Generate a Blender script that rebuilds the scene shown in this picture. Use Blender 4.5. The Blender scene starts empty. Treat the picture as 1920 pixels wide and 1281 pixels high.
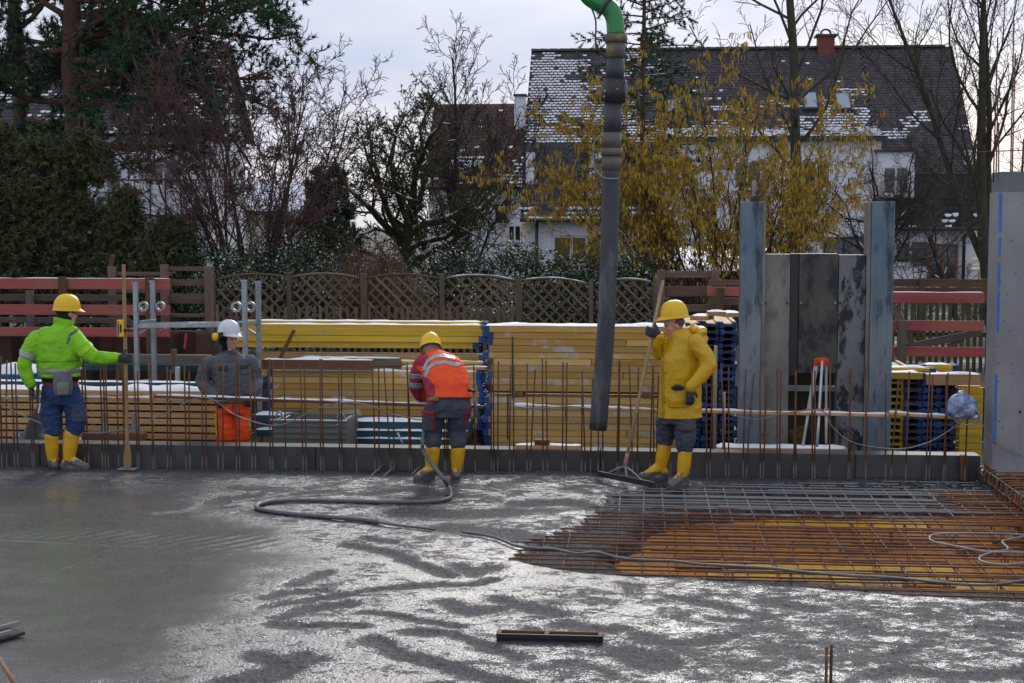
import bpy, bmesh, math, random
import numpy as np
from mathutils import Vector, Matrix, noise

# ------------------------------------------------------------------ camera, sky, sun, exposure
SC = bpy.context.scene
COL = SC.collection
FPX, CAMH, CX, CY = 2750.0, 2.58, 960.0, 640.5          # focal length in photo pixels, eye height over the slab
YAW = math.radians(5.0)
PITCH = math.atan(220.0 / FPX)
cam_d = bpy.data.cameras.new('camera')
cam_d.sensor_width = 36.0
cam_d.lens = 36.0 * FPX / 1920.0
cam_d.clip_start = 0.1
cam_d.clip_end = 2000.0
cam = bpy.data.objects.new('camera', cam_d)
COL.objects.link(cam)
cam.location = (0, 0, CAMH)
cam.rotation_euler = (math.radians(90) - PITCH, 0, YAW)
SC.camera = cam

SUN_EL, SUN_AZ = math.radians(28), math.radians(6)       # azimuth clockwise from +Y
world = bpy.data.worlds.new('World')
SC.world = world
world.use_nodes = True
nt = world.node_tree
for n in list(nt.nodes):
    nt.nodes.remove(n)
w_out = nt.nodes.new('ShaderNodeOutputWorld')
w_bg = nt.nodes.new('ShaderNodeBackground')
w_bg.inputs['Strength'].default_value = 0.1
w_sky = nt.nodes.new('ShaderNodeTexSky')
w_sky.sky_type = 'NISHITA'
w_sky.sun_disc = False
w_sky.sun_elevation = SUN_EL
w_sky.sun_rotation = SUN_AZ
w_sky.air_density = 1.0
w_sky.dust_density = 2.0
w_tc = nt.nodes.new('ShaderNodeTexCoord')
w_map = nt.nodes.new('ShaderNodeMapping')
w_map.inputs['Scale'].default_value = (1.0, 1.0, 3.2)
w_map.inputs['Location'].default_value = (0.35, 0.1, 0.43)
w_no = nt.nodes.new('ShaderNodeTexNoise')
w_no.inputs['Scale'].default_value = 2.3
w_no.inputs['Detail'].default_value = 5.0
w_no.inputs['Roughness'].default_value = 0.5
w_ramp = nt.nodes.new('ShaderNodeValToRGB')
w_ramp.color_ramp.elements[0].position = 0.34
w_ramp.color_ramp.elements[0].color = (0.82, 0.82, 0.82, 1)
w_ramp.color_ramp.elements[1].position = 0.6
w_ramp.color_ramp.elements[1].color = (1, 1, 1, 1)
w_no2 = nt.nodes.new('ShaderNodeTexNoise')
w_no2.inputs['Scale'].default_value = 3.1
w_no2.inputs['Detail'].default_value = 4.0
w_r2 = nt.nodes.new('ShaderNodeValToRGB')
w_r2.color_ramp.elements[0].position = 0.35
w_r2.color_ramp.elements[0].color = (4.2, 4.75, 6.2, 1)
w_r2.color_ramp.elements[1].position = 0.65
w_r2.color_ramp.elements[1].color = (6.0, 5.9, 6.4, 1)
w_mix = nt.nodes.new('ShaderNodeMix')
w_mix.data_type = 'RGBA'
nt.links.new(w_tc.outputs['Generated'], w_map.inputs['Vector'])
nt.links.new(w_map.outputs['Vector'], w_no.inputs['Vector'])
nt.links.new(w_map.outputs['Vector'], w_no2.inputs['Vector'])
nt.links.new(w_no.outputs['Fac'], w_ramp.inputs['Fac'])
nt.links.new(w_no2.outputs['Fac'], w_r2.inputs['Fac'])
nt.links.new(w_ramp.outputs['Color'], w_mix.inputs['Factor'])
nt.links.new(w_sky.outputs['Color'], w_mix.inputs['A'])
nt.links.new(w_r2.outputs['Color'], w_mix.inputs['B'])
nt.links.new(w_mix.outputs['Result'], w_bg.inputs['Color'])
nt.links.new(w_bg.outputs['Background'], w_out.inputs['Surface'])

sun_d = bpy.data.lights.new('sun', 'SUN')
sun_d.energy = 1.5
sun_d.angle = math.radians(24)
sun_d.color = (1.0, 0.96, 0.91)
sun = bpy.data.objects.new('sun', sun_d)
COL.objects.link(sun)
sun.location = (20, 30, 40)
sun_dir = Vector((math.sin(SUN_AZ) * math.cos(SUN_EL), math.cos(SUN_AZ) * math.cos(SUN_EL), math.sin(SUN_EL)))
sun.rotation_euler = sun_dir.to_track_quat('Z', 'Y').to_euler()

SC.view_settings.view_transform = 'Standard'
SC.view_settings.look = 'None'
SC.view_settings.gamma = 1.0
SC.view_settings.use_curve_mapping = False
SC.view_settings.exposure = 0.5
SC.render.engine = 'CYCLES'
SC.cycles.use_denoising = True
SC.cycles.max_bounces = 6
SC.cycles.diffuse_bounces = 3
SC.cycles.glossy_bounces = 3
SC.cycles.transmission_bounces = 4
SC.cycles.transparent_max_bounces = 4
SC.cycles.caustics_reflective = False
SC.cycles.caustics_refractive = False

# ------------------------------------------------------------------ photo pixel -> place
_F = np.array([-math.sin(YAW) * math.cos(PITCH), math.cos(YAW) * math.cos(PITCH), -math.sin(PITCH)])
_R = np.array([math.cos(YAW), math.sin(YAW), 0.0])
_U = np.cross(_R, _F)


def ray(x, y):
    return (x - CX) / FPX * _R + (CY - y) / FPX * _U + _F


def G(x, y, z=0.0):                       # where a pixel meets the level z
    d = ray(x, y)
    return np.array([0, 0, CAMH]) + (z - CAMH) / d[2] * d


def PY(x, y, Y):                          # where a pixel meets the upright plane Y
    d = ray(x, y)
    return np.array([0, 0, CAMH]) + Y / d[1] * d


def X(x, Y, y=640):
    return float(PY(x, y, Y)[0])


def Z(y, Y, x=960):
    return float(PY(x, y, Y)[2])


# ------------------------------------------------------------------ object helpers
def link(o):
    COL.objects.link(o)
    return o


def adopt(o, parent):
    """hang a part on its thing; its coordinates stay world coordinates"""
    if parent is not None:
        o.parent = parent
        o.matrix_parent_inverse = Matrix.LocRotScale(parent.location, parent.rotation_euler, parent.scale).inverted()
    return o


def tag(o, label=None, cat=None, group=None, kind=None):
    if label:
        o['label'] = label
    if cat:
        o['category'] = cat
    if group:
        o['group'] = group
    if kind:
        o['kind'] = kind
    return o


def thing(name, label, cat, loc=(0, 0, 0), group=None, rotz=0.0):
    o = bpy.data.objects.new(name, None)
    o.empty_display_size = 0.1
    o.location = [float(v) for v in loc]
    o.rotation_euler = (0, 0, rotz)
    link(o)
    return tag(o, label, cat, group)


def raw_mesh(name, V, F, smooth=False):
    V = np.asarray(V, dtype=np.float32).reshape(-1, 3)
    me = bpy.data.meshes.new(name)
    if isinstance(F, np.ndarray):
        F = F.astype(np.int32)
        n, k = F.shape
        me.vertices.add(len(V))
        me.vertices.foreach_set('co', V.ravel())
        me.loops.add(n * k)
        me.loops.foreach_set('vertex_index', F.ravel())
        me.polygons.add(n)
        me.polygons.foreach_set('loop_start', np.arange(0, n * k, k, dtype=np.int32))
        me.polygons.foreach_set('loop_total', np.full(n, k, dtype=np.int32))
        me.update(calc_edges=True)
    else:
        me.from_pydata([tuple(map(float, v)) for v in V], [], [tuple(f) for f in F])
        me.update()
    if smooth:
        me.polygons.foreach_set('use_smooth', np.ones(len(me.polygons), dtype=bool))
    return me


def mobj(name, V, F, mat, parent=None, smooth=False, shade=None):
    me = raw_mesh(name, V, F, smooth)
    for m in (mat if isinstance(mat, (list, tuple)) else [mat]):
        me.materials.append(m)
    if shade is not None:
        a = me.attributes.new('shade', 'FLOAT', 'POINT')
        a.data.foreach_set('value', np.asarray(shade, dtype=np.float32))
    o = link(bpy.data.objects.new(name, me))
    return adopt(o, parent)


_boxcache = {}


def box_mesh(d, mat, bevel):
    key = (round(d[0], 4), round(d[1], 4), round(d[2], 4), mat.name, bevel)
    if key in _boxcache:
        return _boxcache[key]
    bm = bmesh.new()
    bmesh.ops.create_cube(bm, size=1.0)
    for v in bm.verts:
        v.co = Vector((v.co.x * d[0], v.co.y * d[1], v.co.z * d[2]))
    if bevel:
        bmesh.ops.bevel(bm, geom=bm.edges[:], offset=min(bevel, 0.35 * min(d)), segments=1, affect='EDGES', profile=0.6)
    me = bpy.data.meshes.new('box')
    bm.to_mesh(me)
    bm.free()
    me.materials.append(mat)
    _boxcache[key] = me
    return me


def box(name, c, d, mat, parent=None, rot=None, bevel=0.003):
    if isinstance(mat, dict):                                 # grain runs along the longest side
        mat = mat['XYZ'[int(np.argmax(d))]]
    o = bpy.data.objects.new(name, box_mesh(d, mat, bevel))
    o.location = [float(v) for v in c]
    if rot is not None:
        o.rotation_euler = rot
    link(o)
    return adopt(o, parent)


def span(name, x0, x1, y0, y1, z0, z1, mat, parent=None, bevel=0.003, rot=None):
    return box(name, ((x0 + x1) / 2, (y0 + y1) / 2, (z0 + z1) / 2), (abs(x1 - x0), abs(y1 - y0), abs(z1 - z0)), mat, parent, rot, bevel)


def beam_between(name, a, b, w, h, mat, parent=None, bevel=0.003, roll=0.0):
    """a board from a to b, its length along local X, w across, h up"""
    a, b = Vector([float(v) for v in a]), Vector([float(v) for v in b])
    d = b - a
    L = d.length
    if isinstance(mat, dict):
        mat = mat['X']
    o = bpy.data.objects.new(name, box_mesh((L, w, h), mat, bevel))
    o.location = (a + b) / 2
    q = d.to_track_quat('X', 'Z')
    e = (q.to_matrix() @ Matrix.Rotation(roll, 3, 'X')).to_euler()
    o.rotation_euler = e
    link(o)
    return adopt(o, parent)


def tubes(polys, sides=6, caps=False):
    """many tapered tubes at once; polys = [(points (P,3), radii (P,))]"""
    groups = {}
    for p, r in polys:
        p = np.asarray(p, dtype=float)
        groups.setdefault(len(p), []).append((p, np.broadcast_to(np.asarray(r, dtype=float), (len(p),))))
    Vs, Fs, off = [], [], 0
    ang = np.arange(sides) * 2 * math.pi / sides
    ca, sa = np.cos(ang), np.sin(ang)
    for P, lst in groups.items():
        pts = np.stack([a for a, _ in lst])
        rad = np.stack([b for _, b in lst])
        T = np.empty_like(pts)
        T[:, 1:-1] = pts[:, 2:] - pts[:, :-2]
        T[:, 0] = pts[:, 1] - pts[:, 0]
        T[:, -1] = pts[:, -1] - pts[:, -2]
        T /= np.linalg.norm(T, axis=2, keepdims=True) + 1e-9
        ax = np.mean(T, axis=1)
        ref = np.where((np.abs(ax[:, 2:3]) < 0.75), np.array([[0, 0, 1.0]]), np.array([[1.0, 0.13, 0]]))[:, None, :]
        ref = np.broadcast_to(ref, T.shape)
        A = np.cross(T, ref)
        A /= np.linalg.norm(A, axis=2, keepdims=True) + 1e-9
        B = np.cross(T, A)
        ring = pts[:, :, None, :] + rad[:, :, None, None] * (A[:, :, None, :] * ca[None, None, :, None] + B[:, :, None, :] * sa[None, None, :, None])
        N = len(lst)
        idx = (np.arange(N * P * sides).reshape(N, P, sides)) + off
        nxt = np.roll(idx, -1, axis=2)
        q = np.stack([idx[:, :-1], nxt[:, :-1], nxt[:, 1:], idx[:, 1:]], axis=-1).reshape(-1, 4)
        Vs.append(ring.reshape(-1, 3))
        Fs.append(q)
        off += N * P * sides
    return np.concatenate(Vs), np.concatenate(Fs)


def spline(pts, n=8):
    """Catmull-Rom through the points"""
    p = np.asarray(pts, dtype=float)
    p = np.vstack([2 * p[0] - p[1], p, 2 * p[-1] - p[-2]])
    out = []
    for i in range(1, len(p) - 2):
        for k in range(n):
            t = k / n
            a, b, c, d = p[i - 1], p[i], p[i + 1], p[i + 2]
            out.append(0.5 * ((2 * b) + (-a + c) * t + (2 * a - 5 * b + 4 * c - d) * t * t + (-a + 3 * b - 3 * c + d) * t ** 3))
    out.append(p[-2])
    return np.array(out)


def tube(name, pts, r, mat, parent=None, sides=10, smooth=True):
    pts = np.asarray(pts, dtype=float)
    rad = np.broadcast_to(np.asarray(r, dtype=float), (len(pts),)).copy()
    # closed ends: shrink an extra ring
    d0 = pts[0] - pts[1]; d1 = pts[-1] - pts[-2]
    d0 /= np.linalg.norm(d0) + 1e-9; d1 /= np.linalg.norm(d1) + 1e-9
    P = np.vstack([pts[0] + d0 * 1e-4, pts, pts[-1] + d1 * 1e-4])
    Rr = np.concatenate([[1e-4], rad, [1e-4]])
    V, F = tubes([(P, Rr)], sides)
    o = mobj(name, V, F, mat, parent, smooth)
    return o


def lathe_mesh(prof, sides=20):
    """prof = [(r, z)]; returns V, F around Z"""
    a = np.arange(sides) * 2 * math.pi / sides
    V = []
    for r, z in prof:
        V += [(max(r, 1e-4) * math.cos(t), max(r, 1e-4) * math.sin(t), z) for t in a]
    n = len(prof)
    F = []
    for i in range(n - 1):
        for k in range(sides):
            k2 = (k + 1) % sides
            F.append((i * sides + k, i * sides + k2, (i + 1) * sides + k2, (i + 1) * sides + k))
    F.append(tuple(range(sides))[::-1])
    F.append(tuple((n - 1) * sides + k for k in range(sides)))
    return np.array(V), F


def fbm(p, o=3):
    return noise.fractal(Vector(p), 1.0, 2.0, o)


def snow_cap(x0, x1, y0, y1, z, parent=None, seed=0, t=0.02, name='snow', step=0.05, cover=1.0):
    """a lumpy pad of snow lying on a level top"""
    nx, ny = max(4, int((x1 - x0) / step)), max(3, int((y1 - y0) / step) + 1)
    V, F = [], []
    keep = np.zeros((nx + 1, ny + 1))
    for i in range(nx + 1):
        for j in range(ny + 1):
            u, v = i / nx, j / ny
            x, y = x0 + (x1 - x0) * u, y0 + (y1 - y0) * v
            n = fbm((x * 3.1 + seed * 7.3, y * 3.1 + seed, z * 2), 3)
            edge = min(u * (x1 - x0), (1 - u) * (x1 - x0), v * (y1 - y0), (1 - v) * (y1 - y0)) / 0.03
            h = t * (0.75 + 0.9 * n) * min(1.0, edge) - (1 - cover) * t * 2 * (0.5 + 1.2 * fbm((x * 1.3 + seed, y * 1.3, seed), 2))
            keep[i, j] = h
            jx = 0.012 * fbm((x * 9, y * 9, seed + 3.3), 2)
            V.append((x + jx, y + 0.6 * jx, z + max(h, -0.002)))
    for i in range(nx):
        for j in range(ny):
            a = i * (ny + 1) + j
            F.append((a, a + ny + 1, a + ny + 2, a + 1))
    return mobj(name, V, F, MAT['snow'], parent, True)


ORD = ['', 'first', 'second', 'third', 'fourth', 'fifth', 'sixth', 'seventh', 'eighth', 'ninth', 'tenth', 'eleventh', 'twelfth', 'thirteenth', 'fourteenth',
       'fifteenth', 'sixteenth', 'seventeenth', 'eighteenth', 'nineteenth', 'twentieth', 'twenty-first', 'twenty-second', 'twenty-third', 'twenty-fourth',
       'twenty-fifth', 'twenty-sixth', 'twenty-seventh', 'twenty-eighth']

# ------------------------------------------------------------------ materials
MAT = {}


def new_mat(name):
    m = bpy.data.materials.new(name)
    m.use_nodes = True
    MAT[name] = m
    t = m.node_tree
    return m, t, t.nodes['Principled BSDF']


def nd(t, typ, **kw):
    n = t.nodes.new(typ)
    for k, v in kw.items():
        if k in n.inputs:
            n.inputs[k].default_value = v
        else:
            setattr(n, k, v)
    return n


def mixc(t, fac, a, b, blend='MIX'):
    n = t.nodes.new('ShaderNodeMix')
    n.data_type = 'RGBA'
    n.blend_type = blend
    for s, v in (('Factor', fac), ('A', a), ('B', b)):
        if hasattr(v, 'is_linked'):
            t.links.new(v, n.inputs[s])
        else:
            n.inputs[s].default_value = v if not isinstance(v, tuple) else (v + (1,) if len(v) == 3 else v)
    return n.outputs['Result']


def ramp(t, val, p0, p1, c0=(0, 0, 0), c1=(1, 1, 1)):
    n = t.nodes.new('ShaderNodeValToRGB')
    e = n.color_ramp.elements
    e[0].position, e[1].position = p0, p1
    e[0].color, e[1].color = c0 + (1,), c1 + (1,)
    t.links.new(val, n.inputs['Fac'])
    return n.outputs['Color']


def coords(t, scale=(1, 1, 1), kind='Object', loc=(0, 0, 0)):
    tc = t.nodes.new('ShaderNodeTexCoord')
    mp = t.nodes.new('ShaderNodeMapping')
    mp.inputs['Scale'].default_value = scale
    mp.inputs['Location'].default_value = loc
    t.links.new(tc.outputs[kind], mp.inputs['Vector'])
    return mp.outputs['Vector']


def tnoise(t, vec, scale, detail=4.0, rough=0.55, out='Fac'):
    n = nd(t, 'ShaderNodeTexNoise', Scale=scale, Detail=detail, Roughness=rough)
    t.links.new(vec, n.inputs['Vector'])
    return n.outputs[out]


def rnd_shift(t, vec, amount=50.0):
    """shift a texture per object so copies differ"""
    oi = t.nodes.new('ShaderNodeObjectInfo')
    mul = nd(t, 'ShaderNodeMath', operation='MULTIPLY')
    mul.inputs[1].default_value = amount
    t.links.new(oi.outputs['Random'], mul.inputs[0])
    add = nd(t, 'ShaderNodeVectorMath', operation='ADD')
    t.links.new(vec, add.inputs[0])
    t.links.new(mul.outputs[0], add.inputs[1])
    return add.outputs[0], oi.outputs['Random']


def simple(name, c1, c2=None, scale=6.0, rough=0.6, r2=None, metal=0.0, bump=0.0, bscale=60.0, stretch=(1, 1, 1), rand=0.0, p=(0.35, 0.65), spec=0.5, dirt=None, dscale=2.5, dp=(0.55, 0.7), coat=0.0):
    m, t, b = new_mat(name)
    vec = coords(t, stretch)
    if rand:
        vec, rv = rnd_shift(t, vec)
    n = tnoise(t, vec, scale, 5.0, 0.6)
    f = ramp(t, n, p[0], p[1])
    col = mixc(t, f, c1, c2 or tuple(v * 0.8 for v in c1))
    if dirt:
        d = tnoise(t, vec, dscale, 6.0, 0.65)
        col = mixc(t, ramp(t, d, *dp), col, dirt)
    if rand:
        mr = nd(t, 'ShaderNodeMapRange')
        mr.inputs['To Min'].default_value = 1 - rand
        mr.inputs['To Max'].default_value = 1 + rand
        t.links.new(rv, mr.inputs['Value'])
        hsv = nd(t, 'ShaderNodeHueSaturation')
        t.links.new(mr.outputs[0], hsv.inputs['Value'])
        t.links.new(col, hsv.inputs['Color'])
        col = hsv.outputs['Color']
    t.links.new(col, b.inputs['Base Color'])
    b.inputs['Roughness'].default_value = rough
    if r2 is not None:
        mr2 = nd(t, 'ShaderNodeMapRange')
        mr2.inputs['To Min'].default_value = rough
        mr2.inputs['To Max'].default_value = r2
        t.links.new(f, mr2.inputs['Value'])
        t.links.new(mr2.outputs[0], b.inputs['Roughness'])
    b.inputs['Metallic'].default_value = metal
    b.inputs['Specular IOR Level'].default_value = spec
    b.inputs['Coat Weight'].default_value = coat
    if bump:
        bn = tnoise(t, vec, bscale, 4.0, 0.6)
        bp = nd(t, 'ShaderNodeBump', Strength=bump, Distance=0.01)
        t.links.new(bn, bp.inputs['Height'])
        t.links.new(bp.outputs['Normal'], b.inputs['Normal'])
    return m


def wood(name, c1, c2, rough=0.75, rand=0.18, knots=True, stain=None, sp=(0.55, 0.68), sscale=1.6, bump=0.25, alt=None):
    """three copies, grain along X, Y or Z"""
    out = {}
    for ax in 'XYZ':
        m, t, b = new_mat(name + '_' + ax)
        st = {'X': (0.9, 14, 14), 'Y': (14, 0.9, 14), 'Z': (14, 14, 0.9)}[ax]
        vec = coords(t, st)
        vec, rv = rnd_shift(t, vec)
        n1 = tnoise(t, vec, 3.0, 6.0, 0.65)
        col = mixc(t, ramp(t, n1, 0.32, 0.68), c1, c2)
        n2 = tnoise(t, vec, 0.55, 3.0, 0.5)
        col = mixc(t, ramp(t, n2, 0.4, 0.75, (0, 0, 0), (0.55, 0.55, 0.55)), col, tuple(v * 0.5 for v in c2))
        if alt:
            fr = nd(t, 'ShaderNodeMath', operation='FRACT')
            mu = nd(t, 'ShaderNodeMath', operation='MULTIPLY')
            mu.inputs[1].default_value = 13.7
            t.links.new(rv, mu.inputs[0])
            t.links.new(mu.outputs[0], fr.inputs[0])
            col = mixc(t, fr.outputs[0], col, mixc(t, 0.75, col, alt))
        iso = coords(t, (1, 1, 1))
        iso, _ = rnd_shift(t, iso, 31.0)
        if knots:
            vo = nd(t, 'ShaderNodeTexVoronoi', Scale=2.6)
            t.links.new(iso, vo.inputs['Vector'])
            col = mixc(t, ramp(t, vo.outputs['Distance'], 0.03, 0.09, (0.75, 0.75, 0.75), (0, 0, 0)), col, tuple(v * 0.35 for v in c2))
        if stain:
            s = tnoise(t, iso, sscale, 6.0, 0.65)
            col = mixc(t, ramp(t, s, *sp), col, stain)
        mr = nd(t, 'ShaderNodeMapRange')
        mr.inputs['To Min'].default_value = 1 - rand
        mr.inputs['To Max'].default_value = 1 + rand
        t.links.new(rv, mr.inputs['Value'])
        hsv = nd(t, 'ShaderNodeHueSaturation')
        t.links.new(mr.outputs[0], hsv.inputs['Value'])
        t.links.new(col, hsv.inputs['Color'])
        t.links.new(hsv.outputs['Color'], b.inputs['Base Color'])
        b.inputs['Roughness'].default_value = rough
        bp = nd(t, 'ShaderNodeBump', Strength=bump, Distance=0.004)
        t.links.new(n1, bp.inputs['Height'])
        t.links.new(bp.outputs['Normal'], b.inputs['Normal'])
        out[ax] = m
    MAT[name] = out
    return out


def leafy(name, dark, light, rough=0.6, spec=0.3, white=None, wt=0.85):
    """foliage whose tone varies leaf by leaf (attribute shade)"""
    m, t, b = new_mat(name)
    at = nd(t, 'ShaderNodeAttribute', attribute_name='shade')
    col = mixc(t, at.outputs['Fac'], dark, light)
    if white:
        gt = ramp(t, at.outputs['Fac'], wt, wt + 0.02)
        col = mixc(t, gt, col, white)
    t.links.new(col, b.inputs['Base Color'])
    b.inputs['Roughness'].default_value = rough
    b.inputs['Specular IOR Level'].default_value = spec
    return m


simple('snow', (0.82, 0.84, 0.88), (0.74, 0.77, 0.83), 9, 0.55, bump=0.35, bscale=70, spec=0.3)
simple('concrete_wall', (0.30, 0.295, 0.285), (0.22, 0.22, 0.215), 3.2, 0.8, bump=0.2, bscale=90, dirt=(0.16, 0.16, 0.155), dscale=7, dp=(0.58, 0.72))
simple('concrete_damp', (0.085, 0.085, 0.08), (0.05, 0.052, 0.052), 2.2, 0.55, bump=0.3, bscale=70, dirt=(0.065, 0.058, 0.05), dscale=3.5, dp=(0.5, 0.7))
simple('galvanised', (0.36, 0.40, 0.42), (0.27, 0.31, 0.335), 9, 0.45, 0.6, metal=0.55, rand=0.1, dirt=(0.22, 0.235, 0.24), dscale=6)
simple('rust_bar', (0.185, 0.068, 0.028), (0.095, 0.038, 0.02), 25, 0.8, rand=0.35, bump=0.4, bscale=160, dirt=(0.05, 0.033, 0.027), dscale=9)
simple('rust_bright', (0.30, 0.115, 0.03), (0.16, 0.06, 0.025), 18, 0.8, rand=0.3, bump=0.4, bscale=160, dirt=(0.06, 0.04, 0.033), dscale=7)
simple('black_plastic', (0.012, 0.012, 0.013), (0.02, 0.02, 0.021), 8, 0.45)
simple('black_rubber', (0.026, 0.03, 0.036), (0.055, 0.06, 0.068), 6, 0.42, 0.6, stretch=(1, 1, 0.3), dirt=(0.15, 0.155, 0.16), dscale=5, dp=(0.56, 0.72), bump=0.15)
simple('hose_grey', (0.085, 0.09, 0.095), (0.13, 0.135, 0.14), 14, 0.5, bump=0.1)
simple('cable_grey', (0.22, 0.225, 0.235), (0.15, 0.155, 0.165), 20, 0.5)
simple('blue_plastic', (0.022, 0.085, 0.30), (0.012, 0.05, 0.17), 12, 0.5, rand=0.3, dirt=(0.18, 0.2, 0.24), dscale=9, dp=(0.6, 0.72))
simple('blue_dull', (0.02, 0.05, 0.15), (0.012, 0.03, 0.09), 12, 0.55, rand=0.4, dirt=(0.1, 0.12, 0.15), dscale=9, dp=(0.62, 0.75))
simple('teal_steel', (0.012, 0.085, 0.115), (0.01, 0.05, 0.07), 4, 0.5, rand=0.2, dirt=(0.06, 0.075, 0.08), dscale=5)
simple('dark_steel', (0.05, 0.052, 0.055), (0.03, 0.031, 0.033), 8, 0.5, metal=0.4)
simple('soil', (0.055, 0.043, 0.032), (0.03, 0.024, 0.018), 1.2, 0.95, bump=0.8, bscale=9, dirt=(0.5, 0.52, 0.55), dscale=1.3, dp=(0.66, 0.72))
simple('garden', (0.03, 0.035, 0.017), (0.045, 0.04, 0.022), 0.8, 0.95, bump=0.8, bscale=6, dirt=(0.55, 0.57, 0.6), dscale=0.5, dp=(0.55, 0.68))
simple('sheet_rust', (0.085, 0.042, 0.024), (0.04, 0.024, 0.017), 2.5, 0.85, rand=0.15, stretch=(1, 1, 0.3), bump=0.4, bscale=40, dirt=(0.06, 0.06, 0.06), dscale=3)
wood('beam_yellow', (0.68, 0.43, 0.085), (0.46, 0.25, 0.05), 0.6, 0.28, True, (0.56, 0.50, 0.40), (0.57, 0.64), 3.0, alt=(0.62, 0.43, 0.19))
wood('beam_bright', (0.74, 0.50, 0.03), (0.60, 0.37, 0.025), 0.5, 0.12, True, (0.45, 0.34, 0.12), (0.58, 0.7), 1.6)
wood('fresh_timber', (0.66, 0.42, 0.20), (0.48, 0.27, 0.115), 0.7, 0.2)
wood('brown_timber', (0.23, 0.105, 0.042), (0.14, 0.065, 0.03), 0.75, 0.2)
wood('grey_timber', (0.17, 0.145, 0.12), (0.10, 0.083, 0.07), 0.85, 0.25)
wood('pallet_timber', (0.20, 0.135, 0.10), (0.12, 0.08, 0.062), 0.85, 0.25)
wood('fence_timber', (0.19, 0.14, 0.085), (0.11, 0.083, 0.052), 0.85, 0.3, False)
wood('fence_brown', (0.15, 0.085, 0.04), (0.09, 0.055, 0.03), 0.85, 0.2, False)
wood('pink_board', (0.46, 0.10, 0.10), (0.33, 0.07, 0.065), 0.75, 0.15, True, (0.33, 0.12, 0.07), (0.5, 0.66), 1.1)
wood('handle_wood', (0.52, 0.40, 0.22), (0.40, 0.29, 0.15), 0.6, 0.05, False, (0.3, 0.27, 0.22), (0.55, 0.7), 4.0)
wood('pole_wood', (0.40, 0.25, 0.11), (0.30, 0.18, 0.08), 0.7, 0.1, False)
# ------------------------------------------------------------------ wet concrete slab (one height field), deck, reinforcement
def _hash(ix, iy, seed):
    h = (ix.astype(np.int64) * 374761393 + iy.astype(np.int64) * 668265263 + seed * 974711) & 0x7fffffff
    h = ((h ^ (h >> 13)) * 1274126177) & 0x7fffffff
    return ((h ^ (h >> 16)) & 0xffff) / 65535.0


def vnoise(x, y, seed=0):
    ix, iy = np.floor(x), np.floor(y)
    fx, fy = x - ix, y - iy
    fx, fy = fx * fx * (3 - 2 * fx), fy * fy * (3 - 2 * fy)
    a, b = _hash(ix, iy, seed), _hash(ix + 1, iy, seed)
    c, d = _hash(ix, iy + 1, seed), _hash(ix + 1, iy + 1, seed)
    return (a + (b - a) * fx) * (1 - fy) + (c + (d - c) * fx) * fy


def nfbm(x, y, oct=4, seed=0, gain=0.5):
    s, a, t = 0, 1.0, 0
    for o in range(oct):
        s = s + a * vnoise(x * 2 ** o + 17.1 * o, y * 2 ** o - 9.7 * o, seed + o)
        t += a
        a *= gain
    return s / t


def sstep(a, b, v):
    t = np.clip((v - a) / (b - a), 0, 1)
    return t * t * (3 - 2 * t)


def poly_sd(x, y, poly):
    """signed distance to a polygon, positive inside"""
    d = np.full(x.shape, 1e9)
    inside = np.zeros(x.shape, bool)
    n = len(poly)
    for i in range(n):
        ax, ay = poly[i]
        bx, by = poly[(i + 1) % n]
        ex, ey = bx - ax, by - ay
        t = np.clip(((x - ax) * ex + (y - ay) * ey) / (ex * ex + ey * ey + 1e-12), 0, 1)
        d = np.minimum(d, np.hypot(x - ax - t * ex, y - ay - t * ey))
        cond = ((ay > y) != (by > y)) & (x < (bx - ax) * (y - ay) / (by - ay + 1e-12) + ax)
        inside ^= cond
    return np.where(inside, d, -d)


def line_d(x, y, pts):
    d = np.full(x.shape, 1e9)
    for (ax, ay), (bx, by) in zip(pts[:-1], pts[1:]):
        ex, ey = bx - ax, by - ay
        t = np.clip(((x - ax) * ex + (y - ay) * ey) / (ex * ex + ey * ey + 1e-12), 0, 1)
        d = np.minimum(d, np.hypot(x - ax - t * ex, y - ay - t * ey))
    return d


def gp(lst, z=0.0):
    return [tuple(G(a, b, z)[:2]) for a, b in lst]


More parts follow.
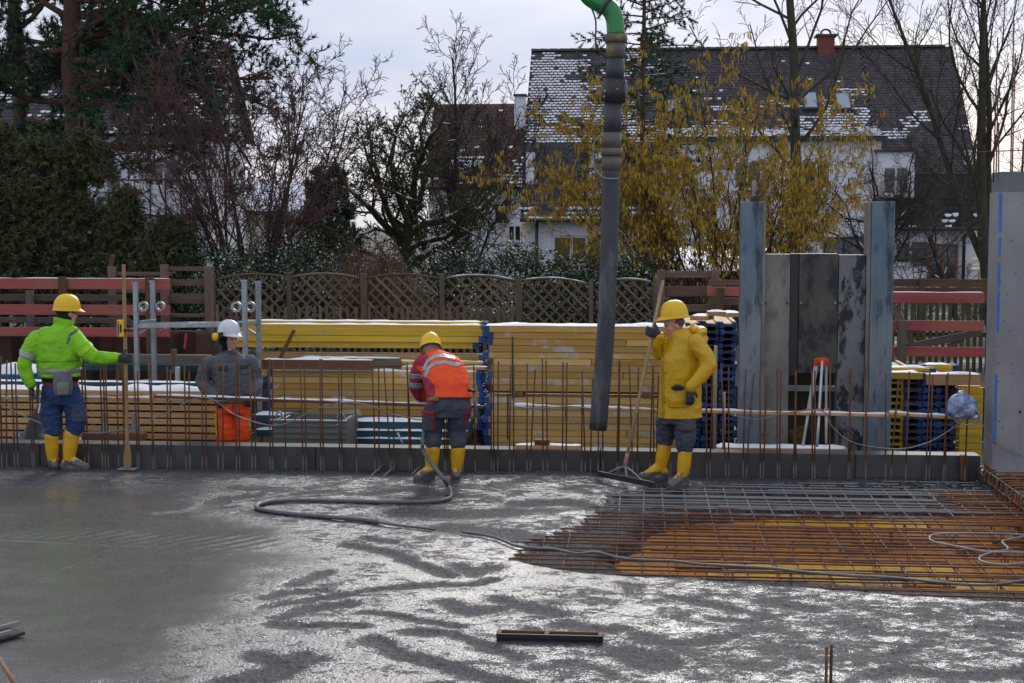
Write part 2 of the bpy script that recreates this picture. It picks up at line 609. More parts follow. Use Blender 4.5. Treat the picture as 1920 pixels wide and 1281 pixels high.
UPY = 15.08                                                   # front face of the concrete upstand
P_SMOOTH = gp([(-700, 918), (0, 918), (150, 905), (260, 925), (380, 955), (500, 990), (560, 1030), (530, 1075), (470, 1120), (400, 1170), (330, 1225), (200, 1290), (-900, 1290)])
P_MESH = gp([(955, 1052), (1010, 1018), (1085, 988), (1130, 955), (1150, 928), (1230, 916), (1400, 912), (1600, 908), (1840, 905), (1990, 900), (2300, 1150), (1920, 1134), (1700, 1119), (1500, 1105), (1300, 1092), (1100, 1078)], -0.03)
P_DECK = gp([(1180, 1066), (1225, 1040), (1245, 1010), (1300, 992), (1400, 985), (1600, 982), (1920, 976), (2200, 975), (2400, 1160), (1920, 1129), (1500, 1104), (1300, 1092), (1190, 1086)], -0.22)
RUTS = [  # photo pixels, half width in metres, strength
    ([(653, 1022), (708, 1031), (753, 1043), (790, 1060), (842, 1077)], .07, 1), ([(687, 1008), (735, 1017)], .07, .9),
    ([(546, 1095), (585, 1082), (612, 1072)], .075, 1), ([(491, 1119), (530, 1110), (600, 1108)], .06, 1),
    ([(498, 1136), (580, 1127), (653, 1115), (700, 1105), (787, 1098), (873, 1095), (921, 1086)], .06, 1),
    ([(522, 1157), (590, 1139), (656, 1131)], .075, 1), ([(512, 1170), (598, 1174), (673, 1172)], .06, 1),
    ([(684, 1150), (725, 1153), (787, 1162), (849, 1174)], .06, .9), ([(770, 1184), (838, 1188), (900, 1205), (976, 1232)], .07, .9),
    ([(701, 1198), (735, 1215), (770, 1229), (838, 1250), (907, 1270), (990, 1290)], .08, 1), ([(480, 1225), (540, 1250), (420, 1281)], .09, .8),
    ([(580, 1240), (604, 1236)], .07, .8), ([(460, 1280), (520, 1262), (570, 1225)], .08, .8), ([(300, 1275), (200, 1281)], .06, .6),
    ([(840, 1130), (880, 1145), (935, 1140)], .10, .9), ([(855, 1060), (890, 1075), (920, 1060)], .09, .7), ([(940, 1122), (1000, 1140), (1050, 1150)], .10, .8),
    ([(370, 955), (420, 935), (470, 930)], .12, .8), ([(300, 962), (380, 955), (440, 948)], .06, .8), ([(560, 925), (620, 920)], .1, .6), ([(690, 925), (770, 915), (860, 930)], .14, .6),
    ([(980, 945), (1060, 940), (1140, 955)], .16, .8), ([(760, 960), (860, 965), (960, 960)], .2, .8), ([(850, 990), (950, 1000), (1010, 1010)], .2, .8),
    ([(1060, 1170), (1120, 1182), (1160, 1178)], .10, .8), ([(1200, 1190), (1235, 1205)], .10, .8), ([(1180, 1225), (1230, 1242)], .13, 1), ([(1250, 1208), (1310, 1203), (1370, 1192)], .08, .9),
    ([(1260, 1118), (1340, 1135), (1390, 1145)], .08, .8), ([(1350, 1160), (1400, 1165)], .08, .7), ([(1440, 1128), (1530, 1140)], .1, .8), ([(1440, 1205), (1480, 1212)], .08, .7),
    ([(1640, 1265), (1700, 1255), (1780, 1262)], .09, .9), ([(1650, 1230), (1740, 1205)], .08, .6), ([(1830, 1175), (1930, 1180)], .07, .8), ([(1830, 1262), (1940, 1255)], .09, .9), ([(1020, 1250), (1080, 1245), (1130, 1252)], .08, .6),
    ([(1040, 1190), (1000, 1180)], .08, .6), ([(1660, 1185), (1600, 1175)], .08, .5),
]


def build_slab():
    xs = np.unique(np.concatenate([np.linspace(-14, -7.6, 30), np.arange(-7.6, 4.6, 0.02), np.linspace(4.6, 9, 22)]))
    ys = np.unique(np.concatenate([np.linspace(-4, 7.4, 50), np.arange(7.4, 12.0, 0.0185), np.arange(12.0, UPY + 0.02, 0.024)]))
    Xg, Yg = np.meshgrid(xs, ys, indexing='ij')
    wx = Xg + 0.13 * (nfbm(Xg * 5, Yg * 5, 5, 5, 0.65) - .5)
    wy = Yg + 0.13 * (nfbm(Xg * 5, Yg * 5, 5, 9, 0.65) - .5)
    sm = sstep(-0.55, 0.55, poly_sd(wx, wy, P_SMOOTH) + 0.9 * (nfbm(Xg * 2.2, Yg * 3.0, 4, 15) - .5))
    d1, d2 = poly_sd(wx, wy, P_MESH), poly_sd(wx, wy, P_DECK)
    rut = np.zeros_like(Xg)
    for pts, w, s in RUTS:
        d = line_d(wx, wy, gp(pts))
        rut = np.maximum(rut, s * np.exp(-(d / (w * 1.05)) ** 2))
    big = nfbm(Xg * 1.1, Yg * 1.6, 4, 21)
    mid = nfbm(Xg * 5, Yg * 7, 4, 33)
    wallish = sstep(13.0, 14.9, Yg + 0.8 * (big - .5))
    base = 0.16 + 0.95 * (mid - 0.5) + 0.7 * (big - 0.5) + 0.22 * wallish + 0.20 * sstep(-1.0, 1.2, Xg)
    base = base - 0.16 * np.exp(-((Xg + 1.5) / 1.5) ** 2 - ((Yg - 9.8) / 2.2) ** 2)
    fine = nfbm(Xg * 13, Yg * 20, 3, 37, 0.7) - 0.5
    base = base + 1.15 * fine
    rough = np.clip(np.maximum(base, rut * (1.3 + 1.8 * fine)), 0.02, 1) * (1 - sm)
    rough = np.maximum(rough, 0.85 * sstep(-0.1, 0.15, d1))
    # heights
    grain = nfbm(Xg * 26, Yg * 26, 3, 51, 0.65) - 0.5
    h = 0.022 * (big - 0.5) + 0.012 * (mid - 0.5) * (1 - sm)
    h += grain * (0.002 + 0.020 * rough) * (1 - sm)
    h -= 0.014 * rut
    h += 0.0006 * (nfbm(Xg * 1.2, Yg * 38, 2, 61) - .5) * 4 * sm
    # ripple band left by the screed
    band_c = line_d(Xg, Yg, gp([(-300, 985), (0, 995), (230, 1008), (480, 1020)]))
    band = np.exp(-(band_c / 0.28) ** 4)
    h += 0.0032 * band * nfbm(Xg * 1.4, Yg * 2, 2, 77) * 1.6 * np.sin((Xg * 0.75 - Yg * 0.55) * 2 * math.pi / 0.125 + 2.2 * (nfbm(Xg * 2, Yg * 2, 2, 71) - .5)) * (0.4 + 0.6 * nfbm(Xg * 3, Yg * 3, 2, 72))
    for pts in ([(-300, 1008), (0, 1012), (230, 1024), (500, 1032)], [(-200, 962), (0, 963), (190, 970), (400, 978)], [(-20, 1120), (60, 1092), (130, 1062), (205, 1030)]):
        h += 0.006 * np.exp(-(line_d(Xg, Yg, gp(pts)) / 0.02) ** 2) * (0.3 + 1.2 * nfbm(Xg * 4, Yg * 4, 2, 78))
    # concrete piled up towards the upstand
    h += 0.035 * sstep(14.3, 15.0, Yg + 0.5 * (big - .5)) * sstep(-2.6, -1.2, Xg) * (1 - sstep(0.2, 0.6, Xg)) * (0.4 + 1.2 * mid)
    # the pit that is not yet filled
    h -= sstep(-0.08, 0.14, d1) * (0.085 + 0.02 * mid)
    h -= 0.25 * sstep(-0.30, 0.06, d2 + 0.16 * (mid - .5))
    lump = sstep(0.48, 0.62, nfbm(Xg * 9, Yg * 9, 3, 81)) * sstep(14.1, 14.7, Yg) * sstep(0.0, 0.2, d1) * (1 - sstep(-0.3, -0.1, d2))
    h += 0.10 * lump * (0.5 + nfbm(Xg * 22, Yg * 22, 2, 83))
    V = np.stack([Xg, Yg, h], -1).reshape(-1, 3)
    nx, ny = len(xs), len(ys)
    I = np.arange(nx * ny).reshape(nx, ny)
    F = np.stack([I[:-1, :-1], I[1:, :-1], I[1:, 1:], I[:-1, 1:]], -1).reshape(-1, 4)
    m, t, b = new_mat('fresh_concrete')
    at = nd(t, 'ShaderNodeAttribute', attribute_name='shade')
    sa = nd(t, 'ShaderNodeAttribute', attribute_name='trowelled')
    vec = coords(t)
    n_f = tnoise(t, vec, 82, 3.0, 0.75)
    n_c = tnoise(t, vec, 38, 3.0, 0.65)
    vo = nd(t, 'ShaderNodeTexVoronoi', Scale=66.0)
    t.links.new(vec, vo.inputs['Vector'])
    vs = nd(t, 'ShaderNodeSeparateColor')
    t.links.new(vo.outputs['Color'], vs.inputs[0])
    # the film of cement water breaks up over coarse aggregate
    ad_ = nd(t, 'ShaderNodeMath', operation='MULTIPLY_ADD')
    ad_.inputs[1].default_value = 1.25
    t.links.new(n_f, ad_.inputs[0])
    t.links.new(at.outputs['Fac'], ad_.inputs[2])
    ad2 = nd(t, 'ShaderNodeMath', operation='MULTIPLY_ADD')
    ad2.inputs[1].default_value = 0.45
    t.links.new(vs.outputs[0], ad2.inputs[0])
    t.links.new(ad_.outputs[0], ad2.inputs[2])
    dr_ = nd(t, 'ShaderNodeMapRange')
    dr_.inputs['From Min'].default_value = 1.03
    dr_.inputs['From Max'].default_value = 1.16
    t.links.new(ad2.outputs[0], dr_.inputs['Value'])
    dry = dr_.outputs[0]
    stone = mixc(t, ramp(t, vs.outputs[1], 0.2, 0.9), (0.022, 0.025, 0.031), (0.105, 0.11, 0.122))
    col = mixc(t, dry, (0.088, 0.093, 0.104), stone)
    col = mixc(t, sa.outputs['Fac'], col, (0.125, 0.125, 0.113))
    col = mixc(t, ramp(t, tnoise(t, vec, 3.0, 5.0, 0.6), 0.35, 0.7), col, mixc(t, 0.35, col, (0.03, 0.03, 0.032)))
    t.links.new(col, b.inputs['Base Color'])
    rr = nd(t, 'ShaderNodeMapRange')
    rr.inputs['To Min'].default_value = 0.27
    rr.inputs['To Max'].default_value = 0.62
    t.links.new(dry, rr.inputs['Value'])
    t.links.new(rr.outputs[0], b.inputs['Roughness'])
    b.inputs['IOR'].default_value = 1.5
    sl_ = nd(t, 'ShaderNodeMapRange')
    sl_.inputs['To Min'].default_value = 0.5
    sl_.inputs['To Max'].default_value = 0.17
    t.links.new(dry, sl_.inputs['Value'])
    t.links.new(sl_.outputs[0], b.inputs['Specular IOR Level'])
    cw = nd(t, 'ShaderNodeMapRange')
    cw.inputs['To Min'].default_value = 1.0
    cw.inputs['To Max'].default_value = 0.0
    t.links.new(dry, cw.inputs['Value'])
    cw2 = nd(t, 'ShaderNodeMapRange')
    cw2.inputs['To Min'].default_value = 1.0
    cw2.inputs['To Max'].default_value = 0.85
    t.links.new(sa.outputs['Fac'], cw2.inputs['Value'])
    cm = nd(t, 'ShaderNodeMath', operation='MULTIPLY')
    t.links.new(cw.outputs[0], cm.inputs[0])
    t.links.new(cw2.outputs[0], cm.inputs[1])
    t.links.new(cm.outputs[0], b.inputs['Coat Weight'])
    b.inputs['Coat Roughness'].default_value = 0.13
    b.inputs['Coat IOR'].default_value = 1.45
    # bump: strong where rough, faint where trowelled
    mul = nd(t, 'ShaderNodeMath', operation='MULTIPLY_ADD')
    mul.inputs[1].default_value = 0.75
    mul.inputs[2].default_value = 0.46
    t.links.new(at.outputs['Fac'], mul.inputs[0])
    inv = nd(t, 'ShaderNodeMapRange')
    inv.inputs['To Min'].default_value = 1.0
    inv.inputs['To Max'].default_value = 0.30
    t.links.new(sa.outputs['Fac'], inv.inputs['Value'])
    st = nd(t, 'ShaderNodeMath', operation='MULTIPLY')
    t.links.new(mul.outputs[0], st.inputs[0])
    t.links.new(inv.outputs[0], st.inputs[1])
    hh = nd(t, 'ShaderNodeMath', operation='MULTIPLY_ADD')
    hh.inputs[1].default_value = 0.7
    t.links.new(n_c, hh.inputs[0])
    t.links.new(n_f, hh.inputs[2])
    h2 = nd(t, 'ShaderNodeMath', operation='MULTIPLY_ADD')
    h2.inputs[1].default_value = -0.6
    t.links.new(vo.outputs['Distance'], h2.inputs[0])
    t.links.new(hh.outputs[0], h2.inputs[2])
    bp = nd(t, 'ShaderNodeBump', Distance=0.0105)
    t.links.new(st.outputs[0], bp.inputs['Strength'])
    t.links.new(h2.outputs[0], bp.inputs['Height'])
    t.links.new(bp.outputs['Normal'], b.inputs['Normal'])
    t.links.new(bp.outputs['Normal'], b.inputs['Coat Normal'])
    o = mobj('concrete_slab', V, F, m, None, True, rough.reshape(-1))
    a = o.data.attributes.new('trowelled', 'FLOAT', 'POINT')
    a.data.foreach_set('value', sm.reshape(-1).astype(np.float32))
    tag(o, 'wet grey concrete slab, trowelled smooth at left and raked rough at right', kind='structure')
    return o, (xs, ys, h)


slab, SLABH = build_slab()


def slab_z(x, y):
    xs, ys, h = SLABH
    i = min(max(int(np.searchsorted(xs, x)), 0), len(xs) - 1)
    j = min(max(int(np.searchsorted(ys, y)), 0), len(ys) - 1)
    return float(h[i, j])


# ground outside the slab: building yard, then the gardens
mobj('yard_ground', *[np.array([[-40, UPY + 0.25, -0.42], [30, UPY + 0.25, -0.42], [30, 20.6, -0.42], [-40, 20.6, -0.42]]), [(0, 1, 2, 3)]], MAT['soil'])['kind'] = 'structure'
gx = np.linspace(-400, 400, 60)
gy = np.concatenate([np.linspace(20.75, 60, 30), np.linspace(65, 900, 20)])
Xg, Yg = np.meshgrid(gx, gy, indexing='ij')
I = np.arange(Xg.size).reshape(Xg.shape)
mobj('garden_ground', np.stack([Xg, Yg, 0.30 + 0.12 * (nfbm(Xg * .3, Yg * .3, 2, 3) - .5)], -1).reshape(-1, 3),
     np.stack([I[:-1, :-1], I[1:, :-1], I[1:, 1:], I[:-1, 1:]], -1).reshape(-1, 4), MAT['garden'], None, True)['kind'] = 'structure'

# formwork deck under the mesh: single boards
rnd = random.Random(4)
simple('deck_board', (0.55, 0.23, 0.03), (0.42, 0.16, 0.025), 4, 0.8, spec=0.2, rand=0.14, bump=0.2, dirt=(0.20, 0.11, 0.06), dscale=3.0, dp=(0.50, 0.68))
simple('deck_board_yellow', (0.64, 0.37, 0.012), (0.52, 0.26, 0.012), 4, 0.7, spec=0.25, rand=0.12, bump=0.2, dirt=(0.2, 0.12, 0.06), dscale=3.0, dp=(0.52, 0.68))
deck = thing('formwork_deck', 'orange and yellow shuttering boards under the steel mesh', 'formwork', (3, 12, -0.25))
row = 0
yy = 9.6
while yy < 15.0:
    xx = -1.2 + (row % 2) * 0.9 - rnd.random() * .3
    while xx < 7.2:
        L = rnd.choice([1.5, 2.0, 2.0, 2.5])
        m = MAT['deck_board_yellow'] if (rnd.random() < 0.2 or (row in (2, 3) and rnd.random() < .4)) else MAT['deck_board']
        box('board', (xx + L / 2, yy + .245, -0.221 + rnd.uniform(-.002, .002)), (L - .008, .49, .021), m, deck)
        xx += L
    yy += 0.497
    row += 1

# ---- reinforcement
m, t, b = new_mat('mesh_bar')
pos = nd(t, 'ShaderNodeNewGeometry')
sep = nd(t, 'ShaderNodeSeparateXYZ')
t.links.new(pos.outputs['Position'], sep.inputs[0])
vec = coords(t, (1, 1, 1))
n1 = tnoise(t, vec, 14, 5, .6)
col = mixc(t, ramp(t, n1, .35, .65), (0.20, 0.075, 0.03), (0.085, 0.040, 0.024))
mrn = nd(t, 'ShaderNodeMapRange')
mrn.inputs['From Min'].default_value = 12.6
mrn.inputs['From Max'].default_value = 14.1
t.links.new(sep.outputs['Y'], mrn.inputs['Value'])
ad = nd(t, 'ShaderNodeMath', operation='MULTIPLY_ADD')
ad.inputs[1].default_value = 1.1
ad.inputs[2].default_value = -0.5
t.links.new(tnoise(t, coords(t, (1, 1, 1)), 5, 5, .6), ad.inputs[0])
sm_ = nd(t, 'ShaderNodeMath', operation='ADD')
t.links.new(ad.outputs[0], sm_.inputs[0])
t.links.new(mrn.outputs[0], sm_.inputs[1])
col = mixc(t, ramp(t, sm_.outputs[0], .35, .6), col, (0.24, 0.24, 0.235))
t.links.new(col, b.inputs['Base Color'])
b.inputs['Roughness'].default_value = 0.7


def rod(name, a, b_, r, mat, parent=None, sides=6, sag=0.0, n=2):
    a, b_ = np.asarray(a, float), np.asarray(b_, float)
    ts = np.linspace(0, 1, n)
    pts = a + (b_ - a) * ts[:, None]
    pts[:, 2] -= sag * 4 * ts * (1 - ts)
    return tube(name, pts, r, mat, parent, sides, True)


mesh_top = thing('rebar_mesh', 'rusty steel mesh lying exposed over the orange shuttering boards', 'rebar', (2, 12.5, -0.2))
rs = random.Random(11)


def pit_left(y):
    """left edge of the open pit at depth y"""
    xs_ = np.arange(-1.6, 3.0, 0.02)
    d = poly_sd(xs_, np.full_like(xs_, y), P_MESH)
    k = np.argmax(d > 0)
    return xs_[k] if d.max() > 0 else None


yv = 10.05
k = 0
while yv < 14.95:
    xl = pit_left(yv)
    if xl is not None:
        dy = rs.uniform(-.02, .02)
        zz = -0.012 + rs.uniform(-.008, .006)
        rod('bar', (xl - rs.uniform(-.05, .28), yv + dy, zz), (6.3, yv + dy + rs.uniform(-.03, .03), zz), 0.0075, MAT['mesh_bar'], mesh_top, n=6, sag=rs.uniform(-.006, .01))
        if k % 3 == 0:
            x0 = xl + rs.uniform(0.3, 1.5)
            rod('bar', (x0, yv + .03 + dy, zz), (x0 + rs.uniform(2, 3.5), yv + .035 + dy, zz), 0.0075, MAT['mesh_bar'], mesh_top, n=4)
    yv += 0.143
    k += 1
xv = -0.75
while xv < 6.2:
    ys_ = np.arange(9.8, 15.0, 0.02)
    d = poly_sd(np.full_like(ys_, xv), ys_, P_MESH)
    ins = np.nonzero(d > 0)[0]
    if len(ins):
        y0, y1 = ys_[ins[0]], min(ys_[ins[-1]], 15.0)
        jx = rs.uniform(-.02, .02)
        rod('cross_bar', (xv + jx, y0 - rs.uniform(0.02, .18), -0.024), (xv + jx + rs.uniform(-.03, .03), y1, -0.024), 0.0072, MAT['mesh_bar'], mesh_top, n=6, sag=rs.uniform(-.004, .008))
    xv += 0.197
mesh_low = thing('rebar_mesh', 'lower steel mesh resting close above the shuttering boards', 'rebar', (2, 12.5, -0.22))
yv = 10.2
while yv < 13.4:
    rod('bar', (0.1, yv, -0.175), (6.3, yv + .02, -0.175), 0.0055, MAT['rust_bright'], mesh_low)
    yv += 0.30
xv = 0.3
while xv < 6.2:
    rod('cross_bar', (xv, 10.1, -0.187), (xv + .03, 13.5, -0.187), 0.0055, MAT['rust_bright'], mesh_low)
    xv += 0.4
# spacer chairs between the two layers
for i in range(26):
    cx = rs.uniform(0.2, 3.6)
    cy = 10.5 + (i % 8) * 0.40 + rs.uniform(-.06, .06)
    pts = [(cx, cy - .05, -0.2), (cx, cy - .05, -0.045), (cx, cy - .03, -.03), (cx, cy + .03, -.03), (cx, cy + .05, -0.045), (cx, cy + .05, -0.2)]
    w = rs.uniform(.25, .5)
    tube('spacer_chair', pts, .007, MAT['rust_bright'], mesh_top, 6)
    tube('spacer_chair', [(p[0] + w, p[1], p[2]) for p in pts], .007, MAT['rust_bright'], mesh_top, 6)
    rod('spacer_rail', (cx, cy, -.192), (cx + w, cy, -.192), .012, MAT['rust_bright'], mesh_top)

# beam cage at the right, by the concrete wall
cage = thing('rebar_cage', 'dense rusty stirrup cage beside the foot of the concrete wall', 'rebar', (3.9, 13.6, -0.2))
cy = 12.35
while cy < 15.0:
    x0, x1, zt = 3.42 + rs.uniform(-.012, .012), 4.3, 0.15 + rs.uniform(-.008, .008)
    pts = spline([(x0 + .01, cy, -0.2), (x0, cy, -.05), (x0, cy, zt - .06), (x0 + .015, cy, zt - .018), (x0 + .06, cy, zt), (x0 + .3, cy, zt), (x1 - .06, cy, zt), (x1, cy, zt - .06), (x1, cy, -0.2)], 3)
    tube('stirrup', pts, .0075, MAT['rust_bright'], cage, 6)
    if rs.random() < .8:
        tube('stirrup', pts + np.array([.014, .03, -.004]), .0075, MAT['rust_bright'], cage, 6)
    cy += 0.125
for xx, zz in ((3.45, .132), (3.62, .135), (3.85, .135), (4.1, .135), (3.445, .03), (3.445, -.09)):
    rod('bar', (xx, 12.1 + rs.uniform(-.1, .1), zz), (xx, 15.05, zz), .008, MAT['mesh_bar'], cage)
for i in range(14):                                            # hairpin laps sticking out under the cage
    yb = 12.7 + i * .12
    rod('lap_bar', (2.75 + rs.uniform(-.2, .2), yb, -.005 + rs.uniform(-.01, .02)), (3.6, yb + rs.uniform(-.03, .03), .0), .0068, MAT['rust_bright'], cage)

# loose loops of grey cable on the mesh
tube('power_cable', spline([G(a, b_, zz) for a, b_, zz in ((1990, 1012, .03), (1905, 1002, .03), (1800, 1000, .02), (1750, 1003, .01), (1748, 1015, .01), (1800, 1026, .01), (1850, 1035, .01), (1905, 1036, .02), (1960, 1040, .02))], 8), .0095, MAT['cable_grey'], None, 8)
tag(bpy.context.scene.objects['power_cable'], 'pale grey cable looped over the mesh at the right edge', 'cable')
tube('power_cable', spline([G(a, b_, zz) for a, b_, zz in ((1990, 990, .03), (1920, 1006, .02), (1880, 1015, .01), (1890, 1030, .02), (1860, 1036, .01), (1836, 1046, .01), (1850, 1056, .01), (1900, 1058, .02), (1970, 1045, .02))], 8), .0095, MAT['cable_grey'], None, 8)
tag(bpy.context.scene.objects['power_cable.001'], 'second pale cable coil twisting under the looped one on the mesh', 'cable')
# ------------------------------------------------------------------ upstand with starter bars
up = thing('concrete_upstand', 'long low damp concrete upstand with rusty starter bars along its front', 'wall', (-1, UPY, -0.4))
ux = -12.0
rs = random.Random(5)
while ux < 3.3:
    L = min(rs.choice([2.2, 2.6, 3.0]), 3.45 - ux)
    box('wall_segment', (ux + L / 2, UPY + .125, -0.105), (L - .006, .25 + rs.uniform(-.004, .004), .69), MAT['concrete_damp'], up, bevel=.006)
    ux += L
m, t, b = new_mat('starter_bar')
pos = nd(t, 'ShaderNodeNewGeometry')
sep = nd(t, 'ShaderNodeSeparateXYZ')
t.links.new(pos.outputs['Position'], sep.inputs[0])
n1 = tnoise(t, coords(t, (1, 1, .3)), 14, 5, .6)
col = mixc(t, ramp(t, n1, .35, .65), (0.165, 0.066, 0.024), (0.075, 0.036, 0.021))
ad = nd(t, 'ShaderNodeMath', operation='MULTIPLY_ADD')
ad.inputs[1].default_value = -0.16
t.links.new(tnoise(t, coords(t, (6, 6, 1)), 3, 4, .6), ad.inputs[0])
t.links.new(sep.outputs['Z'], ad.inputs[2])
col = mixc(t, ramp(t, ad.outputs[0], .02, .10), (0.30, 0.30, 0.30), col)
t.links.new(col, b.inputs['Base Color'])
b.inputs['Roughness'].default_value = 0.75
xv = -7.6
i = 0
while xv < 3.35:
    top = 1.13 + rs.uniform(-.05, .09)
    pair = rs.choice([1, 2, 2, 2, 3]) if xv < .5 else rs.choice([1, 2, 2])
    for q in range(pair):
        xx = xv + q * rs.uniform(.02, .045) + rs.uniform(-.01, .01)
        yb = 14.985 + q * .02 + rs.uniform(-.015, .015)
        lean = rs.uniform(-.025, .025) if rs.random() < .85 else rs.uniform(-.08, .08)
        tt = top - q * rs.uniform(0, .07)
        if xx > 1.2:
            tt -= .03
        tube('starter_bar', [(xx, yb, -.12), (xx + lean * .45, yb, .5), (xx + lean, yb + rs.uniform(-.03, .03), tt)], .0088, MAT['starter_bar'], up, 6)
    if rs.random() < .12:
        tube('tie_wire', [(xx, yb - .01, .6), (xx + .03, yb - .03, .62), (xx + .01, yb - .02, .66)], .002, MAT['rust_bar'], up, 4)
    xv += 0.185 + rs.uniform(-.02, .02)
    i += 1
for px_, py_ in ((690, 893), (715, 893), (765, 892)):            # short bent bars at the foot
    g = G(px_, py_, .01)
    tube('bent_bar', [(g[0], g[1], -.02), (g[0] + .05, g[1] + .25, .03), (g[0] + .09, g[1] + .42, .06)], .009, MAT['concrete_wall'], up, 6)

BY = 14.965
battens = [((-60, 747), (420, 751), 'snowy spacer batten tied to the bars before the lumber stack'), ((284, 745), (905, 765), 'long spacer batten tied to the bars, running behind the orange-vested worker'),
           ((958, 764), (1238, 772), 'snowy batten tied to the bars behind the hanging hose'), ((1312, 773), (1668, 781), 'batten tied to the bars in front of the steel formwork'), ((1668, 777), (1838, 788), 'rightmost short batten tied to the bars near the concrete wall')]
for i, (a, c, lab) in enumerate(battens):
    A, C = PY(a[0], a[1], BY), PY(c[0], c[1], BY)
    A[1] = C[1] = BY + .075
    r_ = thing('timber_batten', lab, 'batten', (A + C) / 2, 'spacer battens tied to the starter bars')
    beam_between('batten', A, C, .05, .03, MAT['fresh_timber'] if i != 1 else MAT['brown_timber'], r_)
    pts = []
    for tt in np.linspace(0.01, .99, 60):
        p = A + (C - A) * tt
        h_ = max(0.0, .010 + .016 * fbm((p[0] * 3, i * 3.1, 0), 3))
        pts.append((p + np.array([0, 0, .012]), h_ + .008))
    V, F = tubes([(np.array([q[0] for q in pts]), np.array([q[1] for q in pts]))], 6)
    mobj('snow', V, F, MAT['snow'], r_, True)

# ------------------------------------------------------------------ concrete wall at the right
WY = 14.72
xl = X(1868, WY, 600)
zb, zt = 0.16, Z(322, WY, 1880)
m, t, b = new_mat('precast')
vec = coords(t)
col = mixc(t, ramp(t, tnoise(t, vec, 1.7, 6, .6), .3, .7), (0.31, 0.315, 0.325), (0.20, 0.205, 0.212))
vo = nd(t, 'ShaderNodeTexVoronoi', Scale=11.0)
t.links.new(vec, vo.inputs['Vector'])
col = mixc(t, ramp(t, vo.outputs['Distance'], .07, .16, (.85, .85, .85), (0, 0, 0)), col, (0.10, 0.10, 0.102))
col = mixc(t, ramp(t, tnoise(t, coords(t, (2, 2, .25)), 4, 6, .7), .55, .75, (0, 0, 0), (.5, .5, .5)), col, (0.13, 0.13, 0.13))
t.links.new(col, b.inputs['Base Color'])
b.inputs['Roughness'].default_value = .8
bp = nd(t, 'ShaderNodeBump', Strength=.25, Distance=.01)
t.links.new(tnoise(t, vec, 60, 4, .6), bp.inputs['Height'])
t.links.new(bp.outputs['Normal'], b.inputs['Normal'])
simple('precast_top', (0.17, 0.19, 0.19), (0.12, 0.135, 0.14), 3, .8, bump=.3)
simple('blue_tape', (0.02, 0.17, 0.62), (0.02, 0.14, 0.5), 20, .5)
pw = thing('concrete_wall', 'tall grey concrete wall end with dashed blue tape at the right edge', 'wall', (xl + 1.2, WY + .2, 0))
prof = [(0.0, .03), (.03, 0.0), (2.6, 0.0), (2.6, .42), (.02, .42), (0.0, .40)]


def prism_xy(name, prof_, z0, z1, mat, parent, ox, oy):
    n = len(prof_)
    V = [(ox + a, oy + c, z0) for a, c in prof_] + [(ox + a, oy + c, z1) for a, c in prof_]
    F = [(k_, (k_ + 1) % n, n + (k_ + 1) % n, n + k_) for k_ in range(n)] + [tuple(range(n))[::-1], tuple(range(n, 2 * n))]
    return mobj(name, V, F, mat, parent)


wsplit = Z(360, WY, 1880)
prism_xy('wall_body', prof, zb, wsplit, MAT['precast'], pw, xl, WY)
prism_xy('wall_head', [(a + (.012 if a < .1 else 0), c + (.012 if c < .2 else -.012)) for a, c in prof], wsplit, zt, MAT['precast_top'], pw, xl, WY)
for y0, y1, tx in ((362, 435, 1876), (445, 480, 1875), (493, 540, 1873), (545, 622, 1872), (702, 832, 1867)):
    a, c = PY(tx, y0, WY), PY(tx - (y1 - y0) * .018, y1, WY)
    zs = np.linspace(a[2], c[2], 6)
    V, F = [], []
    for q, z_ in enumerate(zs):
        xx = a[0] + (c[0] - a[0]) * q / 5
        V += [(xx - .011 + rs.uniform(-.002, .002), WY - .002, z_), (xx + .011 + rs.uniform(-.002, .002), WY - .002, z_)]
    F = [(2 * q, 2 * q + 2, 2 * q + 3, 2 * q + 1) for q in range(5)]
    mobj('blue_tape', V, F, MAT['blue_tape'], pw)
for px_, tp, dy in ((1863, 70, .2), (1868, 170, .25), (1873, 230, .12), (1895, 40, .3), (1898, 100, .16), (1915, 260, .2)):
    g = PY(px_, 322, WY + dy)
    top = Z(tp, WY + dy, px_)
    rod('starter_bar', (g[0], WY + dy, zt - .1), (g[0] + rs.uniform(-.02, .02), WY + dy, top), .007, MAT['rust_bar'], pw)
g = PY(1840, 285, WY + .2)
rod('starter_bar', (g[0] - .05, WY + .2, g[2]), (g[0] + .6, WY + .2, g[2] + .02), .006, MAT['rust_bar'], pw)
for q, wv in enumerate((0.62, 1.55)):
    zz_ = Z(762, WY)
    V, F = lathe_mesh([(.012, 0), (.014, .004)], 10)
    V = np.array([(v[0], -v[2], v[1]) for v in V]) + np.array([xl + .25 + q * .9, WY - .001, zz_ - q * .6])
    mobj('tie_hole', V, F, MAT['black_plastic'], pw)
base = thing('wall_kicker', 'stepped concrete foot under the tall wall at right', 'kicker', (xl + 1.3, WY, 0))
span('lower_step', xl - .08, xl + 2.6, WY + .07, WY + .6, -.25, .10, MAT['concrete_damp'], base, .01)
span('upper_step', xl + .03, xl + 2.6, WY - .05, WY + .5, .102, .158, MAT['concrete_wall'], base, .008)

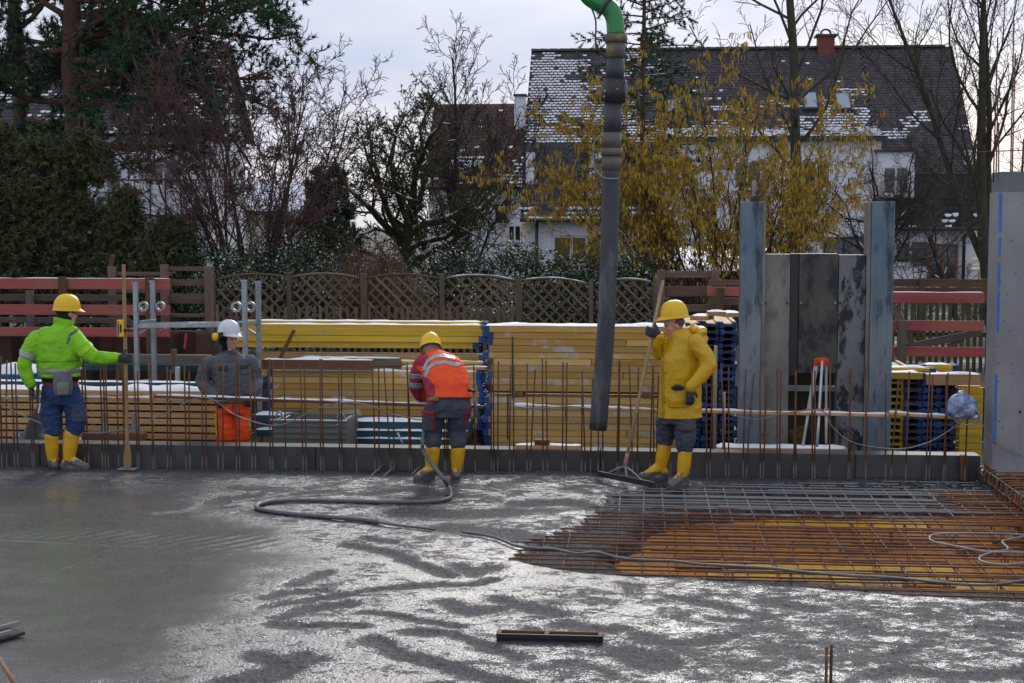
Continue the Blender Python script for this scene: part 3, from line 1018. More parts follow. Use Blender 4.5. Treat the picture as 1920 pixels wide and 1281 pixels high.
# ------------------------------------------------------------------ steel wall formwork with two tall uprights
FY = 16.3
m, t, b = new_mat('form_steel')
vec = coords(t, (1, 1, .4))
col = mixc(t, ramp(t, tnoise(t, vec, 2.6, 7, .68), .36, .62), (0.105, 0.17, 0.225), (0.23, 0.265, 0.285))
col = mixc(t, ramp(t, tnoise(t, coords(t, (1.6, 1, .35), loc=(4, 2, 0)), 3.6, 8, .72), .49, .60), col, (0.04, 0.062, 0.085))
col = mixc(t, ramp(t, tnoise(t, coords(t, loc=(9, 2, 0)), 2.2, 6, .7), .58, .72), col, (0.23, 0.20, 0.165))
t.links.new(col, b.inputs['Base Color'])
b.inputs['Roughness'].default_value = .5
b.inputs['Metallic'].default_value = .25
for nm, c1_, c2_, cb, p0, p1 in (('form_grey', (.24, .235, .21), (.15, .145, .125), (.09, .085, .075), .52, .66), ('form_black', (.014, .017, .022), (.03, .028, .025), (.062, .05, .038), .58, .72),
                                 ('form_olive', (.05, .05, .042), (.085, .08, .066), (.010, .013, .02), .47, .58), ('form_mottled', (.19, .2, .21), (.13, .14, .15), (.008, .011, .018), .50, .56)):
    m, t, b = new_mat(nm)
    col = mixc(t, ramp(t, tnoise(t, coords(t, (1, 1, .5)), 3, 6, .65), .35, .65), c1_, c2_)
    col = mixc(t, ramp(t, tnoise(t, coords(t, (1.8, 1, .9), loc=(3, 1, 7)), 2.4, 9, .74), p0, p1), col, cb)
    t.links.new(col, b.inputs['Base Color'])
    b.inputs['Roughness'].default_value = .48
fw = thing('wall_formwork', 'steel wall formwork with two tall blue-grey uprights and dark panels between', 'formwork', (X(1530, FY), FY, -.4))
ZT = Z(378, FY, 1500)
for p0, p1, lipside in ((1387, 1433, 1), (1622, 1672, -1)):
    x0, x1 = X(p0, FY), X(p1, FY)
    lip = .042
    fx0, fx1 = (x0, x1 - lip) if lipside > 0 else (x0 + lip, x1)
    span('upright_face', fx0, fx1, FY - .05, FY + .25, -.4, ZT, MAT['form_steel'], fw, .008)
    if lipside > 0:
        span('upright_lip', fx1 + .002, x1, FY - .025, FY + .25, -.4, ZT - .004, MAT['form_grey'], fw, .004)
    else:
        span('upright_lip', x0, fx0 - .002, FY - .025, FY + .25, -.4, ZT - .004, MAT['form_grey'], fw, .004)
    # lifting bracket on the head
    cx = (x0 + x1) / 2 + .02
    span('lifting_bracket', cx - .045, cx + .035, FY + .04, FY + .12, ZT, ZT + .05, MAT['dark_steel'], fw)
    span('lifting_pin', cx - .035, cx + .012, FY + .05, FY + .1, ZT + .051, ZT + .23, MAT['concrete_wall'], fw, .01)
    a = np.linspace(0, 2 * math.pi, 16)
    tube('lifting_ring', np.stack([cx + .045 + .035 * np.cos(a), np.full(16, FY + .03), ZT + .09 + .035 * np.sin(a)], -1), .009, MAT['dark_steel'], fw, 6)
for p0, p1, top, bot, mt, dy in ((1433, 1480, 476, 900, 'form_grey', .02), (1480.6, 1496.5, 475, 700, 'form_black', .03), (1497, 1570, 475, 695, 'form_olive', .01), (1571, 1621.5, 477, 900, 'form_mottled', .015)):
    span('panel', X(p0, FY), X(p1, FY), FY + dy, FY + .2, -.4 if bot > 850 else Z(bot, FY), Z(top, FY), MAT[mt], fw, .003)
# bolt holes along the panel joints
for px_, py_, mt in ((1428, 568, 'concrete_wall'), (1436, 568, 'black_plastic'), (1476, 568, 'black_plastic'), (1502, 568, 'concrete_wall'), (1566, 568, 'concrete_wall'), (1575, 568, 'black_plastic'), (1616, 568, 'black_plastic'), (1625, 568, 'concrete_wall'), (1501, 686, 'black_plastic'), (1566, 686, 'black_plastic'), (1424, 814, 'concrete_wall'), (1432, 814, 'black_plastic'), (1575, 814, 'black_plastic'), (1615, 814, 'concrete_wall')):
    g = PY(px_, py_, FY)
    V, F = lathe_mesh([(.013, 0), (.013, .03)], 8)
    mobj('bolt', np.array([(v[0], -v[2], v[1]) for v in V]) + np.array([g[0], FY + (.012 if 1433 < px_ < 1622 else -.02), g[2]]), F, MAT[mt], fw)
# inside of the opening: far sheet and cross rail
simple('far_sheet', (.035, .03, .012), (.02, .018, .012), 4, .7, dirt=(.16, .11, .012), dscale=3, dp=(.55, .6))
span('back_sheet', X(1470, FY), X(1580, FY), FY + .55, FY + .6, -.4, Z(680, FY), MAT['far_sheet'], fw)
span('cross_rail', X(1475, FY), X(1575, FY), FY + .3, FY + .36, Z(734, FY), Z(724, FY), MAT['galvanised'], fw)

# ------------------------------------------------------------------ laser tripod
tp = PY(1541, 672, 15.72)
trip = thing('laser_tripod', 'white aluminium tripod with orange head in front of the dark formwork', 'tripod', (tp[0], 15.72, .2))
simple('orange_plastic', (0.62, 0.075, 0.01), (0.5, 0.06, 0.01), 8, .4)
simple('white_alu', (0.62, 0.63, 0.64), (0.5, 0.51, 0.52), 9, .35, metal=.2)
V, F = lathe_mesh([(.03, -.05), (.062, -.045), (.066, -.02), (.066, 0), (.05, .006), (.03, .007)], 14)
mobj('head', V + np.array([tp[0], 15.72, tp[2]]), F, MAT['orange_plastic'], trip, False)
for (fx, fy), (dx, dy) in zip(((1505, 838), (1532, 838), (1549, 838)), ((-.05, 0), (.0, -.055), (.05, .03))):
    foot = PY(fx, fy, 15.72 + (dy * 5 if dy else 0))
    topp = np.array([tp[0] + dx, 15.72 + dy, tp[2] - .02])
    mid = topp + (foot - topp) * .58
    beam_between('leg', topp, mid, .022, .042, MAT['white_alu'], trip)
    cl = tube('leg_clamp', [topp + (foot - topp) * .56, topp + (foot - topp) * .63], .03, MAT['orange_plastic'], trip, 8)
    tube('lower_leg', [topp + (foot - topp) * .6, foot], .014, MAT['white_alu'], trip, 8)
    span('hinge', topp[0] - .03, topp[0] + .03, topp[1] - .02, topp[1] + .02, topp[2] - .06, topp[2] + .01, MAT['orange_plastic'], trip)
ped = tag(box('timber_plank', ((X(1345, 15.7) + X(1590, 15.7)) / 2, 15.7, .18), (X(1590, 15.7) - X(1345, 15.7), .24, .07), MAT['fresh_timber']['X']), 'snow-dusted plank under the white tripod behind the upstand', 'plank')
snow_cap(X(1347, 15.7), X(1588, 15.7), 15.59, 15.81, .215, ped, 31, .02)
# ------------------------------------------------------------------ formwork beams: timber I-profile lying on its side, plastic end caps
_beam_cache = {}


def beam_meshes(L, timber, cap):
    key = (round(L, 2), timber['X'].name, cap.name)
    if key in _beam_cache:
        return _beam_cache[key]
    # cross-section in (y, z): two flanges upright, web level between them
    hy, fz, ft, wz = .10, .0368, .04, .0135
    sec = [(-hy, -fz), (-hy + ft, -fz), (-hy + ft, -wz), (hy - ft, -wz), (hy - ft, -fz), (hy, -fz), (hy, fz), (hy - ft, fz), (hy - ft, wz), (-hy + ft, wz), (-hy + ft, fz), (-hy, fz)]
    n = len(sec)
    V = [(-L / 2 + .045, a, c) for a, c in sec] + [(L / 2 - .045, a, c) for a, c in sec]
    F = [(k, n + k, n + (k + 1) % n, (k + 1) % n) for k in range(n)] + [tuple(range(n)), tuple(range(2 * n - 1, n - 1, -1))]
    body = raw_mesh('beam_profile', V, F)
    body.materials.append(timber['X'])
    # cap: the same section, chamfered towards the end
    VV, FF = [], []
    rings = [(0.0, 1.03), (.05, 1.03), (.075, .86), (.078, .6)]
    for dx, s in rings:
        VV += [(dx, a * (1 + (s - 1) * .5), c * s) for a, c in sec]
    for q in range(3):
        FF += [(q * n + k, (q + 1) * n + k, (q + 1) * n + (k + 1) % n, q * n + (k + 1) % n) for k in range(n)]
    FF += [tuple(range(n)), tuple(range(4 * n - 1, 3 * n - 1, -1))]
    capm = raw_mesh('end_cap', VV, FF)
    capm.materials.append(cap)
    _beam_cache[key] = (body, capm)
    return body, capm


def beam(c, L, label, group, timber='beam_yellow', cap='blue_plastic', rotz=0.0, rotx=0.0, caps=(1, 1)):
    body, capm = beam_meshes(L, MAT[timber], MAT[cap])
    r = thing('timber_girder', label, 'girder', c, group, rotz)
    r.rotation_euler = (rotx, 0, rotz)
    o = link(bpy.data.objects.new('beam_profile', body))
    o.parent = r
    for s in (1, -1):
        if caps[0 if s < 0 else 1]:
            e = link(bpy.data.objects.new('end_cap', capm))
            e.parent = r
            e.location = (s * (L / 2 - .052), 0, 0)
            if s < 0:
                e.rotation_euler = (0, 0, math.pi)
    return r


rs = random.Random(21)
# --- big stack behind the hose: 21 layers, bearer gap in the middle
SY = 17.6
xL, xR = X(913, SY), X(1300, SY)
layers = []
z = Z(611, SY) - .04
n_l = 0
while z > -.38:
    n_l += 1
    layers.append((n_l, z))
    z -= .0795
    if n_l == 10:
        z -= .068
for k, z in layers:
    for row in range(2):
        dx = rs.uniform(-.03, .03)
        L = xR - xL + rs.uniform(-.05, .03)
        if row == 0 and k in (3, 6, 8, 13, 16, 19):
            cut = rs.uniform(.3, .7) * L
            for nm, c0_, c1_ in (('left', 0, cut + .041), ('right', cut - .041, L)):
                beam(((xL + xR) / 2 + dx - L / 2 + (c0_ + c1_) / 2, SY + .11 + rs.uniform(-.012, .012), z), c1_ - c0_, nm + ' front beam of two, ' + ORD[k] + ' layer from the top of the stack behind the hose', 'beams in the snow-topped stack behind the hose', 'beam_yellow', caps=(rs.random() < .6 and nm == 'left', rs.random() < .6 and nm == 'right'))
            continue
        if row == 0:
            lab = 'front timber beam, ' + ORD[k] + ' layer from the top of the stack behind the hose'
        else:
            lab = 'rear timber beam, ' + ORD[k] + ' layer from the top of the stack behind the hose'
        beam(((xL + xR) / 2 + dx, SY + .11 + row * .203 + rs.uniform(-.008, .008), z), L, lab, 'beams in the snow-topped stack behind the hose', 'beam_yellow', caps=(rs.random() < .8, rs.random() < .8), rotz=rs.uniform(-.003, .003))
top_c = thing('snow_cover', 'strip of snow lying on the beam stack behind the hose', 'snow', ((xL + xR) / 2, SY + .2, layers[0][1] + .04))
snow_cap(xL - .02, xR + .02, SY + .005, SY + .41, layers[0][1] + .0385, top_c, 3, .018, 'snow_pad')
zg = layers[9][1] - .04 - .034
for q, px_ in enumerate((973, 1214)):
    tag(box('bearer_block', (X(px_, SY), SY + .2, zg), (.11, .42, .062), MAT['brown_timber']), ('left' if q == 0 else 'right') + ' brown bearer block in the gap of the stack behind the hose', 'timber block', 'bearer blocks in the stack gap')
for q, px_ in enumerate((961, 952)):
    tag(box('strap', (X(px_, SY), SY - .004, .85 - q * .6), (.016, .003, .75 - .2 * q), MAT['dark_steel']), ('upper' if q == 0 else 'lower') + ' dark steel strap round the beam stack behind the hose', 'strap')

# --- long stack at the left of it: bright yellow on top, weathered below
SY2 = 18.15
xL2, xR2 = X(478, SY2), X(912, SY2)
zt2 = Z(618, SY2)
for k, (dz, tb, xr, dy) in enumerate(((0, 'beam_bright', 905, .30), (.0, 'beam_bright', 908, .09), (.085, 'beam_bright', 912, .0), (.165, 'beam_bright', 905, .0), (.245, 'beam_bright', 893, .03))):
    names = ['rear bright yellow beam on top of the long left stack', 'front bright yellow beam on top of the long left stack', 'bright yellow beam, second layer of the long left stack', 'bright yellow beam, third layer of the long left stack', 'bright yellow beam, fourth layer of the long left stack, blue cap showing']
    x1 = X(xr, SY2)
    zz = zt2 + .035 - dz - (.03 if k == 1 else 0)
    r_ = beam(((xL2 + x1) / 2 - .15, SY2 + .11 + dy, zz), x1 - xL2 + .3, names[k], 'bright yellow beams on the long left stack', tb)
    if k in (0, 1):
        snow_cap(xL2 - .1, x1 - .08, SY2 + dy + .02, SY2 + dy + .2, zz + .0375, r_, 40 + k, .014, cover=.85)
z = zt2 - .36
k = 0
while z > -.38:
    k += 1
    x1 = X(rs.uniform(902, 912), SY2)
    x0 = xL2 if z > .62 else X(rs.uniform(498, 512), SY2 - .3)
    yoff = .0 if z > .62 else -.30
    beam(((x0 + x1) / 2, SY2 + .13 + rs.uniform(-.01, .01), z), x1 - x0, 'weathered timber beam, ' + ORD[k] + ' layer below the bright ones in the long stack', 'weathered beams in the long left stack', rotz=rs.uniform(-.002, .002))
    z -= .0795
# lower bundle in front of it, a little shorter
SY3 = 17.75
z = Z(704, SY3)
k = 0
while z > .05:
    k += 1
    x0, x1 = X(500 + rs.uniform(-6, 8), SY3), X(905 + rs.uniform(-10, 2), SY3)
    if k <= 2:
        x1 = X(900 - 0 * k, SY3)
    beam(((x0 + x1) / 2, SY3 + .1, z), x1 - x0, 'stained timber beam, ' + ORD[k] + ' from the top of the low front bundle', 'beams in the low bundle behind the orange-vested worker', rotz=rs.uniform(-.003, .003))
    z -= .0795
zt3 = Z(704, SY3) + .039
sn = thing('snow_cover', 'thin snow along the low beam bundle behind the orange-vested worker', 'snow', (X(700, SY3), SY3 + .1, zt3))
snow_cap(X(510, SY3), X(893, SY3), SY3 + .01, SY3 + .2, zt3, sn, 8, .016, 'snow_pad', cover=.8)
# loose timbers lying on that bundle
for p0, p1, py0, py1, mt, yo, lab in ((490, 698, 678, 697, 'brown_timber', 17.62, 'reddish brown square timber lying on the low beam bundle'), (560, 749, 674, 688, 'grey_timber', 17.85, 'grey weathered plank behind the reddish brown timber'),
                                      (705, 905, 679, 684, 'beam_bright', 17.98, 'thin yellow plank behind the orange-vested worker'), (752, 912, 689, 695, 'fresh_timber', 17.86, 'snow-dusted plank beside the orange-vested worker')):
    x0, x1, z1, z0 = X(p0, yo), X(p1, yo), Z(py0, yo), Z(py1, yo)
    o = tag(span('timber_plank', x0, x1, yo, yo + .12, z0, z1, MAT[mt]), lab, 'plank')
    snow_cap(x0 + .01, x1 - .01, yo + .005, yo + .115, z1, o, int(p0), .02)
o = tag(beam_between('timber_stick', PY(552, 618, 17.95), PY(524, 674, 17.95), .04, .04, MAT['brown_timber']), 'brown stick leaning across the yellow beams', 'stick')

# --- stack seen end on, between the yellow-coated worker and the formwork
EY = 17.55
for col_, pc in enumerate((1300, 1333, 1365)):
    z = Z(604, EY) - .03
    k = 0
    while z > -.37:
        k += 1
        cap = 'blue_plastic' if rs.random() < .45 else 'blue_dull'
        Lb = 1.6
        yo = rs.uniform(-.06, .06)
        beam((X(pc, EY) + rs.uniform(-.012, .012), EY + Lb / 2 + yo, z), Lb, 'blue-capped beam end, ' + ORD[k] + ' down in the ' + ('left', 'middle', 'right')[col_] + ' column beside the yellow-coated worker', 'beam ends beside the yellow-coated worker', 'beam_yellow', cap, rotz=math.pi / 2)
        z -= .0795
for q, (px_, py_, L) in enumerate(((1318, 598, .3), (1345, 590, .26), (1372, 592, .3))):
    g = PY(px_, py_, EY - .05)
    o = tag(box('timber_offcut', (g[0], EY + .2, g[2] - .0), (.22, L, .05), MAT['fresh_timber'], None, (0, 0, .3 * (q - 1))), ('left', 'middle', 'right')[q] + ' snowy offcut on top of the blue-capped beam ends', 'offcut', 'offcuts on the beam ends')
    snow_cap(g[0] - .1, g[0] + .1, EY + .08, EY + .32, g[2] + .026, o, q + 60, .02)

# --- stack at the right: yellow beams and blue ends
RY = 17.0
zt = Z(700, RY)
k = 0
z = zt
while z > -.38:
    k += 1
    beam((X(1684, RY), RY + .9, z), 1.7, 'yellow beam seen end on, ' + ORD[k] + ' down in the column right of the steel upright', 'yellow beam ends right of the steel upright', 'beam_bright', 'beam_cap_yellow' if 'beam_cap_yellow' in MAT else 'blue_dull', rotz=math.pi / 2, caps=(0, 0))
    z -= .0795
for c_, pc in enumerate((1716, 1748, 1780)):
    z = zt - .0 if c_ == 0 else zt - .075
    k = 0
    while z > -.38:
        k += 1
        beam((X(pc, RY) + rs.uniform(-.012, .012), RY + .85 + rs.uniform(-.05, .05), z), 1.6, 'dark blue capped beam end, ' + ORD[k] + ' down in the ' + ('left', 'middle', 'right')[c_] + ' column near the concrete wall', 'blue beam ends near the concrete wall', 'beam_yellow', 'blue_dull' if rs.random() < .6 else 'blue_plastic', rotz=math.pi / 2)
        z -= .0795
for q, (p0, p1, py, yo, nm) in enumerate(((1668, 1742, 688, 17.3, 'upper'), (1668, 1730, 697, 17.1, 'lower'), (1735, 1785, 682, 17.6, 'rear'))):
    r_ = beam(((X(p0, yo) + X(p1, yo)) / 2, yo, Z(py, yo)), X(p1, yo) - X(p0, yo) + .1, nm + ' short yellow beam lying across the blue beam ends at right', 'short beams across the right stack', 'beam_bright', rotz=-.06)
    snow_cap(X(p0, yo), X(p1, yo) - .05, yo - .09, yo + .09, Z(py, yo) + .039, r_, q + 70, .02)
yo = 16.95
o = tag(span('timber_plank', X(1738, yo), X(1838, yo), yo - .06, yo + .06, Z(714, yo), Z(694, yo), MAT['fresh_timber']), 'thick light timber on the right stack by the concrete wall', 'plank')
snow_cap(X(1739, yo), X(1837, yo), yo - .055, yo + .055, Z(694, yo), o, 77, .015)
z = Z(724, 16.9)
k = 0
while z > -.38:
    k += 1
    beam((X(1824, 16.9), 16.98, z), .34, 'short yellow beam piece, ' + ORD[k] + ' down beside the concrete wall', 'yellow pieces beside the concrete wall', 'beam_bright', 'blue_dull', caps=(0, 0))
    z -= .0795

# --- fresh lumber stack at the far left
LY = 16.6
xa, xb = X(-120, LY), X(408, LY)
z = Z(745, LY)
k = 0
first = True
while z > -.36:
    k += 1
    th = .062
    xr = xb + rs.uniform(-.06, .04)
    o = box('timber_plank', ((xa + xr) / 2, LY + .09 + rs.uniform(-.012, .012), z), (xr - xa, .18, th), MAT['fresh_timber'], None, (0, rs.uniform(-.003, .003), rs.uniform(-.003, .003)), .004)
    tag(o, 'fresh sawn plank, ' + ORD[k] + ' from the top of the lumber stack at left', 'plank', 'planks in the lumber stack at left')
    o2 = box('timber_plank', ((xa + xr) / 2, LY + .29, z), (xr - xa, .18, th), MAT['fresh_timber'], None, None, .004)
    tag(o2, 'rear sawn plank, ' + ORD[k] + ' from the top of the lumber stack at left', 'plank', 'planks in the lumber stack at left')
    if first or k == 9:
        snow_cap(xa, xr - .02, LY + (.005 if first else -.03), LY + .37, z + th / 2, o, 90 + k, .032)
        first = False
    z -= th + .022
for q, px_ in enumerate((60, 170, 282, 395)):
    sk = thing('stacking_strip', ('far left', 'left middle', 'right middle', 'right') + () if False else ('farthest left', 'second', 'third', 'fourth')[q] + ' column of thin strips between the planks at left', 'strip', (X(px_, LY), LY + .2, -.4), 'strips in the lumber stack')
    zz = Z(745, LY) - .042
    while zz > -.36:
        box('strip', (X(px_, LY), LY + .2, zz), (.05, .38, .020), MAT['brown_timber'], sk)
        zz -= .084
# dark teal steel beam and snow just behind
TY = 17.2
o = tag(span('steel_rail', X(-60, TY), X(392, TY), TY, TY + .15, Z(738, TY), Z(724, TY), MAT['teal_steel']), 'dark teal steel rail behind the lumber stack', 'steel rail')
snow_cap(X(-58, TY), X(390, TY), TY + .005, TY + .145, Z(724, TY), o, 12, .015)
# crosswise timber with galvanised clamps in front of the lumber
o = tag(span('timber_plank', X(155, 16.2), X(268, 16.2), 16.12, 16.3, Z(834, 16.2), Z(821, 16.2), MAT['brown_timber']), 'short timber with two steel clamps before the lumber stack', 'plank')
for q, px_ in enumerate((193, 247)):
    cl = thing('steel_clamp', ('left', 'right')[q] + ' grey steel wedge clamp on the short timber at left', 'clamp', (X(px_, 16.2), 16.2, Z(821, 16.2)), 'steel clamps at left')
    span('stem', X(px_, 16.2) - .018, X(px_, 16.2) + .018, 16.18, 16.21, Z(820, 16.2), Z(782, 16.2), MAT['galvanised'], cl)
    V = np.array([(-.07, 0, 0), (.07, 0, 0), (.035, 0, .08), (-.035, 0, .08), (-.07, .04, 0), (.07, .04, 0), (.035, .04, .08), (-.035, .04, .08)]) + np.array([X(px_, 16.2), 16.16, Z(820, 16.2)])
    mobj('foot', V, [(0, 1, 2, 3), (7, 6, 5, 4), (0, 4, 5, 1), (1, 5, 6, 2), (2, 6, 7, 3), (3, 7, 4, 0)], MAT['galvanised'], cl)

# --- tarpaulin, blue boxes
simple('tarp', (.018, .024, .04), (.01, .013, .022), 5, .38, bump=.3, bscale=25)
V, F = [], []
tx0, tx1 = X(15, 15.75), X(185, 15.75)
for i in range(41):
    for j in range(15):
        u, v = i / 40, j / 14
        x = tx0 + (tx1 - tx0) * u
        prof = .62 * math.exp(-((u - .32) / .17) ** 2) + .20 * math.exp(-((u - .75) / .25) ** 2) + .22 * math.exp(-((u - .05) / .1) ** 2)
        h = prof * (math.sin(math.pi * min(1, v * 1.02)) ** .6) * (1 + .5 * fbm((u * 9, v * 4, 2), 3)) + .05 * abs(fbm((u * 14, v * 9, 7), 3))
        V.append((x + .03 * fbm((u * 5, v * 5, 1), 2), 15.5 + .75 * v, -.2 + .13 + h))
for i in range(40):
    for j in range(14):
        a = i * 15 + j
        F.append((a, a + 15, a + 16, a + 1))
tag(mobj('tarpaulin', V, F, MAT['tarp'], None, True), 'crumpled dark blue tarpaulin behind the green-jacketed worker', 'tarpaulin')
simple('sky_blue', (0.02, 0.17, 0.52), (0.02, 0.13, 0.42), 6, .5)
bb = thing('blue_crate', 'bright blue snow-topped crate at the far left edge', 'crate', (X(-30, 18.0), 18.2, -.4))
bz1, bz0 = Z(712, 18.0), Z(735, 18.0)
x0, x1 = X(-140, 18), X(52, 18)
span('crate_wall', x0, x1, 18.0, 18.55, -.4, bz1, MAT['sky_blue'], bb, .01)
for i in range(9):
    xx = x0 + .1 + i * (x1 - x0 - .15) / 8
    span('rib', xx - .012, xx + .012, 17.985, 18.0, bz0 - .1, bz1 - .03, MAT['sky_blue'], bb)
span('rim', x0 - .012, x1 + .012, 17.98, 18.57, bz1 - .02, bz1 + .012, MAT['sky_blue'], bb, .005)
snow_cap(x0, x1, 18.0, 18.5, bz1 + .012, bb, 15, .09, step=.06)

# --- teal formwork frames right of the grey tub
k = 0
for p0, p1, y0, y1, yo in ((648, 880, 794, 806, 17.05), (640, 878, 811, 822, 16.95), (650, 872, 826, 836, 16.9), (470, 545, 784, 796, 17.1), (472, 520, 812, 824, 17.0)):
    k += 1
    o = tag(span('steel_frame_bundle', X(p0, yo), X(p1, yo), yo, yo + .5, Z(y1, yo), Z(y0, yo), MAT['teal_steel']), ('upper', 'middle', 'lower', 'upper left', 'lower left')[k - 1] + ' dark teal steel panel lying beside the grey tub', 'steel bundle', 'teal panels beside the tub')
    snow_cap(X(p0, yo) + .02, X(p1, yo) - .02, yo + .005, yo + .3, Z(y0, yo), o, k + 100, .02, cover=.9)

# --- grey steel tub
simple('tub_grey', (.17, .18, .175), (.12, .125, .12), 4, .6, dirt=(.03, .13, .11), dscale=4, dp=(.66, .7), bump=.1)
tby = 16.3
tx0, tx1, tz1 = X(508, tby), X(646, tby), Z(795, tby)
tub = thing('steel_tub', 'grey ribbed steel tub with lifting hooks behind the upstand', 'tub', ((tx0 + tx1) / 2, tby + .4, -.4))
for nm, a in (('front_side', (tx0, tx1, tby, tby + .03)), ('back_side', (tx0, tx1, tby + .72, tby + .75)), ('end_side', (tx0, tx0 + .03, tby + .031, tby + .719)), ('end_side', (tx1 - .03, tx1, tby + .031, tby + .719))):
    span(nm, *a, -.4, tz1, MAT['tub_grey'], tub)
span('floor', tx0 + .03, tx1 - .03, tby + .03, tby + .72, -.38, -.3, MAT['tub_grey'], tub)
for zz in (Z(803, tby), Z(815, tby), Z(826, tby)):
    span('rib', tx0 - .004, tx1 + .004, tby - .014, tby - .001, zz - .014, zz + .014, MAT['tub_grey'], tub)
span('rim', tx0 - .02, tx1 + .02, tby - .02, tby + .034, tz1, tz1 + .02, MAT['galvanised'], tub)
for xx in (tx0 + .06, tx1 - .07):
    a = np.linspace(0, math.pi, 10)
    tube('lifting_hook', np.stack([xx + .04 * np.cos(a), np.full(10, tby + .1), tz1 + .01 + .085 * np.sin(a)], -1), .012, MAT['galvanised'], tub, 6)
    tube('corner_bar', [(xx - .03, tby - .02, tz1 - .04), (xx + .1, tby + .2, tz1 + .04)], .012, MAT['galvanised'], tub, 6)
o = tag(tube('tilted_bar', [PY(745, 812, 16.3), PY(757, 836, 16.25)], .012, MAT['galvanised']), 'short grey bar leaning on the lower teal panel', 'bar')

# ------------------------------------------------------------------ galvanised stacking rack
gy0 = 18.4
rack = thing('storage_rack', 'galvanised steel rack with four ringed posts behind the white-helmeted worker', 'rack', (X(370, gy0), gy0, -.4))
posts = ((254, 534, 18.35, 1), (286, 531, 18.75, 1), (458, 530, 17.3, -1), (484, 532, 17.55, -1))
for px_, py_, yo, s in posts:
    g = PY(px_, py_, yo)
    span('post', g[0] - .028, g[0] + .028, yo - .03, yo + .03, -.4, g[2], MAT['galvanised'], rack, .004)
    V = np.array([(-.028, -.03, 0), (.028, -.03, 0), (.028, .03, 0), (-.028, .03, 0), (-.045, -.03, .035), (.045, -.03, .035), (.045, .03, .03), (-.045, .03, .03)]) + np.array([g[0], yo, g[2] + .001])
    mobj('post_flare', V, [(0, 3, 2, 1), (4, 5, 6, 7), (0, 1, 5, 4), (1, 2, 6, 5), (2, 3, 7, 6), (3, 0, 4, 7)], MAT['galvanised'], rack)
    zr = Z(578, yo)
    a = np.linspace(0, 2 * math.pi, 25)
    cxr = g[0] + s * .10
    Vr, Fr = [], []
    for q in a[:-1]:
        for rr_, yy_ in ((.066, -.02), (.066, .02), (.038, .02), (.038, -.02)):
            Vr.append((cxr + rr_ * math.cos(q), yo + yy_, zr + rr_ * math.sin(q)))
    for q in range(24):
        for e in range(4):
            Fr.append((4 * q + e, 4 * ((q + 1) % 24) + e, 4 * ((q + 1) % 24) + (e + 1) % 4, 4 * q + (e + 1) % 4))
    mobj('lifting_eye', Vr, Fr, MAT['galvanised'], rack)
    zb_ = Z(622, yo)
    beam_between('brace', (g[0] + s * .03, yo, zb_ - .06), (g[0] + s * .16, yo, zb_ + .02), .03, .03, MAT['galvanised'], rack)
    span('foot', g[0] - .07, g[0] + .07, yo - .06, yo + .06, -.41, -.38, MAT['galvanised'], rack)
beam_between('long_rail', PY(262, 611, 18.35), PY(452, 609, 17.3), .06, .055, MAT['galvanised'], rack)
beam_between('long_rail', PY(290, 608, 18.75), PY(480, 606, 17.55), .05, .05, MAT['galvanised'], rack)
beam_between('end_rail', PY(262, 605, 18.36), PY(290, 602, 18.74), .05, .05, MAT['galvanised'], rack)
beam_between('end_rail', PY(460, 607, 17.31), PY(482, 604, 17.54), .05, .05, MAT['galvanised'], rack)
beam_between('base_rail', PY(258, 718, 18.35), PY(284, 714, 18.75), .05, .05, MAT['galvanised'], rack)
box('label_plate', PY(370, 606, 17.75), (.22, .02, .035), MAT['white_alu'], rack)

# ------------------------------------------------------------------ sheet piles, safety rails, timber rails
SPY = 20.62
piles = thing('sheet_pile_wall', 'rusty brown sheet pile wall below the red safety rails at left', 'retaining wall', (-9, SPY, -.4))
x = X(-120, SPY)
ztop = Z(628, SPY)
i = 0
while x < X(405, SPY):
    w = .30
    dy = .0 if i % 2 else .16
    V = np.array([(0, dy, 0), (w * .82, dy, 0), (w, .16 - dy if i % 2 else 0.0, 0)])
    zz = ztop + rs.uniform(-.02, .02)
    y0_, y1_ = SPY + dy, SPY + (.16 - dy)
    Vv = [(x, y0_, -.42), (x + w * .8, y0_, -.42), (x + w, y1_, -.42), (x, y0_, zz), (x + w * .8, y0_, zz), (x + w, y1_, zz)]
    Vv += [(a, c + .012, e) for a, c, e in Vv]
    mobj('sheet_pile', Vv, [(0, 1, 4, 3), (1, 2, 5, 4), (7, 6, 9, 10), (8, 7, 10, 11), (3, 4, 10, 9), (4, 5, 11, 10), (2, 8, 11, 5), (0, 3, 9, 6)], MAT['sheet_rust'], piles)
    x += w
    i += 1
x = X(405, SPY)
span('soil_bank', x, 9.5, SPY, SPY + .14, -.42, .32, MAT['soil'])['kind'] = 'structure'
tag(bpy.context.scene.objects['soil_bank'], 'earth edge of the garden behind the stacks')


def rail_set(name, label, px0, px1, rows, Yr, mt, posts_, group=None, hb=.16, snow=True, slope=0.0):
    r_ = thing(name, label, 'guard rail', (X((px0 + px1) / 2, Yr), Yr, .3), group)
    for q, (pt, pb) in enumerate(rows):
        a, c = X(px0, Yr, pt), X(px1, Yr, pt)
        z1, z0 = Z(pt, Yr, px0), Z(pb, Yr, px0)
        o = span('board', a, c, Yr, Yr + .035, z0, z1, MAT[mt], r_, rot=(0, slope, 0))
        if snow and q == 0:
            snow_cap(a + .01, c - .01, Yr + .002, Yr + .033, z1, r_, int(px0) + q, .025, step=.04)
    for pp, pt, mt2 in posts_:
        xx = X(pp, Yr)
        span('post', xx - .055, xx + .055, Yr - .07, Yr - .002, .0 - .4, Z(pt, Yr, pp), MAT[mt2], r_)
    return r_


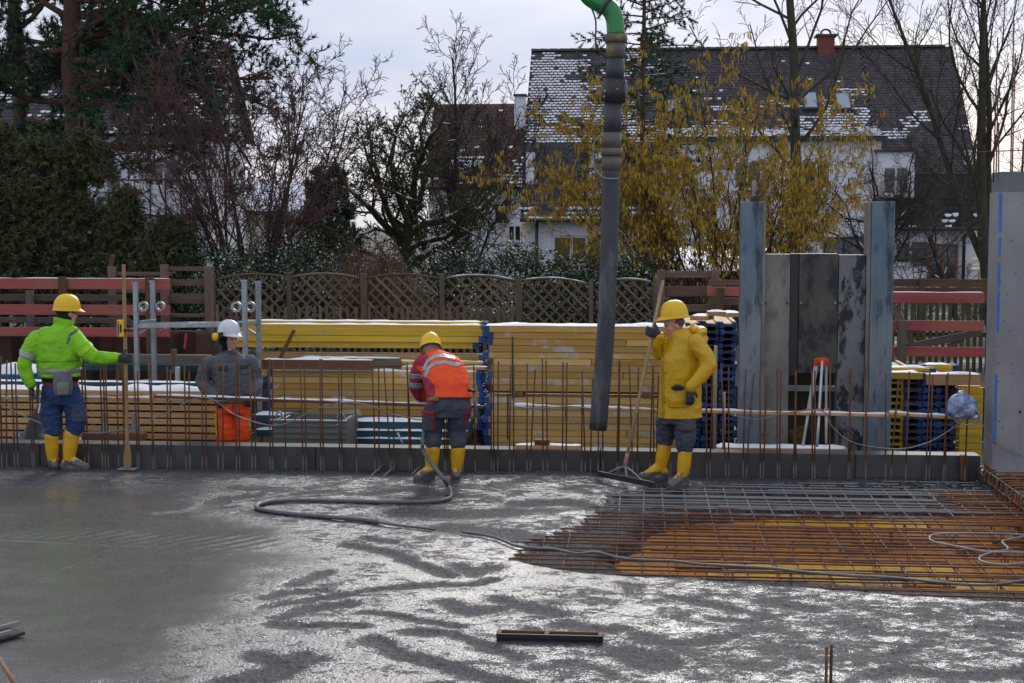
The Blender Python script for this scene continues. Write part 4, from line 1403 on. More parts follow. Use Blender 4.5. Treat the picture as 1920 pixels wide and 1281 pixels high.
rail_set('guard_rail', 'three red painted guard rail boards on posts at the left edge', -200, 318, ((521, 541), (570, 589), (612, 629)), 20.3, 'pink_board', ((122, 519, 'fence_brown'), (284, 520, 'fence_brown')))
rail_set('guard_rail', 'three red painted guard rail boards between steel upright and concrete wall', 1660, 1846, ((548, 568), (601, 620), (650, 668)), 20.2, 'pink_board', ((1690, 600, 'grey_timber'),))
for q, (a, c, w) in enumerate((((1676, 574), (1712, 650), .1), ((1660, 660), (1842, 622), .1), ((1780, 650), (1842, 606), .08))):
    tag(beam_between('timber_brace', PY(a[0], a[1], 20.36 + .05 * q), PY(c[0], c[1], 20.36 + .05 * q), .03, w, MAT['grey_timber']), ('steep', 'long shallow', 'short')[q] + ' grey brace behind the right red guard rails', 'brace', 'grey braces behind the right guard rails')
rail_set('plank_rail', 'grey weathered planks behind the left red guard rails', -200, 230, ((551, 563), (594, 604)), 20.8, 'grey_timber', ((60, 545, 'grey_timber'),), snow=False)
pr = rail_set('plank_rail', 'open frame of old pallet boards on posts left of the lattice fence', 310, 400, ((500, 508), (524, 536), (551, 569), (588, 595), (620, 630)), 21.0, 'pallet_timber', ((312, 496, 'pallet_timber'), (394, 500, 'pallet_timber')), snow=False)
rail_set('plank_rail', 'thin brown boards beside the old pallet frame', 206, 322, ((510, 517), (542, 549)), 21.2, 'pallet_timber', ((214, 500, 'pallet_timber'),), snow=False)
tag(beam_between('timber_brace', PY(205, 512, 21.3), PY(212, 478, 21.3), .05, .07, MAT['fence_brown']), 'short leaning post stub above the left red rails', 'post')
tag(beam_between('timber_brace', PY(215, 588, 20.9), PY(300, 640, 20.9), .03, .09, MAT['grey_timber']), 'diagonal grey brace behind the levelling staff', 'brace')
rail_set('plank_rail', 'stack of pallet boards behind the raised rake handle', 1232, 1342, ((508, 521), (537, 556), (571, 584)), 20.9, 'pallet_timber', ((1238, 506, 'pallet_timber'), (1340, 506, 'pallet_timber')), snow=False)
rail_set('plank_rail', 'short boards with a red piece left of the steel upright', 1328, 1400, ((525, 535), (558, 572)), 20.7, 'pallet_timber', (), snow=False)
o = rail_set('guard_rail', 'small red board piece beside the left steel upright', 1326, 1400, ((538, 555),), 20.55, 'pink_board', ((1349, 539, 'fence_brown'),), snow=False)
# walers across the yard, low behind the lumber
for q, (p0, p1, y0, y1, yo, mt, lab) in enumerate(((175, 392, 671, 688, 19.6, 'grey_timber', 'long grey timber low behind the rack posts'), (-60, 400, 690, 702, 19.9, 'teal_steel', 'dark steel waler low along the sheet piles'))):
    tag(span('waler', X(p0, yo), X(p1, yo), yo, yo + .14, Z(y1, yo), Z(y0, yo), MAT[mt]), lab, 'waler')
simple('pink_paint', (.62, .03, .09), None, 5, .6)
tag(beam_between('marker_stake', PY(346, 654, 19.0), PY(349, 626, 19.0), .025, .025, MAT['pink_paint']), 'pink painted stake beside the rack', 'stake')
tag(beam_between('timber_stake', PY(326, 700, 18.9), PY(326, 655, 18.9), .06, .06, MAT['pallet_timber']), 'pale post stub behind the starter bars left of the white-helmeted worker', 'post')
tag(beam_between('timber_stake', PY(333, 720, 18.5), PY(333, 688, 18.5), .06, .05, MAT['white_alu']), 'white post stub beside the pale one', 'post')
tag(beam_between('timber_brace', PY(220, 716, 19.0), PY(232, 672, 19.0), .05, .06, MAT['fence_brown']), 'leaning brown peg behind the levelling staff', 'peg')

# small blocks on the upstand
for q, (p0, p1, y0, y1, mt, lab) in enumerate(((967, 1090, 833, 846, 'fresh_timber', 'snow-topped squared timber on the upstand below the hose'), (1003, 1031, 823, 833, 'brown_timber', 'small block on the squared timber below the hose'))):
    yo = 15.2
    o = tag(span('timber_block', X(p0, yo), X(p1, yo), yo - .06, yo + .06, Z(y1, yo), Z(y0, yo), MAT[mt]), lab, 'block')
    if q == 0:
        snow_cap(X(p0, yo) + .01, X(p1, yo) - .01, yo - .055, yo + .055, Z(y0, yo), o, 111, .018)
tag(span('timber_block', X(1806, 15.03), X(1819, 15.03), 15.0, 15.06, .0, Z(842, 15.03), MAT['brown_timber']), 'small upright peg at the foot of the concrete wall', 'peg')
# tool handles standing behind
for q, (a, c, r_, lab) in enumerate((((1342, 648), (1339, 850), .019, 'long round tool handle standing right of the yellow-coated worker'), ((1358, 735), (1357, 842), .016, 'shorter round tool handle beside the steel upright'))):
    A, C = PY(a[0], a[1], 15.55), PY(c[0], c[1], 15.45)
    C[2] = -.1
    tag(tube('tool_handle', [C, A + (C - A) * .02, A], [r_, r_, r_ * .8], MAT['handle_wood']['Z'], None, 10), lab, 'tool handle')
# ------------------------------------------------------------------ fences between site and gardens
rs = random.Random(8)
LFY = 24.0
fposts = [(402, 519), (543, 514), (683, 516), (829, 516), (973, 520), (1108, 526), (1228, 522)]
lat = thing('lattice_fence', 'weathered wooden lattice fence with arched tops along the gardens', 'fence', (X(815, LFY), LFY, .3))
for q, (px_, py_) in enumerate(fposts):
    xx = X(px_, LFY)
    w = .05 if q in (2, 4) else .035
    span('post', xx - w, xx + w, LFY - .04, LFY + .04, .2, Z(py_, LFY) + .02, MAT['fence_timber'], lat)
for (p0, y0), (p1, y1) in zip(fposts[:-1], fposts[1:]):
    a, c = X(p0, LFY) + .05, X(p1, LFY) - .05
    zb_ = Z(606, LFY) - .25
    za, zc = Z(y0, LFY), Z(y1, LFY)

    def topz(x, a=a, c=c, za=za, zc=zc):
        u = (x - a) / (c - a)
        return za + (zc - za) * u + .07 * 4 * u * (1 - u) - .06
    arch = [(x, LFY, topz(x)) for x in np.linspace(a, c, 12)]
    tube('top_rail', arch, .02, MAT['fence_timber']['X'], lat, 6)
    if p0 > 800:
        V, F = tubes([(np.array(arch) + np.array([0, 0, .014]), np.array([.004] + [.012 + rs.uniform(-.006, .003) for _ in range(10)] + [.004]))], 5)
        mobj('snow', V, F, MAT['snow'], lat, True)
    for s in (1, -1):
        off = -1.6
        while off < (c - a) + 1.6:
            p_ = []
            for tt in np.linspace(0, 3, 61):
                x = a + off + (tt if s > 0 else -tt)
                z = zb_ + tt * 1.0
                if a <= x <= c and z <= topz(x):
                    p_.append((x, z))
            if len(p_) > 3:
                beam_between('slat', (p_[0][0], LFY + .012 * s, p_[0][1]), (p_[-1][0], LFY + .012 * s, p_[-1][1]), .014, .036, MAT['fence_timber'], lat, .002)
            off += .185 + rs.uniform(-.008, .008)
pk = thing('picket_fence', 'low grey picket fence in front of the lattice fence', 'fence', (X(690, 23.4), 23.4, .3))
x = X(408, 23.4)
while x < X(968, 23.4):
    z1 = Z(577, 23.4) + rs.uniform(-.03, .03)
    box('picket', (x, 23.4, (z1 + .1) / 2), (.048 + rs.uniform(-.008, .008), .02, z1 - .1), MAT['fence_timber'], pk, (0, rs.uniform(-.03, .03), 0))
    x += .112 + rs.uniform(-.012, .012)
for zz in (.9, .45):
    span('rail', X(405, 23.4), X(970, 23.4), 23.415, 23.45, zz, zz + .06, MAT['fence_timber'], pk)
bf = thing('board_fence', 'brown horizontal board fence behind the right red guard rails', 'fence', (X(1760, 25), 25, .3))
for q, (y0, y1) in enumerate(((521, 535), (536, 550), (551, 565))):
    for p0, p1 in ((1640, 1727), (1728, 1870)):
        span('board', X(p0, 25), X(p1, 25) - .02, 25, 25.03, Z(y1, 25), Z(y0, 25), MAT['fence_brown'], bf)
span('post', X(1726, 25) - .05, X(1726, 25) + .05, 24.93, 24.995, .2, Z(519, 25), MAT['fence_brown'], bf)
simple('mossy_slat', (.06, .065, .02), (.04, .042, .016), 4, .85, rand=.3)
gpf = thing('picket_fence', 'mossy green picket fence seen between the right red guard rails', 'fence', (X(1760, 23), 23, .3))
x = X(1650, 23)
while x < X(1860, 23):
    box('picket', (x, 23, .75), (.055, .02, 1.25), MAT['mossy_slat'], gpf, (0, rs.uniform(-.02, .02), 0))
    x += .095
span('rail', X(1650, 23), X(1860, 23), 23.015, 23.05, .85, .92, MAT['mossy_slat'], gpf)

# ------------------------------------------------------------------ trees
simple('bark_pine', (.12, .055, .034), (.05, .034, .027), 7, .9, bump=.9, bscale=14, stretch=(1, 1, .4))
simple('bark_grey', (.055, .046, .038), (.03, .026, .022), 6, .9, bump=.6, bscale=22)
simple('bark_moss', (.032, .030, .022), (.055, .055, .014), 7, .95, bump=.6, bscale=22, p=(.42, .62))
simple('bark_red', (.12, .055, .052), (.075, .036, .036), 5, .85)
simple('bark_brown', (.085, .056, .036), (.05, .035, .024), 5, .85)
simple('bark_green', (.055, .052, .03), (.035, .03, .02), 4, .85)
leafy('needles', (.016, .046, .026), (.05, .125, .05), .55)
leafy('needles_blue', (.016, .045, .028), (.05, .115, .06), .55)
leafy('thuja', (.032, .052, .024), (.125, .14, .055), .7)
leafy('laurel', (.012, .026, .012), (.042, .085, .030), .4, .5, (.6, .63, .68), .93)
leafy('catkins', (.32, .205, .02), (.56, .385, .05), .7)
leafy('bramble', (.075, .04, .026), (.17, .10, .055), .8)


def unit(v):
    return v / (np.linalg.norm(v) + 1e-9)


def grow(rg, base, d, L, r, lvl, P, out):
    p = P[lvl]
    n = p.get('n', 5)
    pts, rad = [np.array(base, float)], [r]
    d = unit(np.array(d, float))
    tip = p.get('tip', .35)
    for i in range(n):
        d = unit(d + rg.normal(0, p.get('wig', .15), 3) + np.array([0, 0, p.get('up', 0.05)]))
        pts.append(pts[-1] + d * L / n)
        rad.append(max(P[0]['rmin'], r * (1 - (1 - tip) * (i + 1) / n)))
    out.setdefault(lvl, []).append((np.array(pts), np.array(rad)))
    if lvl + 1 >= len(P):
        return
    c = P[lvl + 1]
    kids = rg.integers(c['kids'][0], c['kids'][1] + 1)
    if L < c.get('minL', 0):
        kids = 0
    az0 = rg.uniform(0, 6.28)
    for k in range(kids):
        t = c.get('t0', .3) + (1 - c.get('t0', .3)) * (k + rg.uniform(0, 1)) / kids
        t = min(t, .99)
        f = t * n
        i = min(int(f), n - 1)
        pos = pts[i] + (pts[i + 1] - pts[i]) * (f - i)
        dd = unit(pts[i + 1] - pts[i])
        rr = rad[i] + (rad[i + 1] - rad[i]) * (f - i)
        az = az0 + k * 2.4 + rg.uniform(-.5, .5)
        side = unit(np.cross(dd, [0.31, .17, 1.0]) if abs(dd[2]) < .95 else np.cross(dd, [1, 0, 0]))
        side2 = np.cross(dd, side)
        ang = math.radians(rg.uniform(*c['ang']))
        nd_ = dd * math.cos(ang) + (side * math.cos(az) + side2 * math.sin(az)) * math.sin(ang)
        LL = L * rg.uniform(*c['lr']) * (1 - c.get('taperL', .4) * t)
        grow(rg, pos, nd_, LL, min(rr * .92, max(P[0]['rmin'], rr * c.get('rr', .55))), lvl + 1, P, out)


def tree_obj(name, label, cat, base, out, bark, twig, split=2, group=None, sides=(8, 6, 3), snow=False):
    r_ = thing(name, label, cat, base, group)
    tr = [q for l in out for q in out[l] if l < split]
    tw = [q for l in out for q in out[l] if l >= split]
    V, F = tubes(out[0], sides[0])
    lst = [(V, F)]
    rest = [q for l in out for q in out[l] if 0 < l < split]
    if rest:
        lst.append(tubes(rest, sides[1]))
    off = 0
    VV, FF = [], []
    for V, F in lst:
        VV.append(V)
        FF.append(F + off)
        off += len(V)
    mobj('trunk', np.concatenate(VV), np.concatenate(FF), MAT[bark], r_, True)
    if tw:
        V, F = tubes(tw, sides[2])
        mobj('crown', V, F, MAT[twig], r_, True)
    return r_


def snow_on(parent, polys, rmin, frac, rg, flat=.75):
    """snow lying along the upper side of sloping limbs"""
    res = []
    for p, r in polys:
        for i in range(len(p) - 1):
            d = unit(p[i + 1] - p[i])
            if r[i] > rmin and abs(d[2]) < flat and rg.random() < frac:
                a = p[i] + np.array([0, 0, r[i] * .62])
                c = p[i + 1] + np.array([0, 0, r[i + 1] * .62])
                m_ = (a + c) / 2
                res.append((np.array([a, a + (c - a) * .2, m_, a + (c - a) * .8, c]), np.array([.3, .7, .8, .7, .3]) * r[i]))
    if res:
        V, F = tubes(res, 6)
        mobj('snow', V, F, MAT['snow'], parent, True)['kind'] = 'stuff'


def tufts(pts, dirs, rg, n, ln, w, spread=1.0):
    """needle bundles: thin triangles fanning from each point"""
    N = len(pts)
    P_ = np.repeat(np.asarray(pts), n, axis=0)
    D = np.repeat(np.asarray(dirs), n, axis=0) + rg.normal(0, spread * .6, (N * n, 3))
    D /= np.linalg.norm(D, axis=1, keepdims=True) + 1e-9
    S = np.cross(D, rg.normal(0, 1, (N * n, 3)))
    S /= np.linalg.norm(S, axis=1, keepdims=True) + 1e-9
    l_ = ln * rg.uniform(.6, 1.2, (N * n, 1))
    V = np.stack([P_ - S * w, P_ + S * w, P_ + D * l_], 1).reshape(-1, 3)
    F = np.arange(N * n * 3).reshape(-1, 3)
    sh = np.repeat(np.clip(np.repeat(rg.uniform(0, .7, N), n) + rg.uniform(-.1, .3, N * n), 0, 1), 3)
    return V, F, sh


def ends(out, lvls, per=1, rg=None):
    P_, D = [], []
    for l in lvls:
        for p, r in out.get(l, []):
            for k in range(per):
                i = len(p) - 1 - (k % (len(p) - 1))
                P_.append(p[i])
                D.append(unit(p[i] - p[i - 1]))
    return np.array(P_), np.array(D)


# --- the two tall pines at the left
def pine(name, label, px_, Yp, H, r0, seed, lean, limbs):
    rg = np.random.default_rng(seed)
    b_ = np.array([X(px_, Yp), Yp, .25])
    P = [dict(n=9, wig=.035, up=.05, tip=.35, rmin=.006), dict(kids=(0, 0), ang=(60, 95), lr=(.2, .3), t0=.4, n=7, wig=.2, up=-.01, tip=.3, rr=.32),
         dict(kids=(9, 12), ang=(35, 75), lr=(.28, .42), t0=.2, n=4, wig=.2, up=.05, rr=.45, tip=.4), dict(kids=(7, 10), ang=(30, 70), lr=(.3, .5), t0=.2, n=3, wig=.2, up=.08, rr=.5)]
    out = {}
    pts = np.array([b_ + np.array([lean * (k / 9) * H + rg.normal(0, .05), rg.normal(0, .05), k / 9 * H]) for k in range(10)])
    rad = r0 * (1 - .62 * np.linspace(0, 1, 10))
    out[0] = [(pts, rad)]
    for zf, az, L, rise in limbs:
        k = zf * 9
        i = min(int(k), 8)
        pos = pts[i] + (pts[i + 1] - pts[i]) * (k - i)
        d = np.array([math.cos(az), math.sin(az), rise])
        grow(rg, pos, d, L, rad[i] * .42, 1, P, out)
    r_ = tree_obj(name, label, 'tree', b_, out, 'bark_pine', 'bark_pine', 3, sides=(10, 6, 3))
    E1, D1 = ends(out, [3], 3)
    V, F, sh = tufts(E1, D1 + np.array([0, 0, .2]), rg, 14, .17, .013, 1.2)
    mobj('needles', V, F, MAT['needles'], r_, False, sh)
    return r_


rg0 = np.random.default_rng(3)
limbsA = [(.23, 2.9, 2.2, .1), (.25, -.3, 3.4, .05), (.28, -.05, 4.4, .1), (.29, 3.2, 2.6, .1), (.30, .05, 4.4, .16), (.315, -.5, 3.6, .2), (.325, .25, 4.8, .18), (.33, -.15, 4.8, .25), (.345, .5, 4.2, .2), (.35, 2.7, 3, .2), (.355, -.35, 4.4, .25), (.365, .1, 5.2, .22), (.375, .3, 5.0, .25), (.385, -.2, 5.0, .3), (.395, 3.5, 3, .2), (.40, .0, 5.4, .2), (.36, 3.0, 2.6, .1), (.40, .3, 3.8, .12), (.44, -.1, 4.2, .2), (.47, 2.6, 2.8, .15), (.5, -.7, 3.2, .2), (.53, .5, 4.2, .25), (.56, .0, 4.4, .3), (.6, 3.6, 3, .2), (.63, -.3, 4.2, .3), (.66, .9, 3.6, .3)]
limbsA += [(.34, -.6, 3.2, .05), (.38, .15, 4.6, .0), (.42, -.25, 4.4, .1), (.46, .1, 5.0, .12), (.49, .35, 4.6, .15), (.52, -.15, 5.0, .2), (.55, .2, 5.2, .22), (.58, -.4, 4.6, .25), (.45, 3.3, 3.0, .05), (.52, 2.9, 3.2, .1)]
limbsA += [(.68 + .3 * k / 16, k * 2.4, 3.6 - 1.6 * k / 16, .35) for k in range(16)]
pine('pine_tree', 'taller pine with reddish trunk and long drooping limbs at left', 150, 31, 17.0, .25, 5, -.004, limbsA)
limbsB = [(.2, .2, 2.4, .1), (.23, -.4, 2.6, .1), (.26, .1, 3.0, .1), (.28, 3.0, 2.4, .1), (.3, -.2, 3.0, .15), (.33, .3, 3.2, .15), (.35, -.5, 3.0, .2), (.37, .0, 3.4, .2), (.39, 2.5, 2.6, .2), (.4, .2, 3.4, .2), (.43, -.3, 3.2, .2), (.45, .1, 3.4, .2), (.3, .4, 2.4, .1), (.36, 2.6, 2.6, .0), (.42, -.5, 2.8, .1), (.48, .2, 3, .2), (.52, 3.4, 2.8, .1), (.56, -.2, 3, .25)] + [(.6 + .38 * k / 14, k * 2.4 + 1, 3.2 - 1.3 * k / 14, .3) for k in range(14)]
pine('pine_tree', 'second darker pine close to the left edge', 48, 34, 16.0, .2, 9, -.003, limbsB)


# --- thujas: upright fans of scale-leaf sprays
def thuja(label, px_, Yt, topy, rx, seed, n=2600, base_z=.2):
    rg = np.random.default_rng(seed)
    b_ = np.array([X(px_, Yt), Yt, base_z])
    H = Z(topy, Yt, px_) - base_z
    r_ = thing('thuja_tree', label, 'tree', b_, 'thujas at left')
    tube('trunk', [b_, b_ + np.array([.03, 0, H * .5]), b_ + np.array([0, 0, H * .93])], [.09, .06, .012], MAT['bark_brown'], r_, 7)
    limbs = []
    C, D = [], []
    for k in range(70):
        t = rg.uniform(.04, 1) ** .9
        az = rg.uniform(0, 6.28)
        rr = rx * (1 - t ** 1.7) ** .6 * rg.uniform(.7, 1.1) + .06
        a = b_ + np.array([0, 0, H * t * .9])
        c = a + np.array([math.cos(az) * rr, math.sin(az) * rr, rr * .55])
        limbs.append((np.array([a, (a + c) / 2 + np.array([0, 0, -.04]), c]), np.array([.018, .012, .006])))
        m_ = n // 70
        tt = rg.uniform(.35, 1.08, m_)[:, None]
        q = a + (c - a) * tt + rg.normal(0, .11 + .06 * rr, (m_, 3))
        C.append(q)
        D.append(np.tile(np.array([math.cos(az) * .5, math.sin(az) * .5, -.1]), (m_, 1)) + rg.normal(0, .35, (m_, 3)) + np.array([0, 0, -.15]))
    V, F = tubes(limbs, 4)
    mobj('branches', V, F, MAT['bark_brown'], r_, True)
    C, D = np.concatenate(C), np.concatenate(D)
    V, F, sh = tufts(C, D, rg, 9, .14, .013, .8)
    mobj('crown', V, F, MAT['thuja'], r_, False, sh)
    return r_


for q, (px_, Yt, ty, rx, lab) in enumerate(((10, 27.5, 205, 1.0, 'dark thuja at the very left edge below the pines'), (88, 26.8, 235, .9, 'thick dark thuja left of the tall pine trunk'), (160, 27.2, 215, .9, 'dark thuja standing before the tall pine trunk'),
                                            (232, 26.6, 330, .5, 'brownish thuja right of the tall pine trunk'), (318, 26.4, 398, .62, 'low bushy thuja below the balcony'), (-70, 26.5, 180, 1.1, 'broad thuja cut off by the left edge'))):
    thuja(lab, px_, Yt, ty, rx, 30 + q, 3600 if q < 3 else 2800)

# --- bare trees
def bare(name, label, px_, Yt, specs, seed, bark, twig, P, split=2, dens=1, snow=None, group=None, base_z=.25, sides=(8, 5, 3), moss=False):
    rg = np.random.default_rng(seed)
    b_ = np.array([X(px_, Yt), Yt, base_z])
    out = {}
    for off, d, L, r in specs:
        grow(rg, b_ + np.array(off, float), d, L, r, 0, P, out)
    r_ = tree_obj(name, label, 'tree' if 'shrub' not in name else 'shrub', b_, out, bark, twig, split, group, sides)
    if snow:
        snow_on(r_, [q for l in (0, 1, 2) for q in out.get(l, [])], snow[0], snow[1], rg)
    if moss:
        E1, D1 = ends(out, [2, 3], 2)
        sel = rg.random(len(E1)) < .55
        V, F, sh = tufts(E1[sel], D1[sel], rg, 4, .05, .012, 1.5)
        mobj('lichen', V, F, MAT['lichen'], r_, False, sh)
    return r_, out


leafy('lichen', (.05, .048, .016), (.15, .14, .025), .9)
fan = [((rs.uniform(-.12, .12), rs.uniform(-.1, .1), 0), (math.sin(a) * .46, rs.uniform(-.25, .25), 1), rs.uniform(4.0, 5.5), rs.uniform(.03, .05)) for a in np.linspace(-1.45, 1.4, 17)]
bare('bare_shrub', 'tall multi-stemmed bare shrub with reddish twigs behind the white-helmeted worker', 468, 27.0, fan, 41, 'bark_brown', 'bark_red',
     [dict(n=7, wig=.09, up=.05, tip=.3, rmin=.0058), dict(kids=(7, 10), ang=(20, 50), lr=(.3, .5), t0=.25, n=5, wig=.14, up=.06, rr=.5), dict(kids=(7, 10), ang=(25, 60), lr=(.3, .5), t0=.15, n=4, wig=.18, up=.05, rr=.5), dict(kids=(5, 7), ang=(25, 65), lr=(.35, .6), t0=.1, n=3, wig=.2, up=.03, rr=.6)])

apple = [((0, 0, 0), (.05, 0, 1), 1.25, .16)]
PA = [dict(n=5, wig=.12, up=.05, tip=.75, rmin=.0066), dict(kids=(0, 0), ang=(45, 85), lr=(1.6, 2.4), t0=.75, n=8, wig=.24, up=.06, rr=.6, tip=.3, taperL=0), dict(kids=(8, 11), ang=(30, 80), lr=(.3, .55), t0=.15, n=5, wig=.28, up=.10, rr=.5),
      dict(kids=(9, 12), ang=(30, 80), lr=(.28, .5), t0=.1, n=3, wig=.3, up=.12, rr=.5), dict(kids=(4, 6), ang=(30, 80), lr=(.3, .6), t0=.1, n=2, wig=.3, up=.1, rr=.6)]
rgA = np.random.default_rng(17)
bA = np.array([X(765, 30), 30, .25])
outA = {}
trunkA = np.array([bA + np.array(v) for v in ((0, 0, 0), (.02, 0, .6), (-.03, .02, 1.2), (-.02, 0, 1.9), (.05, 0, 2.6))])
outA[0] = [(trunkA, np.array([.19, .15, .13, .12, .1]))]
for s_, d, L, r in (((-.02, 0, 1.6), (-.62, .1, .9), 2.7, .095), ((.0, 0, 1.5), (.9, -.2, .35), 2.4, .085), ((.03, 0, 2.1), (.7, .2, .8), 2.9, .085), ((.05, 0, 2.5), (.1, -.1, 1), 2.9, .08), ((0, 0, 2.0), (-.5, -.5, .9), 2.6, .075), ((.05, 0, 2.5), (.45, .5, .9), 2.7, .07), ((0, 0, 1.4), (-.9, -.1, .35), 2.2, .065), ((.03, 0, 2.3), (-.25, .4, 1), 2.8, .065), ((0, 0, 1.8), (.95, -.35, .25), 2.6, .06), ((0, 0, 2.2), (-.75, .2, .6), 2.5, .06), ((.02, 0, 2.4), (.3, -.4, .9), 2.6, .06)):
    grow(rgA, bA + np.array(s_), d, L, r, 1, PA, outA)
rA = tree_obj('apple_tree', 'gnarled mossy fruit tree with snow along its crooked limbs', 'tree', bA, outA, 'bark_moss', 'bark_moss', 2, sides=(10, 7, 3))
snow_on(rA, outA[1] + outA[2][:60], .012, .55, rgA, .72)
E1, D1 = ends(outA, [2, 3], 2)
V, F, sh = tufts(E1, D1, rgA, 5, .055, .013, 1.5)
mobj('lichen', V, F, MAT['lichen'], rA, False, sh)

PU = [dict(n=8, wig=.08, up=.08, tip=.25, rmin=.007), dict(kids=(16, 20), ang=(30, 60), lr=(.28, .45), t0=.22, n=5, wig=.15, up=.12, rr=.42), dict(kids=(7, 10), ang=(25, 55), lr=(.3, .5), t0=.15, n=4, wig=.2, up=.1, rr=.5), dict(kids=(4, 7), ang=(25, 60), lr=(.35, .6), t0=.1, n=3, wig=.2, up=.1, rr=.6)]
bare('bare_tree', 'upright bare tree with spiky top rising behind the gnarled fruit tree', 852, 38, [((0, 0, 0), (.02, 0, 1), 6.6, .09), ((.2, 0, 0), (.25, .1, 1), 4.6, .05), ((-.2, 0, 0), (-.22, .1, 1), 4.4, .05), ((.1, 0, 0), (.1, .1, 1), 5.6, .05), ((-.1, 0, 0), (-.08, -.1, 1), 5.4, .05)], 43, 'bark_grey', 'bark_grey', PU)
bare('bare_tree', 'small mossy fruit tree right of the gnarled one', 818, 31, [((0, 0, 0), (.1, 0, 1), 1.2, .11)], 48, 'bark_moss', 'bark_moss',
     [dict(n=4, wig=.1, up=.05, tip=.7, rmin=.0048), dict(kids=(7, 8), ang=(30, 80), lr=(1.2, 1.9), t0=.55, n=7, wig=.25, up=.06, rr=.55, taperL=0), dict(kids=(7, 10), ang=(30, 80), lr=(.3, .5), t0=.15, n=4, wig=.28, up=.08, rr=.5), dict(kids=(6, 9), ang=(30, 80), lr=(.28, .5), t0=.1, n=3, wig=.3, up=.1, rr=.5), dict(kids=(2, 4), ang=(30, 80), lr=(.3, .6), t0=.1, n=2, wig=.3, up=.1, rr=.6)], snow=(.02, .3), moss=True)
PT = [dict(n=10, wig=.035, up=.05, tip=.3, rmin=.0065), dict(kids=(24, 26), ang=(35, 65), lr=(.24, .40), t0=.28, n=7, wig=.13, up=.09, rr=.38, tip=.3), dict(kids=(7, 10), ang=(25, 55), lr=(.28, .45), t0=.2, n=4, wig=.18, up=.08, rr=.5), dict(kids=(4, 7), ang=(25, 60), lr=(.3, .55), t0=.15, n=3, wig=.22, up=.05, rr=.55)]
bare('bare_tree', 'tall straight bare tree rising out of frame behind the steel formwork', 1484, 33, [((0, 0, 0), (.01, 0, 1), 12.0, .15)], 51, 'bark_green', 'bark_brown', PT)
bare('bare_tree', 'wide forking bare tree above the concrete wall at right', 1856, 36, [((0, 0, 0), (-.12, 0, 1), 9.0, .17), ((.0, 0, .6), (.35, .1, 1), 7.5, .10), ((-.1, 0, 1.2), (-.42, .15, 1), 8.0, .10), ((-.05, 0, 2.0), (-.05, .2, 1), 8.5, .09)], 53, 'bark_green', 'bark_brown',
     [dict(n=9, wig=.05, up=.05, tip=.25, rmin=.006), dict(kids=(14, 17), ang=(20, 50), lr=(.3, .5), t0=.2, n=7, wig=.1, up=.08, rr=.42, tip=.3), dict(kids=(8, 11), ang=(20, 50), lr=(.28, .45), t0=.2, n=4, wig=.15, up=.08, rr=.5), dict(kids=(5, 7), ang=(25, 55), lr=(.3, .55), t0=.15, n=3, wig=.2, up=.05, rr=.55)])
bare('bare_tree', 'crooked dark fruit tree before the white dormer of the right house', 1612, 31, [((0, 0, 0), (.1, 0, 1), 2.0, .10), ((.4, .2, 0), (.25, .2, 1), 2.2, .07)], 57, 'bark_moss', 'bark_grey',
     [dict(n=6, wig=.16, up=.05, tip=.6, rmin=.0048), dict(kids=(6, 7), ang=(20, 65), lr=(.8, 1.3), t0=.5, n=8, wig=.22, up=.08, rr=.6, taperL=0), dict(kids=(8, 10), ang=(30, 75), lr=(.3, .5), t0=.15, n=5, wig=.2, up=.06, rr=.5), dict(kids=(5, 8), ang=(30, 70), lr=(.3, .55), t0=.1, n=4, wig=.25, up=.05, rr=.5), dict(kids=(2, 4), ang=(30, 80), lr=(.4, .7), t0=.1, n=2, wig=.25, up=.05, rr=.6)], snow=(.02, .15))
bare('bare_tree', 'thin drooping tree with snowy boughs left of the concrete wall', 1800, 31, [((0, 0, 0), (-.1, 0, 1), 2.2, .07), ((.1, 0, 0), (-.35, .1, 1), 2.4, .05)], 58, 'bark_grey', 'bark_brown',
     [dict(n=6, wig=.12, up=.03, tip=.5, rmin=.0045), dict(kids=(7, 9), ang=(35, 80), lr=(.5, .9), t0=.3, n=6, wig=.18, up=.0, rr=.5, taperL=0), dict(kids=(7, 9), ang=(30, 70), lr=(.3, .5), t0=.15, n=4, wig=.2, up=.03, rr=.5), dict(kids=(4, 7), ang=(30, 70), lr=(.3, .6), t0=.1, n=3, wig=.2, up=.03, rr=.5)], snow=(.015, .3))
bare('bare_shrub', 'rounded reddish bare shrub against the concrete wall', 1838, 28, [((rs.uniform(-.15, .15), 0, 0), (math.sin(a) * .7, rs.uniform(-.4, .4), 1), rs.uniform(.8, 1.2), .012) for a in np.linspace(-1.3, 1.3, 16)], 59, 'bark_red', 'bark_red',
     [dict(n=4, wig=.15, up=.03, tip=.4, rmin=.004), dict(kids=(6, 8), ang=(20, 60), lr=(.35, .55), t0=.2, n=3, wig=.2, up=.03, rr=.6), dict(kids=(5, 7), ang=(20, 60), lr=(.4, .6), t0=.2, n=3, wig=.2, up=.0, rr=.6)], base_z=.5)
